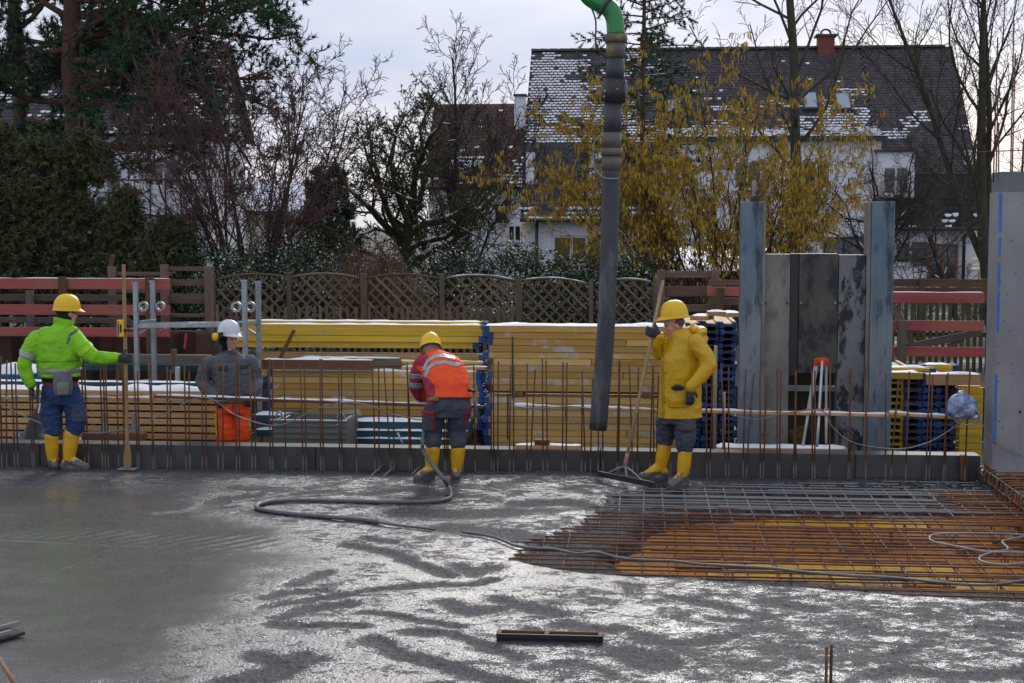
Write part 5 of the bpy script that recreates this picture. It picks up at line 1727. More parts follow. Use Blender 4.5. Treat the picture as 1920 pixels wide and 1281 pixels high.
for q, (px_, lab) in enumerate(((1440, 'thin bare undergrowth shrub behind the left steel upright'), (1570, 'thin bare shrub between the two steel uprights'), (1700, 'thin bare shrub right of the right steel upright'), (1235, 'thin bare shrub below the spruce trunk'))):
    bare('bare_shrub', lab, px_, 29 + .4 * q, [((rs.uniform(-.2, .2), 0, 0), (math.sin(a) * .6, rs.uniform(-.4, .4), 1), rs.uniform(1.3, 2.0), .012) for a in np.linspace(-1.2, 1.2, 10)], 65 + q, 'bark_grey', 'bark_brown',
         [dict(n=5, wig=.12, up=.03, tip=.4, rmin=.004), dict(kids=(5, 7), ang=(20, 60), lr=(.35, .55), t0=.2, n=4, wig=.2, up=.03, rr=.6), dict(kids=(4, 6), ang=(20, 60), lr=(.4, .6), t0=.2, n=3, wig=.2, up=.0, rr=.6)], group='thin bare shrubs in the right garden')

# --- hazel in catkin
rgH = np.random.default_rng(23)
bH = np.array([X(1345, 27), 27, .25])
outH = {}
PH = [dict(n=8, wig=.07, up=.04, tip=.25, rmin=.0042), dict(kids=(8, 11), ang=(25, 60), lr=(.3, .5), t0=.25, n=5, wig=.15, up=.04, rr=.5), dict(kids=(6, 8), ang=(25, 65), lr=(.35, .55), t0=.2, n=4, wig=.18, up=.0, rr=.5), dict(kids=(3, 5), ang=(25, 65), lr=(.4, .6), t0=.15, n=3, wig=.2, up=-.05, rr=.6)]
for a in np.linspace(-1.5, 1.35, 24):
    grow(rgH, bH + np.array([rgH.uniform(-.3, .3), rgH.uniform(-.2, .3), 0]), (math.sin(a) * .92, rgH.uniform(-.3, .35), 1), rgH.uniform(3.3, 5.0) * (1.0 + .02 * abs(a)), rgH.uniform(.02, .036), 0, PH, outH)
hz = tree_obj('hazel_shrub', 'large hazel full of hanging yellow catkins before the right house', 'shrub', bH, outH, 'bark_grey', 'bark_brown', 2)
C = []
for l in (2, 3):
    for p, r in outH[l]:
        for k in range(9 if l == 3 else 8):
            t = rgH.uniform(.2, 1) * (len(p) - 1)
            i = min(int(t), len(p) - 2)
            C.append(p[i] + (p[i + 1] - p[i]) * (t - i))
C = np.array(C)
zlim = (C[:, 2] > 1.2) & (rgH.random(len(C)) < np.clip((C[:, 2] - .4) / 2.2, .12, 1))
C = C[zlim]
if len(C) > 38000:
    C = C[rgH.permutation(len(C))[:38000]]
ln = rgH.uniform(.05, .11, len(C))
sw = rgH.normal(0, .015, (len(C), 2))
polys = [(np.array([c, c + np.array([s[0] * .5, s[1] * .5, -l * .5]), c + np.array([s[0], s[1], -l])]), np.array([.0048, .0062, .0036])) for c, l, s in zip(C, ln, sw)]
V, F = tubes(polys, 4)
mobj('catkins', V, F, MAT['catkins'], hz, True, np.repeat(rgH.uniform(0, 1, len(polys)), 12))

# --- spruce with a bare lower trunk
rgS = np.random.default_rng(31)
bS = np.array([X(1203, 29), 29, .25])
HS = 9.6
outS = {0: [(np.array([bS + np.array([.01 * math.sin(k), 0, HS * k / 10]) for k in range(11)]), np.linspace(.085, .012, 11))]}
PS = [dict(rmin=.005), dict(n=6, wig=.06, up=-.02, tip=.3), dict(kids=(9, 12), ang=(40, 70), lr=(.2, .38), t0=.2, n=3, wig=.12, up=-.06, rr=.5)]
for k in range(90):
    t = .36 + .63 * (k / 90)
    az = k * 2.4 + rgS.uniform(-.3, .3)
    L = (1.7 * (1 - t) + .3) * rgS.uniform(.7, 1.2) * 1.2
    grow(rgS, bS + np.array([0, 0, HS * t]), (math.cos(az), math.sin(az), -.12 + .4 * t), L, .02, 1, PS, outS)
spr = tree_obj('spruce_tree', 'slender spruce with bare lower trunk beside the pump hose', 'tree', bS, outS, 'bark_brown', 'bark_brown', 2)
C, D = [], []
for l in (1, 2):
    for p, r in outS[l]:
        for k in range(7 if l == 2 else 10):
            t = rgS.uniform(.15, 1) * (len(p) - 1)
            i = min(int(t), len(p) - 2)
            C.append(p[i] + (p[i + 1] - p[i]) * (t - i))
            D.append(unit(p[i + 1] - p[i]))
V, F, sh = tufts(np.array(C), np.array(D) + np.array([0, 0, -.15]), rgS, 6, .09, .009, .9)
mobj('needles', V, F, MAT['needles'], spr, False, sh)
snow_on(spr, outS[1], .008, .25, rgS, .9)

# --- small round pine further back
rgP = np.random.default_rng(37)
bP = np.array([X(618, 45), 45, .25])
outP = {0: [(np.array([bP + np.array([0, 0, k * .75]) for k in range(6)]), np.linspace(.14, .03, 6))]}
PP = [dict(rmin=.008), dict(n=5, wig=.1, up=.12, tip=.3), dict(kids=(6, 8), ang=(25, 55), lr=(.3, .45), t0=.25, n=3, wig=.15, up=.15, rr=.5)]
for k in range(46):
    t = .12 + .86 * k / 46
    az = k * 2.4
    grow(rgP, bP + np.array([0, 0, 3.75 * t]), (math.cos(az), math.sin(az), .55), 1.45 * (1 - .6 * t), .035, 1, PP, outP)
sp2 = tree_obj('pine_tree', 'small dense round pine further back between the bare trees', 'tree', bP, outP, 'bark_brown', 'bark_brown', 2)
E1, D1 = ends(outP, [1, 2], 3)
V, F, sh = tufts(E1, D1 + np.array([0, 0, .4]), rgP, 16, .24, .022, .9)
mobj('needles', V, F, MAT['needles_blue'], sp2, False, sh)

# --- evergreen bushes behind the fence
def bush(label, px_, Yb, topy, rx, seed, n=3200, mt='laurel', ls=.05):
    rg = np.random.default_rng(seed)
    b_ = np.array([X(px_, Yb), Yb, .25])
    H = Z(topy, Yb, px_) - .25
    r_ = thing('evergreen_bush', label, 'bush', b_, 'evergreen bushes behind the lattice fence')
    st = []
    for k in range(16):
        az = rg.uniform(0, 6.28)
        c = b_ + np.array([math.cos(az) * rx * rg.uniform(.3, .9), math.sin(az) * .5 * rg.uniform(.3, .9), H * rg.uniform(.6, .98)])
        st.append((np.array([b_, (b_ + c) / 2 + np.array([0, 0, .08]), c]), np.array([.02, .013, .006])))
    V, F = tubes(st, 5)
    mobj('stems', V, F, MAT['bark_brown'], r_, True)
    # leaves in clumps over the stems' shell
    nc = 75
    ct = rg.normal(0, 1, (nc, 3))
    ct /= np.linalg.norm(ct, axis=1, keepdims=True)
    ct *= rg.uniform(.55, 1.0, (nc, 1))
    ct = ct * np.array([rx, .55, H * .52]) + np.array([b_[0], b_[1], .25 + H * .50])
    L = np.repeat(ct, n // nc, axis=0) + rg.normal(0, .11, ((n // nc) * nc, 3))
    N = len(L)
    d = rg.normal(0, 1, (N, 3)) + np.array([0, -.2, .1])
    d /= np.linalg.norm(d, axis=1, keepdims=True)
    u = np.cross(d, rg.normal(0, 1, (N, 3)))
    u /= np.linalg.norm(u, axis=1, keepdims=True)
    l_ = ls * rg.uniform(.7, 1.3, (N, 1))
    w_ = l_ * .38
    V = np.stack([L, L + d * l_ * .5 + u * w_, L + d * l_, L + d * l_ * .5 - u * w_], 1).reshape(-1, 3)
    sh = np.clip(rg.uniform(0, .92, N), 0, 1)
    top = (L[:, 2] - .25) / H
    whit = rg.random(N) < np.clip(-.02 + .09 * top, 0, .09) * (1 + 1.5 * np.sin(L[:, 0] * 7) * np.sin(L[:, 2] * 9))
    sh[whit] = 1.0
    mobj('leaves', V, np.arange(N * 4).reshape(-1, 4), MAT[mt], r_, False, np.repeat(sh, 4))


for q, (px_, Yb, ty, rx, lab) in enumerate(((395, 26.2, 440, .8, 'glossy dark bush at the foot of the bare shrub'), (520, 26.4, 445, .8, 'evergreen bush right of the bare shrub stems'), (608, 26.6, 415, .7, 'snow-flecked pointed evergreen bush'), (560, 25.6, 470, .9, 'low snow-dusted evergreen bush before the pointed one'),
                                            (860, 26.6, 462, .8, 'snow-dusted bush below the gnarled fruit tree'), (960, 26.4, 455, .75, 'dark evergreen bush left of the house window'), (1050, 26.2, 465, .7, 'dark evergreen bush before the house window'), (1105, 26.0, 458, .6, 'evergreen bush just left of the pump hose'), (1180, 26.3, 478, .6, 'evergreen bush just right of the pump hose'),
                                            (745, 27.0, 478, .8, 'low snowy bush behind the brambles'), (455, 25.4, 470, .9, 'broad low bush behind the lattice left end'))):
    bush(lab, px_, Yb, ty, rx, 80 + q, 5200)
# --- brambles
rgB = np.random.default_rng(91)
polys, sh = [], []
for k in range(1500):
    x0 = X(rgB.uniform(640, 970), 25.2)
    u = (x0 - X(640, 25.2)) / (X(970, 25.2) - X(640, 25.2))
    H = (1.25 * math.exp(-((u - .18) / .2) ** 2) + .75) * rgB.uniform(.6, 1.1)
    b_ = np.array([x0, rgB.uniform(24.4, 26.0), .25])
    az = rgB.uniform(0, 6.28)
    rr = rgB.uniform(.2, .7)
    t = np.array([math.cos(az) * rr, math.sin(az) * rr * .6, 0])
    polys.append((np.array([b_, b_ + t * .25 + np.array([0, 0, H * .65]), b_ + t * .65 + np.array([0, 0, H]), b_ + t * 1.2 + np.array([0, 0, H * .72])]), np.array([.006, .005, .004, .003])))
V, F = tubes(polys, 3)
br = mobj('bramble_thicket', V, F, MAT['bramble'], None, True, np.repeat(rgB.uniform(0, 1, len(polys)), 12))
tag(br, 'tangle of arching brown bramble canes behind the fence', 'brambles', kind='stuff')
# ------------------------------------------------------------------ houses
simple('render_white', (.74, .76, .80), (.66, .68, .73), 1.2, .9, bump=.15, bscale=60)
simple('render_cream', (.5, .46, .4), None, 1.2, .9)
leafy('tile_dark', (.040, .036, .042), (.088, .076, .082), .75)
leafy('tile_red', (.055, .032, .028), (.11, .058, .048), .8)
leafy('tile_black', (.018, .017, .019), (.04, .036, .038), .75)
simple('frame_white', (.66, .68, .7), None, 4, .5)
simple('frame_wood', (.23, .085, .025), (.16, .06, .02), 6, .5)
simple('shutter_grey', (.14, .15, .16), None, 4, .7)
simple('gutter', (.05, .052, .055), None, 4, .5, metal=.4)
simple('brick_red', (.24, .07, .045), (.17, .055, .038), 12, .85)
m, t, b = new_mat('glass_dark')
b.inputs['Base Color'].default_value = (.02, .025, .03, 1)
b.inputs['Roughness'].default_value = .05
b.inputs['Specular IOR Level'].default_value = .9
m, t, b = new_mat('glass_yellow_reflection')
b.inputs['Base Color'].default_value = (.16, .13, .04, 1)  # yellow reflection in the pane, put into its base colour
b.inputs['Roughness'].default_value = .08
b.inputs['Specular IOR Level'].default_value = .9


def tiles(parent, o, u, v, W, L, mt, snow_fn=None, tw=.165, gauge=.155, seed=0, name='roof_tiles', clip=None):
    """rows of round-ended tiles on the plane o + a*u + b*v (u along the eave, v up the slope)"""
    rg = np.random.default_rng(seed)
    o, u, v = np.array(o, float), unit(np.array(u, float)), unit(np.array(v, float))
    n = np.cross(u, v)
    VV, FF, SH, SV, SF = [], [], [], [], []
    rows, cols = int(L / gauge), int(W / tw)
    tw2, g2 = W / cols, L / rows
    prof = [(-.5, .16), (-.47, .05), (-.3, -.06), (0, -.11), (.3, -.06), (.47, .05), (.5, .16)]
    for r in range(rows):
        for c in range(-1, cols + 1):
            a0 = (c + .5 + (.5 if r % 2 else 0)) * tw2
            if a0 < tw2 * .4 or a0 > W - tw2 * .4:
                continue
            b0 = r * g2
            if clip and clip(a0, b0):
                continue
            lift = .028 + rg.uniform(-.006, .006)
            P_ = []
            for du, dv in prof:
                P_.append(o + u * (a0 + du * tw2 * .97) + v * (b0 + dv * g2 * 1.6) + n * lift)
            P_.append(o + u * (a0 + .485 * tw2) + v * (b0 + g2 * 1.25) + n * .008)
            P_.append(o + u * (a0 - .485 * tw2) + v * (b0 + g2 * 1.25) + n * .008)
            k = len(VV)
            VV += P_ + [p - n * .02 for p in P_[:7]]
            s = float(np.clip(rg.normal(.45, .22), 0, 1))
            SH += [s] * 16
            FF.append(tuple(range(k, k + 9)))
            for q in range(6):
                FF.append((k + q, k + 9 + q, k + 10 + q, k + q + 1))
            if snow_fn:
                f = snow_fn(a0, b0)
                if rg.random() < f:
                    h = rg.uniform(.008, .02)
                    k2 = len(SV)
                    sc = rg.uniform(.88, 1.05)
                    ring = [o + u * (a0 + du * tw2 * .97 * sc) + v * (b0 + (dv * 1.6 - .02) * g2) + n * (lift + .002) for du, dv in prof] + [o + u * (a0 + .45 * tw2 * sc) + v * (b0 + g2 * rg.uniform(.3, .62)) + n * .02, o + u * (a0 - .45 * tw2 * sc) + v * (b0 + g2 * rg.uniform(.3, .62)) + n * .02]
                    ce = sum(ring) / 9
                    SV += ring + [ce + (p - ce) * .72 + n * h for p in ring]
                    for q in range(9):
                        SF.append((k2 + q, k2 + (q + 1) % 9, k2 + 9 + (q + 1) % 9, k2 + 9 + q))
                    SF.append(tuple(range(k2 + 9, k2 + 18)))
    ob = mobj(name, VV, FF, MAT[mt], parent, False, SH)
    ob['kind'] = 'stuff'
    # underlay just below the tiles
    C = [o, o + u * W, o + u * W + v * L, o + v * L]
    mobj('roof_deck', C + [p - n * .15 for p in C], [(0, 1, 2, 3), (7, 6, 5, 4), (0, 4, 5, 1), (1, 5, 6, 2), (2, 6, 7, 3), (3, 7, 4, 0)], MAT['tile_black'], parent, False, [.2] * 8)
    if SV:
        s_ = mobj('roof_snow', SV, SF, MAT['snow'], parent, True)
        s_['kind'] = 'stuff'
    return ob


def window(parent, p0, p1, y0, y1, Yw, frame='frame_white', glass='glass_dark', cross=1, bars=0, sill=True, ft=.07):
    x0, x1, z1, z0 = X(p0, Yw), X(p1, Yw), Z(y0, Yw, p0), Z(y1, Yw, p0)
    w = span('window', x0, x1, Yw - .02, Yw + .02, z0, z1, MAT[glass], parent, .0)
    for a in ((x0 - ft, x0, z0 - ft, z1 + ft), (x1, x1 + ft, z0 - ft, z1 + ft)):
        span('frame', a[0], a[1], Yw - .06, Yw + .04, a[2], a[3], MAT[frame], w)
    for a in ((z0 - ft, z0), (z1, z1 + ft)):
        span('frame', x0 + .001, x1 - .001, Yw - .058, Yw + .04, a[0], a[1], MAT[frame], w)
    for k in range(cross):
        xx = x0 + (x1 - x0) * (k + 1) / (cross + 1)
        span('mullion', xx - .04, xx + .04, Yw - .05, Yw + .03, z0 + .002, z1 - .002, MAT[frame], w)
    for k in range(bars):
        zz = z0 + (z1 - z0) * (k + 1) / (bars + 1)
        span('glazing_bar', x0 + .002, x1 - .002, Yw - .04, Yw + .03, zz - .018, zz + .018, MAT[frame], w)
    if sill:
        span('sill', x0 - .12, x1 + .12, Yw - .16, Yw - .062, z0 - ft - .06, z0 - ft, MAT['frame_white'], w)
    return w


def nz(x, y, s=0):
    return fbm((x * .45 + s, y * .6, s * 1.7), 5)


# ---- right house: long steep roof, mansard front, white middle bay
RX0, RX1 = -4.34, 11.9
RID_Y, RID_Z = 58.4, Z(93, 58.4, 1390)
hr = thing('house', 'large white house with long dark tiled mansard roof and brick chimney', 'house', (3.8, 55, .3))
FYR = 53.4
span('front_wall', RX0 + .15, RX1 - .15, FYR, FYR + .3, .2, 3.2, MAT['render_white'], hr, 0)
span('gable_wall', RX0 + .15, RX0 + .45, FYR + .3, 63, .2, 5.2, MAT['render_white'], hr, 0)
span('gable_wall', RX1 - .45, RX1 - .15, FYR + .3, 63, .2, 5.2, MAT['render_white'], hr, 0)
span('back_wall', RX0 + .15, RX1 - .15, 63, 63.3, .2, 5.2, MAT['render_white'], hr, 0)


def roof_part(x0, x1, yb, zb_, seed, mt, snow_fn, ye, ze, mt2, snow2):
    """upper slope from ridge to (yb, zb), lower steep slope on to (ye, ze)"""
    d = np.array([0, RID_Y - yb, RID_Z - zb_])
    tiles(hr, (x0, yb, zb_), (1, 0, 0), d, x1 - x0, np.linalg.norm(d), mt, snow_fn, seed=seed)
    if ye is not None:
        d2 = np.array([0, yb - ye, zb_ - ze])
        tiles(hr, (x0, ye, ze), (1, 0, 0), d2, x1 - x0, np.linalg.norm(d2) - .06, mt2, snow2, seed=seed + 1, tw=.24, gauge=.2)


XA, XB = X(1238, FYR), X(1642, FYR)
slope = 1.0


def zon(y):
    return RID_Z - (RID_Y - y) * slope


YBL = RID_Y - (RID_Z - Z(268, 54.7))
YBR = RID_Y - (RID_Z - Z(330, 53.6))
roof_part(RX0, XA, YBL, zon(YBL), 3, 'tile_dark', lambda a, c: .97 if (nz(a * 1.4, c * 2.2, 2.1) > -.16 and .35 < c < 4.85 and a < 4.3 - .1 * c) or (nz(a, c, 5) > .1) else .04, 53.0, Z(411, 53.0, 1050), 'tile_dark', lambda a, c: .9 if c < .55 and nz(a * 2, c, 4) > -.15 else .0)
YBM = RID_Y - (RID_Z - Z(246, 55.2))
roof_part(XA, XB, YBM, zon(YBM), 7, 'tile_dark', lambda a, c: .9 if nz(a * 1.3, c * 2, 3.3) > .22 - .1 * (c < 1.4) and c < 2.2 else .01, None, None, None, None)
roof_part(XB, RX1, YBR, zon(YBR), 9, 'tile_dark', lambda a, c: .8 if nz(a, c * 1.6, 9) > .38 and c < 3.4 else .0, 52.9, Z(427, 52.9, 1800), 'tile_black', lambda a, c: .7 if c < .5 and nz(a * 2, c, 8) > .1 else 0.0)
# back slope and ridge
mobj('back_roof', [(RX0, RID_Y + .02, RID_Z + .02), (RX1, RID_Y + .02, RID_Z + .02), (RX1, 63.6, 4.4), (RX0, 63.6, 4.4), (RX0, RID_Y + .02, RID_Z - .2), (RX1, RID_Y + .02, RID_Z - .2), (RX1, 63.6, 4.2), (RX0, 63.6, 4.2)],
     [(0, 1, 2, 3), (7, 6, 5, 4), (0, 4, 5, 1), (1, 5, 6, 2), (2, 6, 7, 3), (3, 7, 4, 0)], MAT['tile_black'], hr, False, [.5] * 8)
x = RX0
while x < RX1 - .3:
    a = np.linspace(0, math.pi, 6)
    L = .38
    V = [(x + s * L * .98, RID_Y + .13 * math.cos(q), RID_Z + .01 + (.10 + .015 * (s == 0)) * math.sin(q)) for s in (0, 1) for q in a]
    F = [(k, k + 1, k + 7, k + 6) for k in range(5)] + [(0, 6, 11, 5), tuple(range(5, -1, -1)), tuple(range(6, 12))]
    mobj('ridge_tile', V, F, MAT['tile_dark'], hr, False, [rs.uniform(.2, .7)] * 12)
    x += L
# gable triangles so the house is closed
for xx in (RX0 + .2, RX1 - .22):
    V = [(xx, 53.4, 2.6), (xx, YBL, zon(YBL) - .2), (xx, RID_Y, RID_Z - .25), (xx, 63.3, 4.3), (xx, 63.3, 2.6)]
    V2 = [(a + .02, c, e) for a, c, e in V]
    mobj('gable', V + V2, [(0, 1, 2, 3, 4), (9, 8, 7, 6, 5)] + [(k, 5 + k, 5 + (k + 1) % 5, (k + 1) % 5) for k in range(5)], MAT['render_white'], hr)
# gutters
for xa_, xb_, yy, py in ((RX0, XA, 52.92, 413), (XB, RX1, 52.82, 429)):
    rod('gutter', (xa_, yy, Z(py, yy)), (xb_, yy, Z(py, yy)), .07, MAT['gutter'], hr, 8)
rod('downpipe', (X(1006, 53.2), 53.2, .3), (X(1006, 53.2), 53.2, Z(414, 53.2)), .06, MAT['gutter'], hr, 8)
tube('downpipe', [(X(1803, 53.25), 53.25, .3), (X(1803, 53.25), 53.25, Z(445, 53.25)), (X(1812, 53.2), 53.0, Z(430, 53.1))], .06, MAT['gutter'], hr, 8)
# middle bay
BYR = 53.0
mz1 = Z(262, BYR)
span('bay_wall', XA, XB, BYR, BYR + 2.6, .2, mz1, MAT['render_white'], hr, 0)
# its shallow snowy roof
d = np.array([0, YBM - BYR + .3, zon(YBM) + .06 - (mz1 + .04)])
tiles(hr, (XA - .15, BYR - .25, mz1 + .04), (1, 0, 0), d, XB - XA + .3, np.linalg.norm(d), 'tile_dark', lambda a, c: .95 if nz(a * 1.1, c, 6) > -.2 else .35, seed=12)
span('bay_fascia', XA - .15, XB + .15, BYR - .27, BYR - .20, mz1 - .1, mz1 + .03, MAT['gutter'], hr, 0)
for q in range(60):
    pass
window(hr, 1252, 1292, 305, 350, BYR)
window(hr, 1502, 1548, 305, 352, BYR)
window(hr, 1375, 1420, 305, 352, BYR)
window(hr, 1545, 1612, 448, 478, BYR, 'gutter', 'glass_dark', 1)
window(hr, 1380, 1450, 448, 490, BYR)
# small white dormers
for p0, p1, y0, y1, yd, wx in ((1640, 1708, 288, 372, 52.75, (1652, 1694, 316, 362)), (1104, 1150, 283, 372, 53.0, (1114, 1142, 298, 360))):
    x0, x1, z1, z0 = X(p0, yd), X(p1, yd), Z(y0, yd), Z(y1, yd)
    span('dormer', x0, x1, yd, yd + 2.2, z0, z1, MAT['render_white'], hr, 0)
    span('dormer_roof', x0 - .12, x1 + .12, yd - .12, yd + 2.4, z1, z1 + .09, MAT['gutter'], hr)
    window(hr, *wx, yd)
# ground floor openings
window(hr, 1040, 1068, 446, 505, FYR, glass='glass_yellow_reflection', cross=0)
window(hr, 1074, 1124, 446, 505, FYR, glass='glass_yellow_reflection', cross=1)
span('roller_box', X(1034, FYR), X(1130, FYR), FYR - .1, FYR - .002, Z(442, FYR), Z(434, FYR), MAT['frame_white'], hr)
window(hr, 1740, 1787, 462, 522, FYR, 'frame_wood', 'glass_dark', 1, 2, False, .09)
window(hr, 1678, 1700, 455, 492, FYR, 'frame_white', 'glass_dark', 0)
sh_ = span('shutter', X(1706, FYR), X(1735, FYR), FYR - .06, FYR - .002, Z(497, FYR), Z(453, FYR), MAT['shutter_grey'], hr)
for k in range(10):
    zz = Z(497, FYR) + .05 + k * (Z(453, FYR) - Z(497, FYR) - .06) / 10
    span('louvre', X(1708, FYR), X(1733, FYR), FYR - .085, FYR - .058, zz, zz + .045, MAT['shutter_grey'], sh_, rot=(.5, 0, 0))
span('meter_box', X(985, FYR), X(996, FYR), FYR - .1, FYR - .002, Z(434, FYR), Z(422, FYR), MAT['frame_white'], hr)
# skylights
m, t, b = new_mat('glass_sky_reflection')
b.inputs['Base Color'].default_value = (.25, .33, .42, 1)  # pale blue of the mirrored sky, painted into the glass colour
b.inputs['Roughness'].default_value = .08
b.inputs['Specular IOR Level'].default_value = 1.0
sl = Vector((0, 1, slope)).normalized()
for p0, p1, y0, y1 in ((1508, 1530, 182, 205), (1568, 1592, 182, 208), (1252, 1276, 190, 214)):
    yk = 57.0
    for _ in range(8):
        zk = Z((y0 + y1) / 2, yk, p0)
        yk = RID_Y - (RID_Z - zk)
    c = Vector((X((p0 + p1) / 2, yk, (y0 + y1) / 2), yk, zk))
    w = X(p1, yk) - X(p0, yk)
    nn = Vector((0, -slope, 1)).normalized()
    rot = (math.atan(slope), 0, 0)
    f_ = box('skylight', c + nn * .09, (w + .14, .98, .12), MAT['gutter'], hr, rot)
    box('pane', c + nn * .155, (w, .82, .02), MAT['glass_sky_reflection'], f_, rot)
# chimneys, brick by brick courses
def chimney(parent, px_, y0, Yc, w, brick='brick_red'):
    x_, zt_ = X(px_, Yc, y0), Z(y0, Yc, px_)
    core = span('chimney', x_ - w / 2, x_ + w / 2, Yc - w / 2, Yc + w / 2, RID_Z - 1.2, zt_, MAT[brick], parent, 0)
    nb = 3
    zz = RID_Z - .4
    r = 0
    while zz < zt_ - .07:
        for k in range(nb + 1):
            a = -w / 2 + (k - (.5 if r % 2 else 0)) * w / nb
            e = a + w / nb - .012
            a, e = max(a, -w / 2), min(e, w / 2)
            if e - a > .03:
                span('brick', x_ + a, x_ + e, Yc - w / 2 - .012, Yc - w / 2 + .03, zz, zz + .065, MAT[brick], core, 0)
        zz += .077
        r += 1
    span('chimney_cap', x_ - w / 2 - .1, x_ + w / 2 + .1, Yc - w / 2 - .1, Yc + w / 2 + .1, zt_, zt_ + .08, MAT['gutter'], core)
    a = np.linspace(0, math.pi, 9)
    tube('cowl', np.stack([x_ + .2 * np.cos(a), np.full(9, Yc), zt_ + .08 + .22 * np.sin(a)], -1), .04, MAT['gutter'], core, 6)


chimney(hr, 1548, 70, 58.4, .62)
chimney(hr, 1212, 76, 58.4, .5)

# ---- left house behind the pines
hl = thing('house', 'white house with snowy tiled roof and balcony behind the pines at left', 'house', (X(230, 47), 47, .3))
lx0, lx1 = X(-150, 46), X(398, 46)
lz = Z(240, 46)
span('front_wall', lx0, lx1, 46, 46.3, .2, lz, MAT['render_white'], hl, 0)
span('side_wall', lx1 - .3, lx1, 46.3, 50.2, .2, lz, MAT['render_white'], hl, 0)
span('side_wall', lx0, lx0 + .3, 46.3, 50.2, .2, lz, MAT['render_white'], hl, 0)
d = np.array([0, 2.6, Z(92, 48.2, 230) - lz + .1])
tiles(hl, (lx0 - .3, 45.6, lz - .12), (1, 0, 0), d, lx1 - lx0 + .5, np.linalg.norm(d), 'tile_dark', lambda a, c: .9 if nz(a * .9, c * 1.2, 14) > -.02 and .3 < c else .1, seed=21)
rz_ = lz - .12 + d[2]
mobj('back_roof', [(lx0 - .3, 48.2, rz_), (lx1 + .2, 48.2, rz_), (lx1 + .2, 50.8, lz), (lx0 - .3, 50.8, lz), (lx0 - .3, 48.2, rz_ - .2), (lx1 + .2, 48.2, rz_ - .2), (lx1 + .2, 50.8, lz - .2), (lx0 - .3, 50.8, lz - .2)],
     [(0, 1, 2, 3), (7, 6, 5, 4), (0, 4, 5, 1), (1, 5, 6, 2), (2, 6, 7, 3), (3, 7, 4, 0)], MAT['tile_black'], hl, False, [.5] * 8)
V = [(lx1 - .02, 46.1, lz - .1), (lx1 - .02, 48.2, rz_ - .2), (lx1 - .02, 50.2, lz - .1)]
mobj('gable', V + [(a - .2, c, e) for a, c, e in V], [(0, 1, 2), (5, 4, 3), (0, 3, 4, 1), (1, 4, 5, 2), (2, 5, 3, 0)], MAT['render_white'], hl)
window(hl, 280, 312, 308, 352, 46)
window(hl, 318, 345, 300, 352, 46, cross=0)
window(hl, 180, 230, 305, 352, 46)
window(hl, 60, 110, 305, 352, 46)
window(hl, 300, 350, 420, 470, 46)
by = 44.9
bal = span('balcony_slab', X(225, by), X(404, by), by, 45.995, Z(402, by), Z(394, by), MAT['render_white'], hl)
span('balcony_panel', X(228, by), X(402, by), by + .03, by + .05, Z(388, by), Z(345, by), MAT['render_white'], bal)
rod('hand_rail', (X(228, by), by - .02, Z(336, by)), (X(404, by), by - .02, Z(336, by)), .03, MAT['gutter'], bal)
for k in range(7):
    xx = X(230 + k * 28.6, by)
    rod('baluster', (xx, by - .02, Z(410, by)), (xx, by - .02, Z(336, by)), .025, MAT['gutter'], bal)
chz = span('chimney', X(205, 50) - .35, X(205, 50) + .35, 47.9, 48.5, rz_ - 1, rz_ + .6, MAT['brick_red'], hl)

# ---- middle house with reddish roof behind the fruit trees
hm = thing('house', 'white house with reddish tiled roof behind the gnarled fruit tree', 'house', (X(870, 66), 66, .3))
mx0, mx1 = X(806, 64), X(990, 64)
mz = Z(346, 64)
span('front_wall', mx0, mx1, 64, 64.3, .2, mz, MAT['render_white'], hm, 0)
span('side_wall', mx0, mx0 + .3, 64.3, 72, .2, mz, MAT['render_white'], hm, 0)
span('side_wall', mx1 - .3, mx1, 64.3, 72, .2, mz, MAT['render_white'], hm, 0)
d = np.array([0, 4.4, Z(196, 68, 880) - mz + .1])
tiles(hm, (mx0 - .3, 63.6, mz - .12), (1, 0, 0), d, mx1 - mx0 + .6, np.linalg.norm(d), 'tile_red', lambda a, c: .8 if nz(a * 1.2, c * 1.4, 34) > .2 and c < 2.2 else .04, seed=31, tw=.24, gauge=.24)
rz2 = mz - .12 + d[2]
mobj('back_roof', [(mx0 - .3, 68, rz2), (mx1 + .3, 68, rz2), (mx1 + .3, 72.6, mz), (mx0 - .3, 72.6, mz), (mx0 - .3, 68, rz2 - .2), (mx1 + .3, 68, rz2 - .2), (mx1 + .3, 72.6, mz - .2), (mx0 - .3, 72.6, mz - .2)],
     [(0, 1, 2, 3), (7, 6, 5, 4), (0, 4, 5, 1), (1, 5, 6, 2), (2, 6, 7, 3), (3, 7, 4, 0)], MAT['tile_black'], hm, False, [.5] * 8)
for xx in (mx0 + .02, mx1 - .25):
    V = [(xx, 64.1, mz - .1), (xx, 68, rz2 - .2), (xx, 72, mz - .1)]
    mobj('gable', V + [(a + .2, c, e) for a, c, e in V], [(0, 1, 2), (5, 4, 3), (0, 3, 4, 1), (1, 4, 5, 2), (2, 5, 3, 0)], MAT['render_white'], hm)
window(hm, 932, 950, 386, 416, 64, 'gutter')
window(hm, 845, 875, 386, 420, 64)
window(hm, 955, 975, 425, 450, 64)
dm = span('dormer', X(880, 65), X(905, 65), 64.6, 67, Z(330, 65), Z(305, 65), MAT['render_white'], hm)
window(hm, 884, 900, 310, 326, 64.6, sill=False)
chm = span('chimney', X(966, 67), X(986, 67), 66.6, 67.2, rz2 - 2, Z(182, 67), MAT['render_white'], hm)
span('chimney_cap', X(964, 67), X(988, 67), 66.5, 67.3, Z(182, 67), Z(178, 67), MAT['gutter'], chm)

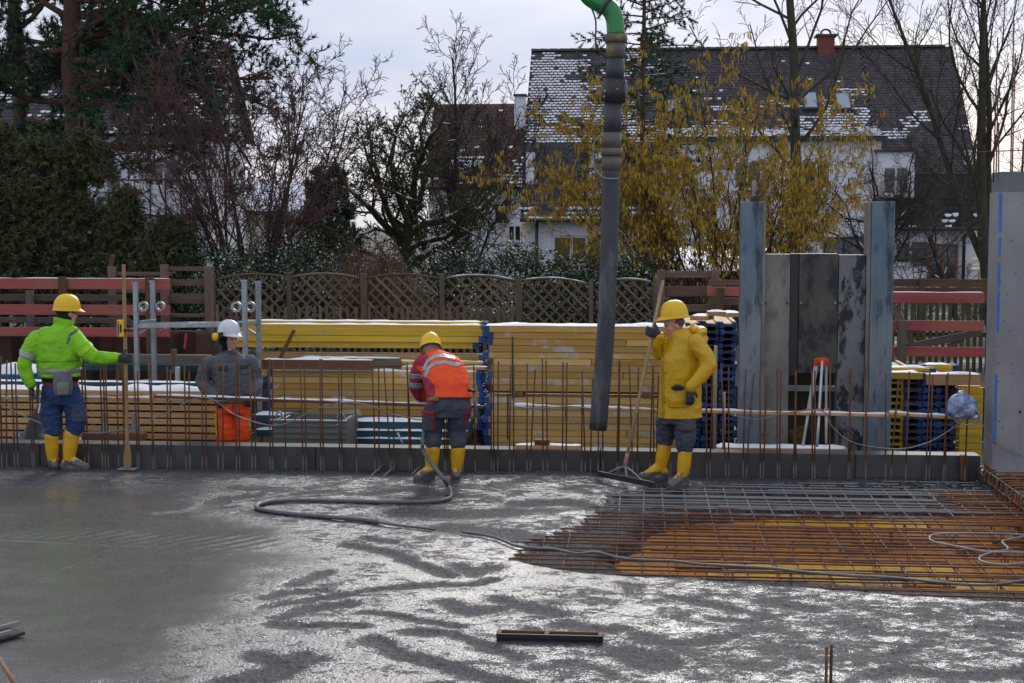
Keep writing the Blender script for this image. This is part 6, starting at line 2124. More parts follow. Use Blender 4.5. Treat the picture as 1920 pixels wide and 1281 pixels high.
# ---- far pale house in the gap, and one at the far right
hf = thing('house', 'small far pale house seen in the gap between the shrubs', 'house', (X(520, 90), 90, .3))
fx0, fx1, fz = X(455, 90), X(585, 90), Z(395, 90)
span('front_wall', fx0, fx1, 90, 96, .2, fz, MAT['render_cream'], hf, 0)
rzf = Z(338, 93)
Vf = [(fx0 - .3, 89.6, fz - .1), (fx1 + .3, 89.6, fz - .1), (fx1 + .3, 93, rzf), (fx0 - .3, 93, rzf), (fx1 + .3, 96.4, fz - .1), (fx0 - .3, 96.4, fz - .1)]
mobj('roof', Vf, [(0, 1, 2, 3), (3, 2, 4, 5), (0, 3, 5), (1, 4, 2), (0, 5, 4, 1)], MAT['tile_red'], hf, False, [.4] * 6)
V, F = [], []
for i in range(25):
    for jj in range(9):
        u, v = i / 24, jj / 8
        V.append((fx0 - .3 + (fx1 - fx0 + .6) * u, 89.65 + 3.3 * v, fz - .06 + (rzf - fz + .06) * v + .05 + .05 * fbm((u * 7, v * 4, 3), 3)))
for i in range(24):
    for jj in range(8):
        k = i * 9 + jj
        F.append((k, k + 9, k + 10, k + 1))
mobj('roof_snow', V, F, MAT['snow'], hf, True)
window(hf, 540, 560, 405, 430, 90, 'brick_red')
window(hf, 500, 520, 405, 430, 90, 'brick_red')
span('bay', X(548, 88), X(580, 88), 88, 89.99, .2, Z(392, 88), MAT['render_cream'], hf, 0)

# ---- snowy garden shed
sd = thing('garden_shed', 'low garden shed with thick snow on its roof left of the steel uprights', 'shed', (X(1360, 31), 31, .3))
sx0, sx1 = X(1252, 31), X(1480, 31)
z0_, z1_ = Z(508, 31), Z(466, 32.8)
k = 0
x = sx0 + .05
while x < sx1 - .1:
    span('board', x, x + .14, 31.1, 31.13, .25, z0_ - .02, MAT['fence_brown'], sd)
    x += .145
span('shed_back', sx0 + .05, sx1 - .05, 31.14, 32.7, .25, z0_ - .05, MAT['fence_brown']['X'], sd)
V, F = [], []
for i in range(31):
    for j in range(13):
        u, v = i / 30, j / 12
        V.append((sx0 + (sx1 - sx0) * u, 30.9 + 1.95 * v, z0_ + (z1_ - z0_) * v + .05 * min(1, 12 * min(u, 1 - u, v + .02)) + .02 * fbm((u * 9, v * 5, 2), 3)))
for i in range(30):
    for j in range(12):
        a = i * 13 + j
        F.append((a, a + 13, a + 14, a + 1))
mobj('roof_snow', V, F, MAT['snow'], sd, True)
C = [(sx0, 30.9, z0_ - .03), (sx1, 30.9, z0_ - .03), (sx1, 32.85, z1_ - .03), (sx0, 32.85, z1_ - .03)]
mobj('roof', C + [(a, c, e + .029) for a, c, e in C], [(3, 2, 1, 0), (4, 5, 6, 7), (0, 1, 5, 4), (1, 2, 6, 5), (2, 3, 7, 6), (3, 0, 4, 7)], MAT['gutter'], sd)
# ------------------------------------------------------------------ people
def g_capsule(a, b, ra, rb, n=14):
    a, b = np.array(a, float), np.array(b, float)
    d = b - a
    L = np.linalg.norm(d)
    d = d / (L + 1e-9)
    s = unit(np.cross(d, [.3, .9, .2] if abs(d[1]) < .9 else [1, 0, 0]))
    t_ = np.cross(d, s)
    rings = []
    for k in range(5):
        th = math.pi / 2 * (1 - k / 4)
        rings.append((a - d * ra * math.sin(th), ra * math.cos(th)))
    for k in range(5):
        th = math.pi / 2 * k / 4
        rings.append((b + d * rb * math.sin(th), rb * math.cos(th)))
    ang = np.arange(n) * 2 * math.pi / n
    V = np.concatenate([c + max(r, 1e-4) * (np.cos(ang)[:, None] * s + np.sin(ang)[:, None] * t_) for c, r in rings])
    return V, len(rings), n


def g_loft(secs, n=24):
    """secs = [(centre, axis vector, axis vector)]"""
    ang = np.arange(n) * 2 * math.pi / n
    V = [np.tile(np.array(secs[0][0], float), (n, 1))]
    for c, ax, ay in secs:
        V.append(np.array(c, float) + np.cos(ang)[:, None] * np.array(ax, float) + np.sin(ang)[:, None] * np.array(ay, float))
    V.append(np.tile(np.array(secs[-1][0], float), (n, 1)))
    return np.concatenate(V), len(secs) + 2, n


def g_ell(c, r, rot=None, n=16):
    ang = np.arange(n) * 2 * math.pi / n
    V = []
    for k in range(11):
        th = -math.pi / 2 + math.pi * k / 10
        V.append(np.stack([np.cos(ang) * max(math.cos(th), 1e-3), np.sin(ang) * max(math.cos(th), 1e-3), np.full(n, math.sin(th))], -1))
    V = np.concatenate(V) * np.array(r, float)
    if rot is not None:
        V = V @ np.array(Matrix.Rotation(rot[1], 3, rot[0])).T
    return V + np.array(c, float), 11, n


def chain(pts, rads, n=14):
    return [g_capsule(pts[k], pts[k + 1], rads[k], rads[k + 1], n) for k in range(len(pts) - 1)]


def organic(name, geos, voxel, mats, parent, smooth=6, fold=None, paint=None, post=None):
    """union of solids -> one continuous smooth surface"""
    VV, FF, off = [], [], 0
    for V, m_, n in geos:
        I = np.arange(m_ * n).reshape(m_, n) + off
        nx_ = np.roll(I, -1, axis=1)
        FF.append(np.stack([I[:-1], nx_[:-1], nx_[1:], I[1:]], -1).reshape(-1, 4))
        VV.append(V)
        off += len(V)
    me = raw_mesh('tmp', np.concatenate(VV), np.concatenate(FF))
    bm = bmesh.new()
    bm.from_mesh(me)
    bmesh.ops.remove_doubles(bm, verts=bm.verts, dist=1e-5)
    bmesh.ops.recalc_face_normals(bm, faces=bm.faces)
    bmesh.ops.holes_fill(bm, edges=[e for e in bm.edges if e.is_boundary], sides=0)
    bm.to_mesh(me)
    bm.free()
    o = link(bpy.data.objects.new('tmp', me))
    md = o.modifiers.new('r', 'REMESH')
    md.mode = 'VOXEL'
    md.voxel_size = voxel
    md.use_smooth_shade = True
    ms = o.modifiers.new('s', 'SMOOTH')
    ms.factor = .5
    ms.iterations = smooth
    dg = bpy.context.evaluated_depsgraph_get()
    me2 = bpy.data.meshes.new_from_object(o.evaluated_get(dg))
    bpy.data.objects.remove(o)
    bpy.data.meshes.remove(me)
    me2.name = name
    if fold or post:
        co = np.empty(len(me2.vertices) * 3, np.float32)
        no = np.empty(len(me2.vertices) * 3, np.float32)
        me2.vertices.foreach_get('co', co)
        me2.vertices.foreach_get('normal', no)
        co, no = co.reshape(-1, 3), no.reshape(-1, 3)
        if fold:
            amp, sc, seed = fold
            d = np.array([noise.ridged_multi_fractal(Vector((c[0] * sc[0] + seed, c[1] * sc[1], c[2] * sc[2])), 1.0, 2.1, 3, 1.0, 2.0) for c in co], np.float32)
            d = d - d.mean()
            co = co + no * (amp * np.clip(d, -1.2, 1.2))[:, None]
        if post:
            co = post(co, no)
        me2.vertices.foreach_set('co', co.astype(np.float32).ravel())
        me2.update()
    for m_ in mats:
        me2.materials.append(m_)
    me2.polygons.foreach_set('use_smooth', np.ones(len(me2.polygons), bool))
    if paint:
        cen = np.empty(len(me2.polygons) * 3, np.float32)
        me2.polygons.foreach_get('center', cen)
        me2.polygons.foreach_set('material_index', np.array([paint(c) for c in cen.reshape(-1, 3)], np.int32))
    ob = link(bpy.data.objects.new(name, me2))
    ob.parent = parent
    return ob


def band(name, src, pred, mat, parent, out=.005):
    """a strip sewn onto a garment: its faces lifted off the garment's surface"""
    bm = bmesh.new()
    bm.from_mesh(src.data)
    kill = [f for f in bm.faces if not pred(f.calc_center_median(), f.normal)]
    bmesh.ops.delete(bm, geom=kill, context='FACES')
    if not bm.faces:
        bm.free()
        return None
    for v in bm.verts:
        v.co += v.normal * out
    ex = bmesh.ops.extrude_face_region(bm, geom=bm.faces[:])
    for v in [g for g in ex['geom'] if isinstance(g, bmesh.types.BMVert)]:
        v.co -= v.normal * out * .8
    bmesh.ops.recalc_face_normals(bm, faces=bm.faces)
    # every separate strip is a part of its own; crumbs are dropped
    bm.faces.ensure_lookup_table()
    seen, comps = set(), []
    for f in bm.faces:
        if f.index in seen:
            continue
        st_, comp = [f], []
        seen.add(f.index)
        while st_:
            g = st_.pop()
            comp.append(g)
            for v in g.verts:
                for h in v.link_faces:
                    if h.index not in seen:
                        seen.add(h.index)
                        st_.append(h)
        comps.append(comp)
    big = max(len(c) for c in comps)
    o = None
    for comp in comps:
        if len(comp) < max(20, .12 * big):
            continue
        vs_ = {}
        for f in comp:
            for v in f.verts:
                vs_.setdefault(v, len(vs_))
        o = lobj(name, [tuple(v.co) for v in vs_], [tuple(vs_[v] for v in f.verts) for f in comp], mat, parent, True)
    bm.free()
    return o


def lobj(name, V, F, mat, parent, smooth=False):
    o = mobj(name, V, F, mat, None, smooth)
    o.parent = parent
    return o


def rotz_m(a):
    return np.array(Matrix.Rotation(a, 3, 'Z'))


def helmet(parent, c, yawdir, mat, tilt=0.0, size=1.0, roll=0.0):
    """ribbed shell with a peak towards yawdir; c = centre of the rim"""
    th_n, ph_n = 32, 10
    V, F = [], []
    a_, b_, h_ = .142 * size, .113 * size, .152 * size
    for j in range(ph_n + 1):
        ph = math.pi / 2 * j / ph_n
        for i in range(th_n):
            th = 2 * math.pi * i / th_n
            rib = 1 + .022 * math.exp(-((math.sin(th) * math.cos(ph) * .113) / .03) ** 2) * (1 if j > 1 else 0)
            x = a_ * math.cos(th) * math.cos(ph) ** .8
            y = b_ * math.sin(th) * math.cos(ph) ** .8
            z = h_ * math.sin(ph) ** .92 * rib
            V.append((x, y, z))
    for j in range(ph_n):
        for i in range(th_n):
            i2 = (i + 1) % th_n
            F.append((j * th_n + i, j * th_n + i2, (j + 1) * th_n + i2, (j + 1) * th_n + i))
    k = len(V)
    # rim and peak, a closed lip below the shell
    for dz, gro in ((.0, 1.0), (-.018, 1.045), (-.026, 1.06)):
        for i in range(th_n):
            th = 2 * math.pi * i / th_n
            pk_ = max(0, math.cos(th)) ** 3
            V.append((a_ * math.cos(th) * gro + .055 * pk_ * (dz < 0), b_ * math.sin(th) * gro, dz - .012 * pk_ * (dz < 0)))
    for j in range(2):
        for i in range(th_n):
            i2 = (i + 1) % th_n
            F.append((k + (j + 1) * th_n + i, k + (j + 1) * th_n + i2, k + j * th_n + i2, k + j * th_n + i))
    # inside
    kk = len(V)
    for i in range(th_n):
        th = 2 * math.pi * i / th_n
        V.append((a_ * .93 * math.cos(th), b_ * .93 * math.sin(th), -.012))
    V.append((0, 0, h_ * .9))
    for i in range(th_n):
        i2 = (i + 1) % th_n
        F.append((kk + i, kk + i2, k + 2 * th_n + i2, k + 2 * th_n + i))
        F.append((kk + i2, kk + i, len(V) - 1))
    V = np.array(V)
    R_ = np.array(Matrix.Rotation(yawdir, 3, 'Z') @ Matrix.Rotation(tilt, 3, 'Y') @ Matrix.Rotation(roll, 3, 'X'))
    V = V @ R_.T + np.array(c)
    return lobj('helmet', V, F, mat, parent, True)


def head_geos(c, yawd, pitch=0.0, s=1.0):
    """skull, face, nose, chin, ears; +x is forward before turning; c = centre of the skull"""
    R_ = np.array(Matrix.Rotation(yawd, 3, 'Z') @ Matrix.Rotation(pitch, 3, 'Y'))
    L = []
    for cc, r in (((-.01, 0, .02), (.098, .077, .10)), ((.025, 0, -.045), (.066, .060, .075)), ((.058, 0, -.092), (.028, .030, .024)), ((.088, 0, -.012), (.013, .014, .03)), ((.096, 0, -.034), (.016, .017, .013)),
                  ((.078, 0, .018), (.02, .05, .014)), ((.075, 0, -.066), (.016, .024, .006)), ((.074, 0, -.078), (.015, .021, .006)), ((.055, .042, -.03), (.028, .02, .025)), ((.055, -.042, -.03), (.028, .02, .025)),
                  ((-.012, .078, -.015), (.019, .009, .032)), ((-.012, -.078, -.015), (.019, .009, .032)), ((.02, 0, -.10), (.05, .05, .03))):
        V, m_, n = g_ell((0, 0, 0), np.array(r) * s)
        L.append((((V + np.array(cc) * s) @ R_.T) + np.array(c), m_, n))
    return L, R_


def eyes(parent, c, R_, s=1.0):
    for sy in (1, -1):
        V, m_, n = g_ell((0, 0, 0), (.006, .012, .0065))
        V = (V + np.array((.081, sy * .03, .0)) * s) @ R_.T + np.array(c)
        I = np.arange(m_ * n).reshape(m_, n)
        nx_ = np.roll(I, -1, axis=1)
        lobj('eye', V, np.stack([I[:-1], nx_[:-1], nx_[1:], I[1:]], -1).reshape(-1, 4), MAT['eye_dark'], parent, True)


def hand_geos(w, fdir, ndir, curl=.5, side=1, s=1.0, spread=1.0):
    """palm and five bent fingers; w wrist, fdir along the fingers, ndir out of the palm, side +1/-1 for the thumb"""
    f = unit(np.array(fdir, float))
    n = unit(np.array(ndir, float) - f * np.dot(ndir, f))
    u = np.cross(f, n) * side
    w = np.array(w, float)
    L = [g_loft([(w + f * .00, u * .030 * s, n * .022 * s), (w + f * .035 * s, u * .040 * s, n * .021 * s), (w + f * .085 * s, u * .045 * s, n * .019 * s), (w + f * .098 * s, u * .038 * s, n * .014 * s)], 14)]
    for k, (off, ln) in enumerate(((.033, .072), (.011, .082), (-.012, .076), (-.033, .06))):
        p = w + f * .088 * s + u * off * s
        d = unit(f + u * off * 2.0 * spread)
        pts, rr = [p - d * .02 * s, p], [.0105 * s, .0105 * s]
        for j, fr in enumerate((.45, .32, .23)):
            a = curl * (.55, 1.0, .8)[j]
            ax = u
            d = d * math.cos(a) + n * math.sin(a)
            d = unit(d)
            pts.append(pts[-1] + d * ln * fr * s)
            rr.append((.0100, .0092, .0080)[j] * s)
        L += chain(pts, rr, 10)
    p = w + f * .03 * s + u * .034 * s
    d = unit(f * .55 + u * .75 + n * .25)
    pts, rr = [w + f * .02 * s + u * .012 * s, p], [.015 * s, .0135 * s]
    for j, fr in enumerate((.034, .028, .024)):
        pts.append(pts[-1] + d * fr * s)
        rr.append((.0125, .0115, .0095)[j] * s)
        d = unit(d + n * .55 * curl + f * .25)
    L += chain(pts, rr, 10)
    return L


simple('skin', (.62, .33, .25), (.56, .26, .19), 14, .5, spec=.35)
simple('eye_dark', (.02, .015, .012), None, 5, .3)
simple('helmet_yellow', (.86, .56, .006), (.80, .50, .006), 9, .32, dirt=(.4, .25, .05), dscale=9, dp=(.66, .8))
simple('helmet_white', (.66, .70, .76), (.58, .62, .68), 9, .3, dirt=(.4, .4, .4), dscale=11, dp=(.68, .8))
simple('hivis_lime', (.245, .62, .012), (.20, .50, .012), 5, .75, bump=.25, bscale=90, dirt=(.13, .24, .03), dscale=5, dp=(.6, .8))
simple('hivis_orange', (.90, .085, .006), (.80, .06, .006), 6, .7, bump=.2, bscale=90, dirt=(.45, .06, .02), dscale=5, dp=(.62, .85))
simple('reflective', (.36, .38, .41), (.28, .30, .33), 20, .35, metal=.3)
simple('lime_band', (.36, .72, .02), None, 9, .6)
simple('crimson', (.36, .018, .045), (.28, .015, .04), 6, .75, bump=.2, bscale=90)
simple('work_blue', (.022, .062, .175), (.015, .042, .12), 7, .85, bump=.3, bscale=120, dirt=(.085, .105, .14), dscale=6, dp=(.58, .78))
simple('work_grey', (.062, .078, .105), (.043, .053, .072), 6, .85, bump=.3, bscale=120, dirt=(.13, .125, .115), dscale=7, dp=(.6, .8))
simple('jacket_grey', (.105, .115, .135), (.075, .082, .098), 6, .8, bump=.3, bscale=120, dirt=(.075, .078, .085), dscale=5, dp=(.62, .8))
simple('oilskin', (.66, .40, .006), (.58, .34, .006), 4, .42, spec=.45, bump=.06, bscale=40, dirt=(.27, .16, .03), dscale=5, dp=(.64, .85))
simple('navy_knit', (.010, .014, .026), None, 30, .95, bump=.4, bscale=200)
simple('black_knit', (.008, .008, .009), None, 30, .95, bump=.4, bscale=200)
simple('scarf', (.06, .075, .08), (.04, .05, .055), 12, .9)
simple('glove_dark', (.032, .042, .055), (.022, .028, .037), 14, .7, dirt=(.12, .12, .12), dscale=14, dp=(.6, .75))
simple('hair_grey', (.12, .10, .085), (.07, .06, .05), 40, .8)
simple('pouch', (.14, .15, .155), (.09, .10, .105), 8, .85, dirt=(.2, .2, .2), dscale=9, dp=(.62, .8))
m, t, b = new_mat('boot')                                     # yellow rubber caked with cement below
oc = t.nodes.new('ShaderNodeTexCoord')
sp = nd(t, 'ShaderNodeSeparateXYZ')
t.links.new(oc.outputs['Object'], sp.inputs[0])
ad = nd(t, 'ShaderNodeMath', operation='MULTIPLY_ADD')
ad.inputs[1].default_value = -.2
t.links.new(tnoise(t, coords(t), 13, 6, .65), ad.inputs[0])
t.links.new(sp.outputs['Z'], ad.inputs[2])
yel = mixc(t, ramp(t, tnoise(t, coords(t), 9, 5, .6), .5, .75), (.72, .40, .008), (.50, .27, .02))
gry = mixc(t, ramp(t, tnoise(t, coords(t), 20, 5, .6), .35, .7), (.135, .132, .12), (.09, .09, .085))
t.links.new(mixc(t, ramp(t, ad.outputs[0], .012, .024), gry, yel), b.inputs['Base Color'])
b.inputs['Roughness'].default_value = .42


def boot(parent, top, ankle, heel, toe, rt=.068, ra=.05, sole=True):
    top, ankle, heel, toe = (np.array(v, float) for v in (top, ankle, heel, toe))
    d = unit((toe - heel) * np.array([1, 1, 0]))
    ball = heel + (toe - heel) * .68
    up = np.array([0, 0, 1])
    g = chain([top, top + (ankle - top) * .5, ankle], [rt, (rt + ra) / 2 + .006, ra])
    g += [g_capsule(ankle, heel + up * .045 + d * .02, ra, .043), g_capsule(ankle + d * .02, ball + up * .048, ra * .92, .046), g_capsule(ball + up * .044, toe - d * .035 + up * .036, .047, .036)]
    g += [g_capsule(heel + d * .03 + up * .02, toe - d * .04 + up * .02, .036, .038)]
    o = organic('boot', g, .009, [MAT['boot']], parent, 6, post=lambda co, no: np.where(np.array([[0, 0, 1]]) > 0, np.maximum(co, np.array([[-9, -9, min(heel[2], toe[2]) - .002]])), co))
    s = unit(np.cross(d, up))
    # sole
    V, F = [], []
    n = 10
    out_ = []
    for k in range(2 * n):
        if k < n:
            tt = k / (n - 1)
            sg = 1
        else:
            tt = 1 - (k - n) / (n - 1)
            sg = -1
        w = .036 + .012 * math.sin(math.pi * min(1, max(0, tt * 1.1 - .15))) if 0 < tt < 1 else .022
        out_.append(heel + (toe - heel) * tt + s * sg * w)
    zz = min(heel[2], toe[2])
    V = [(p[0], p[1], zz - .012) for p in out_] + [(p[0], p[1], zz + .018) for p in out_]
    m_ = 2 * n
    F = [(k, (k + 1) % m_, m_ + (k + 1) % m_, m_ + k) for k in range(m_)] + [tuple(range(m_))[::-1], tuple(range(m_, 2 * m_))]
    so = mobj('sole', V, F, MAT['boot_sole'], None)
    so.parent = o
    return o


simple('boot_sole', (.10, .10, .095), (.06, .06, .058), 20, .6)


def person(label, base):
    X0, Y0 = base[0], base[1]
    r_ = thing('person', label, 'person', base, None, -math.atan2(X0, Y0))
    return r_


def body(parent, pel, chest, neck, hips, knees, ankles, shoulders, elbows, wrists, headc, yawd, pitch):
    """the figure itself, one surface under the clothes; the head with its face is finer"""
    g = [g_capsule(pel, chest, .12, .125), g_capsule(chest, neck, .10, .055)]
    for k in range(2):
        g += chain([hips[k], knees[k], ankles[k]], [.08, .05, .04])
        g += chain([shoulders[k], elbows[k], wrists[k]], [.05, .038, .03])
        g += [g_capsule(chest, shoulders[k], .08, .05), g_capsule(pel, hips[k], .1, .08)]
    hg, R_ = head_geos(headc, yawd, pitch)
    g += hg + [g_capsule(neck, np.array(headc) + np.array([0, 0, -.04]), .055, .055)]
    o = organic('body', g, .0065, [MAT['skin']], parent, 3)
    eyes(o, headc, R_)
    return o


def seg_d2(px_, pz_, line):
    dmin = 9
    for (ax, az), (bx, bz) in zip(line[:-1], line[1:]):
        ex, ez = bx - ax, bz - az
        t_ = max(0, min(1, ((px_ - ax) * ex + (pz_ - az) * ez) / (ex * ex + ez * ez + 1e-9)))
        dmin = min(dmin, math.hypot(px_ - ax - t_ * ex, pz_ - az - t_ * ez))
    return dmin


FOLD = (7, 7, 11)

# ================= worker in lime jacket, levelling staff in hand
def worker_green():
    bp_ = G(126, 876, 0)
    r = person('person in lime jacket and yellow helmet holding a levelling staff', (bp_[0], bp_[1] - .10, slab_z(bp_[0], bp_[1] - .10) - .015))
    def q(px_, py_, y=0.0):
        return np.array([(px_ - 330) / 597, y, (1205 - py_) / 597])
    hc = np.array([.085, .03, 1.665])
    yd = math.radians(28)
    body(r, (.0, 0, .95), (-.02, .02, 1.32), (.05, .02, 1.52), [(-.1, 0, .9), (.1, 0, .9)], [q(270, 860, .02), q(425, 870, -.02)], [(-.12, .0, .12), (.06, -.02, .12)],
         [(-.24, .03, 1.40), (.16, -.03, 1.42)], [q(112, 520, -.02), q(520, 490, -.18)], [q(150, 640, -.05), q(665, 488, -.26)], hc, yd, .12)
    # jacket
    S = [(q(322, 612), (.205, 0, 0), (0, .155, 0)), (q(318, 575), (.222, 0, 0), (0, .17, 0)), (q(318, 520), (.238, 0, 0), (0, .178, 0)), (q(312, 440, .01), (.235, 0, 0), (0, .172, 0)), (q(305, 370, .01), (.215, 0, .0), (0, .15, 0)), (q(325, 320, .01), (.15, 0, .0), (0, .125, 0)), (q(350, 285, .015), (.098, 0, -.012), (0, .10, 0)), (q(352, 262, .015), (.10, 0, -.02), (0, .10, 0)), (q(350, 245, .015), (.095, 0, -.02), (0, .095, 0))]
    g = [g_loft(S)]
    g += chain([q(415, 372, -.02), q(470, 435, -.12), q(530, 485, -.19), q(600, 492, -.23), q(688, 488, -.265)], [.098, .094, .078, .07, .05])
    g += chain([q(185, 372, .02), q(140, 450, .0), q(112, 530, -.02), q(125, 600, -.04), q(150, 655, -.05)], [.098, .088, .078, .07, .053])
    g += [g_capsule(q(250, 350), q(400, 350), .1, .1)]
    j = organic('jacket', g, .0095, [MAT['hivis_lime']], r, 5, (.010, (6, 6, 10), 2.2))
    band('reflective_band', j, lambda c, n: 1.045 < c.z < 1.09 and c.x > -.27 and abs(c.x) < .24, MAT['reflective'], r)
    band('lime_band', j, lambda c, n: 1.0 < c.z < 1.035 and abs(c.x) < .24, MAT['lime_band'], r)
    band('reflective_band', j, lambda c, n: c.x < -.26 and abs((c.z - 1.245) - (c.x + .36) * -.5) < .032, MAT['reflective'], r)
    band('lime_band', j, lambda c, n: c.x > .13 and seg_d2(c.x, c.z, [(.20, 1.24), (.30, 1.34)]) < .026, MAT['lime_band'], r)
    band('seam', j, lambda c, n: seg_d2(c.x, c.z, [(.07, 1.36), (.10, 1.44), (.17, 1.49)]) < .012 and n.y < .2, MAT['pouch'], r, .002)
    band('seam', j, lambda c, n: abs(c.z - 1.17) < .008 and abs(c.x + .02) < .22 and n.y < -.2, MAT['hivis_dull'], r, .0015)
    # undershirt strip and belt
    organic('shirt', [g_loft([(q(325, 672), (.178, 0, 0), (0, .135, 0)), (q(325, 612), (.185, 0, 0), (0, .138, 0))])], .01, [MAT['crimson']], r, 3)
    organic('belt', [g_loft([(q(325, 640), (.19, 0, 0), (0, .145, 0)), (q(325, 612), (.194, 0, 0), (0, .148, 0))])], .01, [MAT['black_knit']], r, 2)
    # trousers
    g = [g_loft([(q(325, 780), (.19, 0, 0), (0, .14, 0)), (q(325, 720), (.205, 0, 0), (0, .15, 0)), (q(325, 660), (.185, 0, 0), (0, .14, 0))])]
    g += chain([q(270, 745, .01), q(268, 850, .02), q(272, 920, .02), q(272, 948, .0)], [.118, .108, .1, .088])
    g += chain([q(385, 745, -.01), q(418, 850, -.03), q(408, 920, -.03), q(396, 945, -.03)], [.122, .108, .1, .092])
    t_ = organic('trousers', g, .0095, [MAT['work_blue']], r, 4, (.012, (8, 8, 13), 5.1))
    band('thigh_pocket', t_, lambda c, n: .10 < c.x < .23 and .53 < c.z < .69 and n.y < .3, MAT['work_blue_worn'], r, .012)
    boot(r, q(262, 985), q(265, 1130, .01), (-.09, -.05, .012), (-.04, .24, .012), .074, .056)
    boot(r, q(382, 975, -.03), q(362, 1140, -.04), (-.02, -.03, .012), (.27, -.12, .012), .086, .058)
    # head gear
    helmet(r, q(374, 192, .02) + np.array([0, 0, .015]), yd - .15, MAT['helmet_yellow'], .06)
    organic('balaclava', [g_ell(hc + np.array([-.025, 0, .03]), (.108, .092, .085)), g_ell(hc + np.array([-.04, -.01, -.05]), (.085, .085, .07)), g_capsule(hc + np.array([-.04, 0, -.04]), (.04, .02, 1.54), .078, .08)], .009, [MAT['navy_knit']], r, 3)
    # hands: right one round the staff
    staff = np.array([.645, -.05, 0])
    organic('glove', hand_geos(q(672, 488, -.30), (1, -.12, -.05), (.1, 1, 0), 1.05, 1, 1.08), .0052, [MAT['glove_dark']], r, 2)
    organic('glove', hand_geos(q(150, 650, -.05), (.05, -.05, -1), (.9, -.3, 0), .75, 1, 1.1), .0052, [MAT['glove_dark']], r, 2)
    # belt pouch on his back
    pc = q(338, 648, -.205)
    po = organic('belt_pouch', [g_loft([(pc + np.array([0, .0, -.115]), (.085, 0, 0), (0, .035, 0)), (pc + np.array([0, -.01, -.05]), (.1, 0, 0), (0, .045, 0)), (pc + np.array([0, .0, .04]), (.1, 0, 0), (0, .045, 0)), (pc + np.array([0, .02, .13]), (.085, 0, 0), (0, .025, 0))])], .008, [MAT['pouch']], r, 2)
    po2 = organic('pouch_pocket', [g_loft([(pc + np.array([0, -.045, -.105]), (.055, 0, 0), (0, .02, 0)), (pc + np.array([0, -.05, -.02]), (.062, 0, 0), (0, .028, 0)), (pc + np.array([0, -.045, .03]), (.06, 0, 0), (0, .022, 0))])], .007, [MAT['pouch_light']], r, 2)
    organic('hammer_loop', chain([q(190, 650, -.12), q(185, 760, -.13)], [.02, .012]), .006, [MAT['glove_dark']], r, 1)
    return r, q


simple('hivis_dull', (.16, .36, .012), None, 6, .8)
simple('work_blue_worn', (.03, .065, .14), (.07, .09, .12), 9, .9, bump=.3, bscale=120)
simple('pouch_light', (.24, .235, .22), (.17, .17, .16), 9, .85)
wg, qg = worker_green()


def to_world(r, p):
    return np.array(r.matrix_basis @ Vector([float(v) for v in p]))


# levelling staff with its receiver, standing free on a foot plate
b0, t0 = to_world(wg, (.648, -.262, 0)), to_world(wg, (.645, -.262, 0))
sz = slab_z(b0[0], b0[1])
st = thing('levelling_staff', 'wooden levelling staff with yellow laser receiver held by the lime-jacketed worker', 'levelling staff', (b0[0], b0[1], sz))
ztop = sz + 2.165
box('staff', (b0[0], b0[1], (sz + .17 + ztop) / 2), (.034, .022, ztop - sz - .17), MAT['pole_wood'], st)
V = [(-.017, -.011, .30), (.017, -.011, .30), (.017, .011, .30), (-.017, .011, .30), (-.042, -.014, .12), (.042, -.014, .12), (.042, .014, .12), (-.042, .014, .12), (-.034, -.014, .025), (.034, -.014, .025), (.034, .014, .025), (-.034, .014, .025)]
F = [(0, 1, 2, 3)] + [(a + k, a + (k + 1) % 4, a + 4 + (k + 1) % 4, a + 4 + k) for a in (0, 4) for k in range(4)] + [(11, 10, 9, 8)]
mobj('staff_foot', np.array(V) + np.array([b0[0], b0[1], sz]), F, MAT['pole_wood']['Z'], st)
box('foot_plate', (b0[0], b0[1], sz + .012), (.19, .12, .012), MAT['concrete_wall'], st)
zr = sz + 1.50
rc = box('laser_receiver', (b0[0] - .035, b0[1] - .03, zr), (.072, .035, .18), MAT['helmet_yellow'], st, None, .008)
box('display', (b0[0] - .028, b0[1] - .049, zr - .0), (.022, .004, .085), MAT['black_plastic'], rc)
box('keypad', (b0[0] - .055, b0[1] - .049, zr), (.014, .004, .15), MAT['blue_dull'], rc)
box('clamp', (b0[0] + .04, b0[1] - .03, zr - .02), (.08, .03, .03), MAT['black_plastic'], st)
tube('clamp_screw', [(b0[0] + .06, b0[1] - .03, zr - .02), (b0[0] + .105, b0[1] - .03, zr - .015)], .012, MAT['black_plastic'], st, 8)

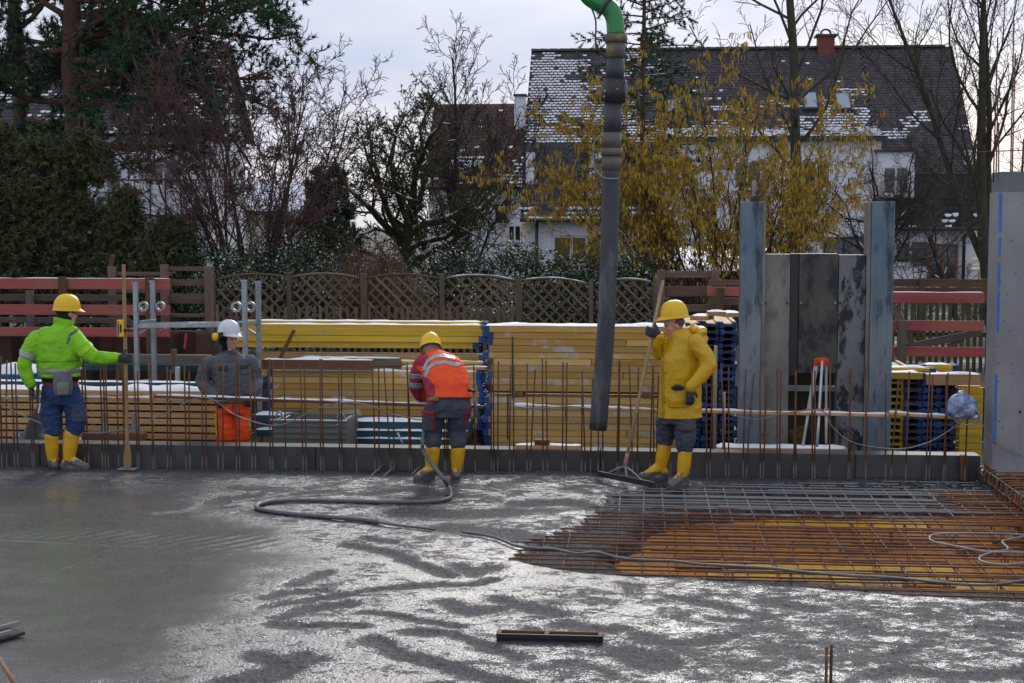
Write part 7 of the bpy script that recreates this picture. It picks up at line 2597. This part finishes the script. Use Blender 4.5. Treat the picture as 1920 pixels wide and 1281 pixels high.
# ================= man in grey jacket and orange trousers behind the upstand
def worker_grey():
    p = PY(437, 750, 16.15)
    r = person('person in white helmet, grey jacket and orange trousers, hands in pockets', (p[0], 16.15, -.42))
    dz0 = 1.88
    def q(px_, py_, y=0.0):
        return np.array([(px_ - 395) / 816, y, dz0 - (py_ - 75) / 816])
    hc = q(372, 215, -.0)
    yd = math.radians(-50)
    body(r, (.02, 0, 1.0), q(380, 500), q(375, 335), [(-.09, 0, .92), (.13, 0, .92)], [(-.1, -.03, .5), (.1, -.03, .5)], [(-.1, 0, .1), (.12, 0, .1)],
         [q(215, 430), q(535, 430)], [q(115, 610, .05), q(620, 605, .05)], [q(240, 715, -.12), q(585, 705, -.12)], hc, yd, .03)
    S = [(q(402, 795), (.225, 0, 0), (0, .165, 0)), (q(402, 700), (.225, 0, 0), (0, .17, 0)), (q(390, 580), (.222, 0, 0), (0, .168, 0)), (q(378, 470), (.228, 0, 0), (0, .155, 0)), (q(372, 400), (.215, 0, 0), (0, .135, 0)), (q(372, 350), (.12, 0, 0), (0, .115, 0)), (q(380, 335), (.092, 0, 0), (0, .095, 0))]
    g = [g_loft(S)]
    g += chain([q(195, 430), q(148, 510, .03), q(122, 610, .05), q(170, 680, -.06), q(238, 718, -.13)], [.085, .086, .082, .074, .06])
    g += chain([q(552, 430), q(592, 510, .03), q(612, 605, .05), q(602, 670, -.06), q(575, 712, -.13)], [.085, .084, .078, .07, .058])
    j = organic('jacket', g, .0095, [MAT['jacket_grey']], r, 5, (.011, (7, 7, 10), 7.3))
    band('placket', j, lambda c, n: abs(c.x - (q(430, 0)[0] + (c.z - 1.2) * .04)) < .02 and c.z < 1.44 and n.y < 0, MAT['jacket_dark'], r, .004)
    for (a, c_) in (((470, 545), (455, 535)), ((290, 345), (460, 550))):
        x0_, x1_ = q(a[0], 0)[0], q(a[1], 0)[0]
        z1_, z0_ = q(0, c_[0])[2], q(0, c_[1])[2]
        band('breast_pocket', j, lambda c, n: x0_ < c.x < x1_ and z0_ < c.z < z1_ and n.y < -.2, MAT['jacket_light'], r, .005)
        band('pocket_flap', j, lambda c, n: x0_ - .01 < c.x < x1_ + .01 and z1_ - .035 < c.z < z1_ + .01 and n.y < -.2, MAT['jacket_dark'], r, .011)
    # stand-up collar and scarf
    organic('collar', [g_loft([(q(375, 382), (.125, 0, 0), (0, .12, 0)), (q(378, 345), (.108, 0, 0), (0, .11, 0))])], .009, [MAT['jacket_dark']], r, 3)
    organic('neck_scarf', [g_loft([(q(385, 355, -.02), (.095, 0, 0), (0, .1, 0)), (q(378, 330, -.012), (.086, 0, 0), (0, .09, 0)), (q(378, 318, -.0), (.078, 0, 0), (0, .082, 0))])], .008, [MAT['scarf']], r, 3, (.008, (14, 14, 30), 3))
    # trousers
    g = [g_loft([(q(395, 900), (.195, 0, 0), (0, .14, 0)), (q(395, 780), (.2, 0, 0), (0, .15, 0))])]
    g += chain([q(318, 870), q(320, 1050, -.02), q(322, 1200, -.02), (-.09, 0, .3), (-.09, .0, .1)], [.108, .105, .1, .09, .08])
    g += chain([q(474, 870), q(474, 1050, -.02), q(466, 1200, -.02), (.1, 0, .3), (.1, 0, .1)], [.105, .1, .092, .085, .08])
    t_ = organic('trousers', g, .0095, [MAT['hivis_orange']], r, 4, (.010, (7, 7, 9), 1.1))
    band('lime_stripe', t_, lambda c, n: (abs(n.x) > .86) and (.62 < c.z < .86 or .40 < c.z < .55), MAT['lime_band'], r)
    band('knee_seam', t_, lambda c, n: abs(c.z - .575) < .006 and n.y < 0, MAT['hivis_orange_dark'], r, .003)
    band('fly', t_, lambda c, n: abs(c.x - .0) < .012 and c.z > .72 and n.y < 0, MAT['hivis_orange_dark'], r, .003)
    boot(r, (-.09, 0, .32), (-.09, .02, .1), (-.09, .08, .012), (-.14, -.2, .012))
    boot(r, (.1, 0, .32), (.1, .02, .1), (.1, .08, .012), (.16, -.2, .012))
    # headgear
    hm_ = helmet(r, q(366, 178, 0) + np.array([0, 0, .022]), yd, MAT['helmet_white'], .02)
    organic('balaclava', [g_ell(hc + np.array([-.035, .02, .02]), (.098, .095, .085)), g_ell(hc + np.array([-.045, .02, -.055]), (.075, .082, .07)), g_capsule(hc + np.array([-.04, .02, -.05]), q(360, 335, .02), .075, .07)], .008, [MAT['black_knit']], r, 3,
            post=None)
    for s in (0,):
        c = q(262, 188, -.06)
        V, F = lathe_mesh([(.02, 0), (.04, .004), (.046, .02), (.042, .045), (.02, .05)], 18)
        V = (np.array([(v[2], v[1], v[0]) for v in V]) @ rotz_m(math.radians(215)).T) + c
        em = lobj('ear_defender', V, F, MAT['helmet_yellow'], r, True)
        V, F = lathe_mesh([(.03, 0), (.046, .002), (.048, .02), (.03, .024)], 18)
        V = (np.array([(v[2], v[1], v[0]) for v in V]) @ rotz_m(math.radians(30)).T) + c + np.array([.005, -.01, 0])
        lobj('ear_cushion', V, F, MAT['black_plastic'], em, True)
    box_o = box('helmet_clip', (0, 0, 0), (.04, .016, .055), MAT['black_plastic'])
    box_o.parent = r
    box_o.location = q(300, 165, -.125)
    box_o.rotation_euler = (0, 0, .5)
    organic('shoulder_strap', chain([q(250, 262, -.02), q(300, 280, -.06)], [.016, .016]), .006, [MAT['teal_steel']], r, 1)
    # gloved hands hidden in the pockets: the cuffs only
    for w in (q(245, 720, -.15), q(572, 714, -.15)):
        organic('hand', hand_geos(w, (.35 if w[0] < 0 else -.35, -.1, -1), (0, 1, .0), .5, 1 if w[0] < 0 else -1, 1.0), .0055, [MAT['jacket_dark']], r, 2)
    return r


simple('jacket_dark', (.040, .043, .052), None, 6, .8)
simple('jacket_light', (.105, .11, .125), None, 6, .8)
simple('hivis_orange_dark', (.6, .045, .006), None, 6, .8)
worker_grey()

# ================= bending worker with orange back, seen from behind
def worker_orange():
    p = G(835, 899, 0)
    r = person('person in orange hi-vis top bending over, seen from behind, yellow helmet', (p[0], p[1], slab_z(p[0], p[1]) - .03))
    def q(px_, py_, y=0.0):
        return np.array([(px_ - 390) / 768, y, (1200 - py_) / 768])
    hc = np.array([-.15, .56, 1.30])
    body(r, (.04, .02, .9), (-.03, .3, 1.14), (-.11, .47, 1.22), [(-.06, 0, .85), (.14, 0, .85)], [q(290, 790, .05), q(480, 790, .05)], [q(285, 1080, .0), q(485, 1080, .0)],
         [(-.24, .36, 1.18), (.1, .38, 1.14)], [q(172, 480, .42), (.12, .5, .92)], [q(235, 605, .52), (-.06, .6, .76)], hc, math.radians(95), .75)
    sp_ = unit(np.array([-.12, .72, .56]))
    nrm = unit(np.array([0, -.62, .78]))
    S = [((.045, -.01, .845), (.228, 0, 0), (0, -.160, .03)), ((.035, .05, .93), (.235, 0, -.01), nrm * .165), ((.012, .15, 1.025), (.24, 0, 0), nrm * .165), ((-.025, .26, 1.115), (.238, -.03, .02), nrm * .155), ((-.06, .36, 1.18), (.21, -.04, .02), nrm * .135), ((-.095, .44, 1.225), (.135, -.03, .01), nrm * .105), ((-.12, .5, 1.25), (.08, 0, 0), nrm * .08)]
    g = [g_loft(S)]
    g += chain([(-.215, .33, 1.165), q(180, 380, .37), q(168, 490, .42), q(195, 560, .47), q(232, 612, .52)], [.105, .092, .083, .074, .058])
    g += chain([(.10, .34, 1.12), (.14, .45, .98), (.1, .53, .86), (-.05, .6, .77)], [.1, .088, .075, .058])
    def pt(c):
        x, z = c[0], c[2]
        # crimson: sleeve outer side, left shoulder, lower left corner
        if x < -.235 - .05 * (z > 1.1) and z < 1.3:
            return 1
        if x < -.16 and z > 1.16 and x + (z - 1.16) * .8 < -.10:
            return 1
        if z < .60 + 1.05 * (-.05 - x) + .33 and x < -.10 and z < 1.05 and x > -.24 and c[1] < .33:
            return 1
        return 0
    j = organic('jacket', g, .009, [MAT['hivis_orange'], MAT['crimson']], r, 5, (.009, (6, 6, 9), 9.7), pt)
    b1 = [((225 - 390) / 768, (1200 - 335) / 768), ((255 - 390) / 768, (1200 - 272) / 768), ((310 - 390) / 768, (1200 - 240) / 768), ((380 - 390) / 768, (1200 - 232) / 768), ((462 - 390) / 768, (1200 - 252) / 768)]
    b2 = [((235 - 390) / 768, (1200 - 385) / 768), ((260 - 390) / 768, (1200 - 325) / 768), ((310 - 390) / 768, (1200 - 288) / 768), ((390 - 390) / 768, (1200 - 275) / 768), ((500 - 390) / 768, (1200 - 298) / 768)]
    for bb_ in (b1, b2):
        band('reflective_band', j, lambda c, n: c.x > -.225 and seg_d2(c.x, c.z, bb_) < .0155 and (n.y < .25 or n.z > .3), MAT['reflective'], r)
    for z_ in (1.04, .942):
        band('reflective_band', j, lambda c, n: c.x < -.205 and abs(c.z - z_ - .03 * (c.x + .29)) < .028 and c.y > .2, MAT['reflective'], r)
    # trousers
    g = [g_loft([(q(408, 690, .0), (.2, 0, 0), (0, .145, 0)), (q(412, 600, -.005), (.222, 0, 0), (0, .165, 0)), (q(415, 510, .02), (.215, 0, 0), (0, .15, 0))])]
    g += chain([q(325, 620), q(305, 720, .02), q(290, 800, .05), q(292, 860, .03), q(296, 895, .0)], [.125, .112, .1, .09, .084])
    g += chain([q(505, 620), q(492, 720, .02), q(482, 800, .05), q(486, 860, .03), q(488, 895, .0)], [.125, .11, .096, .09, .086])
    t_ = organic('trousers', g, .009, [MAT['work_grey']], r, 4, (.010, (8, 8, 12), 4.4))
    band('thigh_pocket', t_, lambda c, n: -.215 < c.x < -.10 and .53 < c.z < .70 and n.y < .3, MAT['work_grey_worn'], r, .022)
    band('pocket_trim', t_, lambda c, n: -.225 < c.x < -.10 and .70 < c.z < .735 and n.y < .35, MAT['crimson'], r, .027)
    band('pocket_trim', t_, lambda c, n: -.125 < c.x < -.105 and .535 < c.z < .70 and n.y < .3, MAT['crimson'], r, .026)
    band('pocket_trim', t_, lambda c, n: -.185 < c.x < -.115 and abs(c.z - .80 - (c.x + .15) * .35) < .014 and n.y < .3, MAT['crimson'], r, .006)
    band('pocket_trim', t_, lambda c, n: c.x > .19 and abs((c.x - .215) - (c.z - .68) * .12) < .012 and .57 < c.z < .78 and n.y < .2, MAT['crimson'], r, .006)
    organic('belt', [g_loft([(q(300, 555, -.14), (.055, 0, 0), (0, .02, 0)), (q(295, 525, -.14), (.065, 0, .02), (0, .02, 0))])], .007, [MAT['tan']], r, 2)
    boot(r, q(292, 945), q(280, 1110, .02), (-.12, .05, .03), (-.31, -.10, .03), .078, .056)
    boot(r, q(490, 945), q(478, 1110, .02), (.12, -.06, .02), (.10, .2, .02), .076, .054)
    helmet(r, (-.148, .545, 1.325), math.radians(98), MAT['helmet_yellow'], .55)
    organic('head_scarf', [g_ell((-.145, .545, 1.305), (.095, .11, .075)), g_capsule((-.14, .53, 1.28), (-.12, .48, 1.24), .075, .08)], .008, [MAT['scarf_light']], r, 3)
    organic('glove', hand_geos(q(230, 608, .52), (.35, .25, -1), (.8, .5, .2), .85, 1, 1.1), .0055, [MAT['glove_dark']], r, 2)
    organic('glove', hand_geos((-.045, .6, .775), (-.6, .05, -.7), (-.4, -.6, .5), .85, -1, 1.1), .0055, [MAT['glove_dark']], r, 2)
    return r, q


simple('work_grey_worn', (.085, .09, .095), (.06, .066, .075), 9, .9)
simple('tan', (.30, .20, .06), None, 8, .8)
simple('scarf_light', (.26, .25, .26), (.2, .19, .2), 14, .9)
wo, qo = worker_orange()
# hammer on his belt
ha, hb = to_world(wo, qo(603, 490, -.05)), to_world(wo, qo(648, 715, -.06))
hm2 = thing('hammer', 'hammer with grey handle hanging at the orange-vested worker\'s right hip', 'hammer', hb)
tube('handle', [ha, ha + (hb - ha) * .55, hb], [.010, .012, .017], MAT['hammer_grip'] if 'hammer_grip' in MAT else simple('hammer_grip', (.11, .14, .19), None, 9, .6), hm2, 10)
tube('hammer_head', [ha + np.array([-.045, -.0, .012]), ha + np.array([.03, 0, .0])], .014, MAT['dark_steel'], hm2, 8)

# poker vibrator: thick hose from his hands over the slab, then its cable
hp = [to_world(wo, qo(250, 640, .50)), to_world(wo, qo(228, 700, .30)), to_world(wo, qo(226, 790, .02)), to_world(wo, qo(215, 880, -.13)), to_world(wo, qo(232, 960, -.17))]
gl = [(828, 893, .17), (840, 912, .06), (846, 926, .03), (838, 935, .028), (810, 940, .026), (740, 940.5, .026), (660, 939, .026), (580, 937, .026), (520, 939, .026), (489, 944, .026), (481, 950, .026), (500, 957, .026), (560, 964, .026), (620, 969, .026), (670, 973, .024), (708, 979, .02)]
pv = thing('vibrator_hose', 'grey poker vibrator hose curving from the bending worker over the wet slab', 'hose', G(660, 940, 0))
def over(x_, y_, z_):
    g_ = G(x_, y_, z_)
    if z_ < .05:
        g_[2] = slab_z(g_[0], g_[1]) + .021
    return g_
path = spline(hp + [over(*v) for v in gl], 6)
tube('hose', path, np.concatenate([np.full(12, .0235), np.full(len(path) - 12, .0195)]), MAT['hose_grey'], pv, 10)
path2 = [over(*v) for v in ((706, 979, .02), (740, 984, .02), (790, 989, .02), (815, 992, .02))]
tube('cable', spline(path2, 5), .011, MAT['hose_grey'], pv, 8)
pc2 = [over(865, 997, .02), over(900, 1001, .02), over(935, 1010, .02), over(965, 1022, .02)] + [G(a, c, .012) for a, c in ((1000, 1028), (1040, 1030), (1080, 1038), (1120, 1036), (1160, 1046), (1200, 1050), (1260, 1052), (1310, 1058), (1380, 1062), (1450, 1066), (1520, 1074), (1600, 1080), (1680, 1084), (1780, 1094), (1850, 1097), (1910, 1090), (1960, 1080))]
tag(tube('power_cable', spline(pc2, 5), .0115, MAT['hose_grey'], None, 8), 'long grey cable running over the mesh to the right edge', 'cable')

# ================= worker in yellow oilskin coat
def worker_yellow():
    p = G(1251, 907, 0)
    r = person('person in yellow oilskin coat and helmet leaning on a rake handle', (p[0], p[1], slab_z(p[0], p[1]) - .0))
    r.location.z = -.01
    def q(px_, py_, y=0.0):
        return np.array([(px_ - 300) / 563, y, (1215 - py_) / 563])
    hc = np.array([.052, 0, 1.605])
    yd = math.radians(192)
    body(r, (.12, 0, .9), (.15, 0, 1.3), (.105, 0, 1.46), [(.02, .06, .85), (.18, -.06, .85)], [q(292, 930, .08), q(398, 930, -.06)], [q(262, 1130, .1), q(388, 1160, -.08)],
         [(.05, .15, 1.38), (.28, -.14, 1.38)], [q(245, 480, .06), q(525, 520, -.18)], [q(226, 392, -.0), q(425, 640, -.24)], hc, yd, .16)
    S = [(q(367, 833), (.215, 0, 0), (.02, .165, 0)), (q(367, 790), (.215, 0, 0), (.02, .17, 0)), (q(368, 700), (.21, 0, 0), (.02, .172, 0)), (q(368, 600), (.208, 0, 0), (.02, .172, 0)), (q(374, 510), (.202, 0, 0), (.03, .168, 0)), (q(385, 430), (.185, .0, 0), (-.04, .16, 0)), (q(380, 390), (.155, 0, 0), (-.05, .145, 0)), (q(368, 355), (.112, 0, .02), (-.02, .115, 0)), (q(366, 345), (.098, 0, .03), (0, .095, 0)), (q(366, 335), (.09, 0, .035), (0, .088, 0))]
    g = [g_loft(S)]
    g += chain([q(450, 410, -.12), q(500, 470, -.16), q(522, 530, -.18), q(480, 590, -.21), q(424, 648, -.235)], [.092, .085, .077, .068, .056])
    g += chain([q(345, 425, .11), q(285, 450, .1), q(252, 465, .05), q(244, 425, -.02), (-.078, -.06, 1.475)], [.1, .09, .08, .066, .054])
    j = organic('raincoat', g, .009, [MAT['oilskin']], r, 5, (.010, (5, 5, 5.5), 6.2))
    x0_, x1_ = q(308, 0)[0], q(405, 0)[0]
    band('pocket', j, lambda c, n: x0_ < c.x < x1_ and .80 < c.z < .97 and n.y < -.35, MAT['oilskin'], r, .012)
    band('placket', j, lambda c, n: abs(c.x - (q(268, 0)[0] + .02 * (1.3 - c.z))) < .014 and .68 < c.z < 1.42 and n.y < .1, MAT['oilskin_dark'], r, .004)
    band('hem', j, lambda c, n: c.z < .70, MAT['oilskin'], r, .004)
    for k in range(5):
        zz = .85 + k * .14
        V, m_, n = g_ell((0, 0, 0), (.009, .004, .009))
        I = np.arange(m_ * n).reshape(m_, n)
        nx_ = np.roll(I, -1, axis=1)
        lobj('press_stud', V + np.array([q(278, 0)[0] + .02 * (1.3 - zz), -.135, zz]), np.stack([I[:-1], nx_[:-1], nx_[1:], I[1:]], -1).reshape(-1, 4), MAT['oilskin_dark'], r, True)
    # hood lying on the back
    organic('hood', [g_ell(q(470, 365, .0), (.075, .125, .09), ('Y', .5)), g_ell(q(445, 345, .0), (.06, .12, .06)), g_ell(q(490, 395, 0), (.05, .1, .06))], .008, [MAT['oilskin']], r, 3, (.014, (9, 9, 9), 8.8))
    organic('collar', [g_loft([(q(366, 365), (.108, 0, .02), (0, .105, 0)), (q(366, 342), (.1, 0, .04), (0, .1, 0))])], .008, [MAT['oilskin']], r, 2)
    # trousers
    g = [g_loft([(q(350, 870), (.18, 0, 0), (0, .14, 0)), (q(355, 800), (.18, 0, 0), (0, .14, 0))])]
    g += chain([q(295, 850, .06), q(288, 920, .08), q(285, 965, .09)], [.105, .1, .088])
    g += chain([q(395, 850, -.06), q(398, 930, -.07), q(396, 982, -.07)], [.11, .108, .094])
    t_ = organic('trousers', g, .009, [MAT['work_grey']], r, 4, (.016, (9, 9, 14), 3.9))
    band('thigh_pocket', t_, lambda c, n: q(365, 0)[0] < c.x < q(450, 0)[0] and .575 < c.z < .64 and n.y < 0, MAT['work_grey_worn'], r, .01)
    band('pocket_trim', t_, lambda c, n: q(378, 0)[0] < c.x < q(452, 0)[0] and abs(c.z - .574 - .1 * (c.x - .2)) < .008 and n.y < .1, MAT['crimson'], r, .008)
    boot(r, q(284, 1000, .09), q(262, 1125, .1), (.0, .11, .036), (-.29, .06, .036), .072, .058)
    boot(r, q(398, 1025, -.07), q(385, 1160, -.08), (.19, -.05, .0), (.01, -.24, .0), .07, .056)
    helmet(r, (.055, 0, 1.69), yd, MAT['helmet_yellow'], .10)
    organic('hair', [g_ell((.085, .0, 1.625), (.075, .083, .055))], .007, [MAT['hair_grey']], r, 2)
    # raised hand round the rake handle, other hand on the pocket
    gl_h = np.array([-.150, -.03, 1.545])
    organic('glove', hand_geos((-.082, -.072, 1.505), (-1, -.05, .25), (.0, 1, .1), 1.0, -1, 1.1), .0052, [MAT['glove_dark']], r, 2)
    organic('glove', hand_geos(q(418, 655, -.235), (.10, -.1, -1), (-.5, .8, 0), .55, 1, 1.1), .0052, [MAT['glove_dark']], r, 2)
    organic('spare_gloves', chain([q(325, 655, -.185), q(350, 645, -.195), q(380, 655, -.185)], [.016, .02, .016]) + chain([q(335, 662, -.18), q(370, 660, -.18)], [.018, .018]), .006, [MAT['glove_dark']], r, 1)
    return r, q


simple('oilskin_dark', (.46, .27, .006), None, 6, .5)
wy, qy = worker_yellow()
# rake: long handle, three-legged fork, board
rk = thing('concrete_rake', 'long-handled concrete rake held by the yellow-coated worker', 'rake', to_world(wy, (-.42, 0, 0)))
ta, tb = to_world(wy, qy(268, 68, -.04)), to_world(wy, qy(64, 1110, -.05))
tube('handle', [ta, ta + (tb - ta) * .03, ta + (tb - ta) * .5, tb], [.012, .017, .0175, .017], MAT['handle_wood']['Z'], rk, 12)
simple('painted_socket', (.36, .25, .25), (.42, .06, .1), 18, .6, p=(.5, .6))
sk0 = tb + (ta - tb) * .07
tube('socket', [sk0, tb + (tb - ta) * .01], .0205, MAT['painted_socket'], rk, 10)
bl, br_ = G(1121, 899, .015), G(1228, 921, .015)
for v in (bl, br_):
    v[2] = slab_z(v[0], v[1]) + .05
bl[2] = br_[2] = max(bl[2], br_[2], .03)
for f_ in (.18, .52, .78):
    e = bl + (br_ - bl) * f_ + np.array([0, .01, .02])
    tube('fork', [tb, tb + (e - tb) * .5 + np.array([0, 0, .01]), e], .0085, MAT['concrete_wall'], rk, 8)
beam_between('blade', bl, br_, .025, .055, MAT['dark_steel'], rk)

# ------------------------------------------------------------------ concrete pump hose hanging from the boom
HY = 13.0
ph = thing('pump_hose', 'concrete pump hose hanging from a green boom elbow', 'hose', PY(1123, 806, HY))
def hp_(x_, y_, dy=0):
    return PY(x_, y_, HY + dy)
simple('pump_green', (.005, .22, .045), (.005, .18, .036), 6, .28, spec=.6)
simple('old_coupling', (.13, .125, .09), (.08, .08, .06), 9, .6, dirt=(.25, .2, .06), dscale=6, dp=(.5, .65))
simple('scuffed_black', (.02, .02, .022), (.03, .03, .032), 9, .5, dirt=(.5, .5, .5), dscale=11, dp=(.6, .64))
a_ = spline([hp_(1086, -60), hp_(1100, -14), hp_(1118, 3), hp_(1140, 14), hp_(1152, 34), hp_(1155, 66)], 6)
tube('green_elbow', a_, .079, MAT['pump_green'], ph, 24)
def ring_at(name, p, q_, r_, mat, sides=24):
    return tube(name, [hp_(*p), hp_(*q_)], r_, MAT[mat], ph, sides)
ring_at('coupling', (1155, 65), (1155, 80), .098, 'old_coupling')
ring_at('pipe_end', (1155, 80), (1154, 108), .084, 'old_coupling')
ring_at('rubber_section', (1154, 108), (1153, 150), .0785, 'black_rubber')
ring_at('clamp_sleeve', (1153, 149), (1150, 192), .106, 'scuffed_black')
ring_at('rubber_section', (1150, 192), (1148, 250), .079, 'black_rubber')
ring_at('pipe_end', (1148, 249), (1147, 277), .083, 'old_coupling')
ring_at('coupling', (1147, 278), (1147, 292), .096, 'old_coupling')
ring_at('pipe_end', (1147, 293), (1146, 320), .083, 'old_coupling')
hosep = spline([hp_(1146, 318), hp_(1144, 400), hp_(1141, 500), hp_(1137, 600), hp_(1131, 690), hp_(1121, 806)], 6)
V, F = tubes([(np.vstack([hosep, hosep[-1:] + (hosep[-1] - hosep[-2]) * 1e-3, hosep[-8:][::-1]]), np.concatenate([np.full(len(hosep), .079), [.07], np.full(8, .064)]))], 28)
mobj('delivery_hose', V, F, MAT['black_rubber'], ph, True)
tube('safety_rope', spline([hp_(1108, 12, -.08), hp_(1117, 40, -.1), hp_(1117, 80, -.1), hp_(1126, 98, -.12), hp_(1140, 110, -.1)], 6), .008, MAT['black_plastic'], ph, 6)
tube('safety_rope', spline([hp_(1130, 250, -.1), hp_(1115, 265, -.1), hp_(1112, 290, -.1), hp_(1118, 320, -.1), hp_(1135, 334, -.12), hp_(1160, 335, -.1)], 6), .008, MAT['cable_grey'], ph, 6)
tube('hook_wire', spline([hp_(1172, 150, -.05), hp_(1176, 165, -.08), hp_(1174, 185, -.06)], 5), .007, MAT['cable_grey'], ph, 6)
a_ = np.linspace(0, 2 * math.pi, 20)
cc = hp_(1138, 8)
tube('pipe_clamp', np.stack([cc[0] + .055 * np.cos(a_) + .0, np.full(20, cc[1]) + .09 * np.sin(a_), cc[2] + .075 * np.cos(a_)], -1), .018, MAT['black_rubber'], ph, 8)

# ------------------------------------------------------------------ small things on the slab
fa, fb = G(931, 1201, .0), G(1131, 1206, .0)
zf = .012
fl = thing('float_board', 'long black float with wooden frame lying on the rough slab', 'float', (fa + fb) / 2)
dx = unit((fb - fa) * np.array([1, 1, 0]))
dn = np.array([-dx[1], dx[0], 0])
fa[2] = fb[2] = zf
c_ = (fa + fb) / 2
beam_between('blade', fa + dn * .035, fb + dn * .035, .085, .022, MAT['black_plastic'], fl)
beam_between('front_strip', fa - dn * .015 + [0, 0, .022], fb - dn * .015 + [0, 0, .022], .014, .03, MAT['black_plastic'], fl)
beam_between('back_strip', fa + dn * .07 + [0, 0, .022], fb + dn * .07 + [0, 0, .022], .016, .03, MAT['brown_timber'], fl)
for f_ in (.02, .47, .975):
    p_ = fa + (fb - fa) * f_
    beam_between('cross_piece', p_ + [0, 0, .026], p_ + dn * .062 + [0, 0, .026], .03, .024, MAT['brown_timber'], fl)
ea, eb = G(-60, 1205, .02), G(28, 1182, .02)
f2 = thing('float_board', 'corner of a float reaching in at the left edge', 'float', ea)
beam_between('blade', ea, eb, .22, .02, MAT['black_plastic'], f2)
beam_between('front_strip', ea + [.02, -.1, .018], eb + [.02, -.1, .018], .02, .03, MAT['concrete_wall'], f2)
beam_between('back_strip', ea + [-.02, .1, .018], eb + [-.02, .1, .018], .02, .03, MAT['concrete_wall'], f2)
tag(tube('thin_rod', [G(-14, 1215, .10), G(38, 1300, .35)], .012, MAT['brown_timber']['X'], None, 8), 'thin brown rod crossing the lower left corner', 'rod')
g1 = G(1552, 1330, 0)
sb = thing('starter_bars', 'pair of rusty bars standing up at the bottom edge', 'rebar', g1)
for px_, py_ in ((1550, 1213), (1559, 1209)):
    tp_ = PY(px_, py_, g1[1])
    rod('bar', (tp_[0], g1[1], -.1), (tp_[0], g1[1], tp_[2]), .0085, MAT['rust_bar'], sb, 8)

# loose cables hanging on the starter bars
for k, (pts, lab, r_) in enumerate((
    ([(-30, 742), (40, 778), (90, 798), (160, 812), (230, 806), (300, 780), (365, 748), (400, 750), (440, 778), (500, 797), (540, 793), (590, 768), (640, 756), (690, 760), (740, 778), (800, 788), (850, 780)], 'grey cable looping along the starter bars from the left edge', .007),
    ([(960, 763), (1010, 766), (1040, 764), (1070, 762), (1110, 766)], 'short grey cable lying on the batten behind the hose', .006),
    ([(1370, 778), (1420, 787), (1470, 775), (1540, 770), (1560, 800), (1600, 830), (1680, 842), (1740, 830), (1790, 800), (1830, 765)], 'grey cable drooping in front of the steel formwork', .007),
    ([(1832, 770), (1850, 810), (1880, 838), (1930, 862)], 'thin blue-grey wire falling across the concrete wall', .005))):
    Yc = 14.93 if k < 3 else 14.68
    tag(tube('loose_cable', spline([PY(a, c, Yc) for a, c in pts], 6), r_, MAT['cable_grey'], None, 6), lab, 'cable')
# bundle of blue-white bag tied to the bars at right
simple('bag_plastic', (.32, .40, .55), (.10, .17, .34), 9, .35, bump=.3, bscale=30, p=(.45, .6))
bc = PY(1803, 760, 14.85)
bag = thing('plastic_bag', 'crumpled blue and white bag tied to the bars beside the concrete wall', 'bag', bc)
o = organic('bag', [g_ell(bc, (.14, .09, .12)), g_ell(bc + np.array([-.05, 0, -.06]), (.1, .08, .08)), g_ell(bc + np.array([.07, -.02, -.03]), (.09, .08, .1)), g_ell(bc + np.array([.0, 0, .1]), (.05, .05, .05))], .012, [MAT['bag_plastic']], None, 2, (.018, (11, 11, 11), 1.3))
o.parent = None
adopt(o, bag)
a_ = np.linspace(0, 2 * math.pi * 2.2, 40)
tube('cable_coil', np.stack([bc[0] + .03 + .12 * np.cos(a_), bc[1] - .09 + .01 * a_ / 6, bc[2] - .10 + .09 * np.sin(a_)], -1), .007, MAT['cable_grey'], bag, 6)
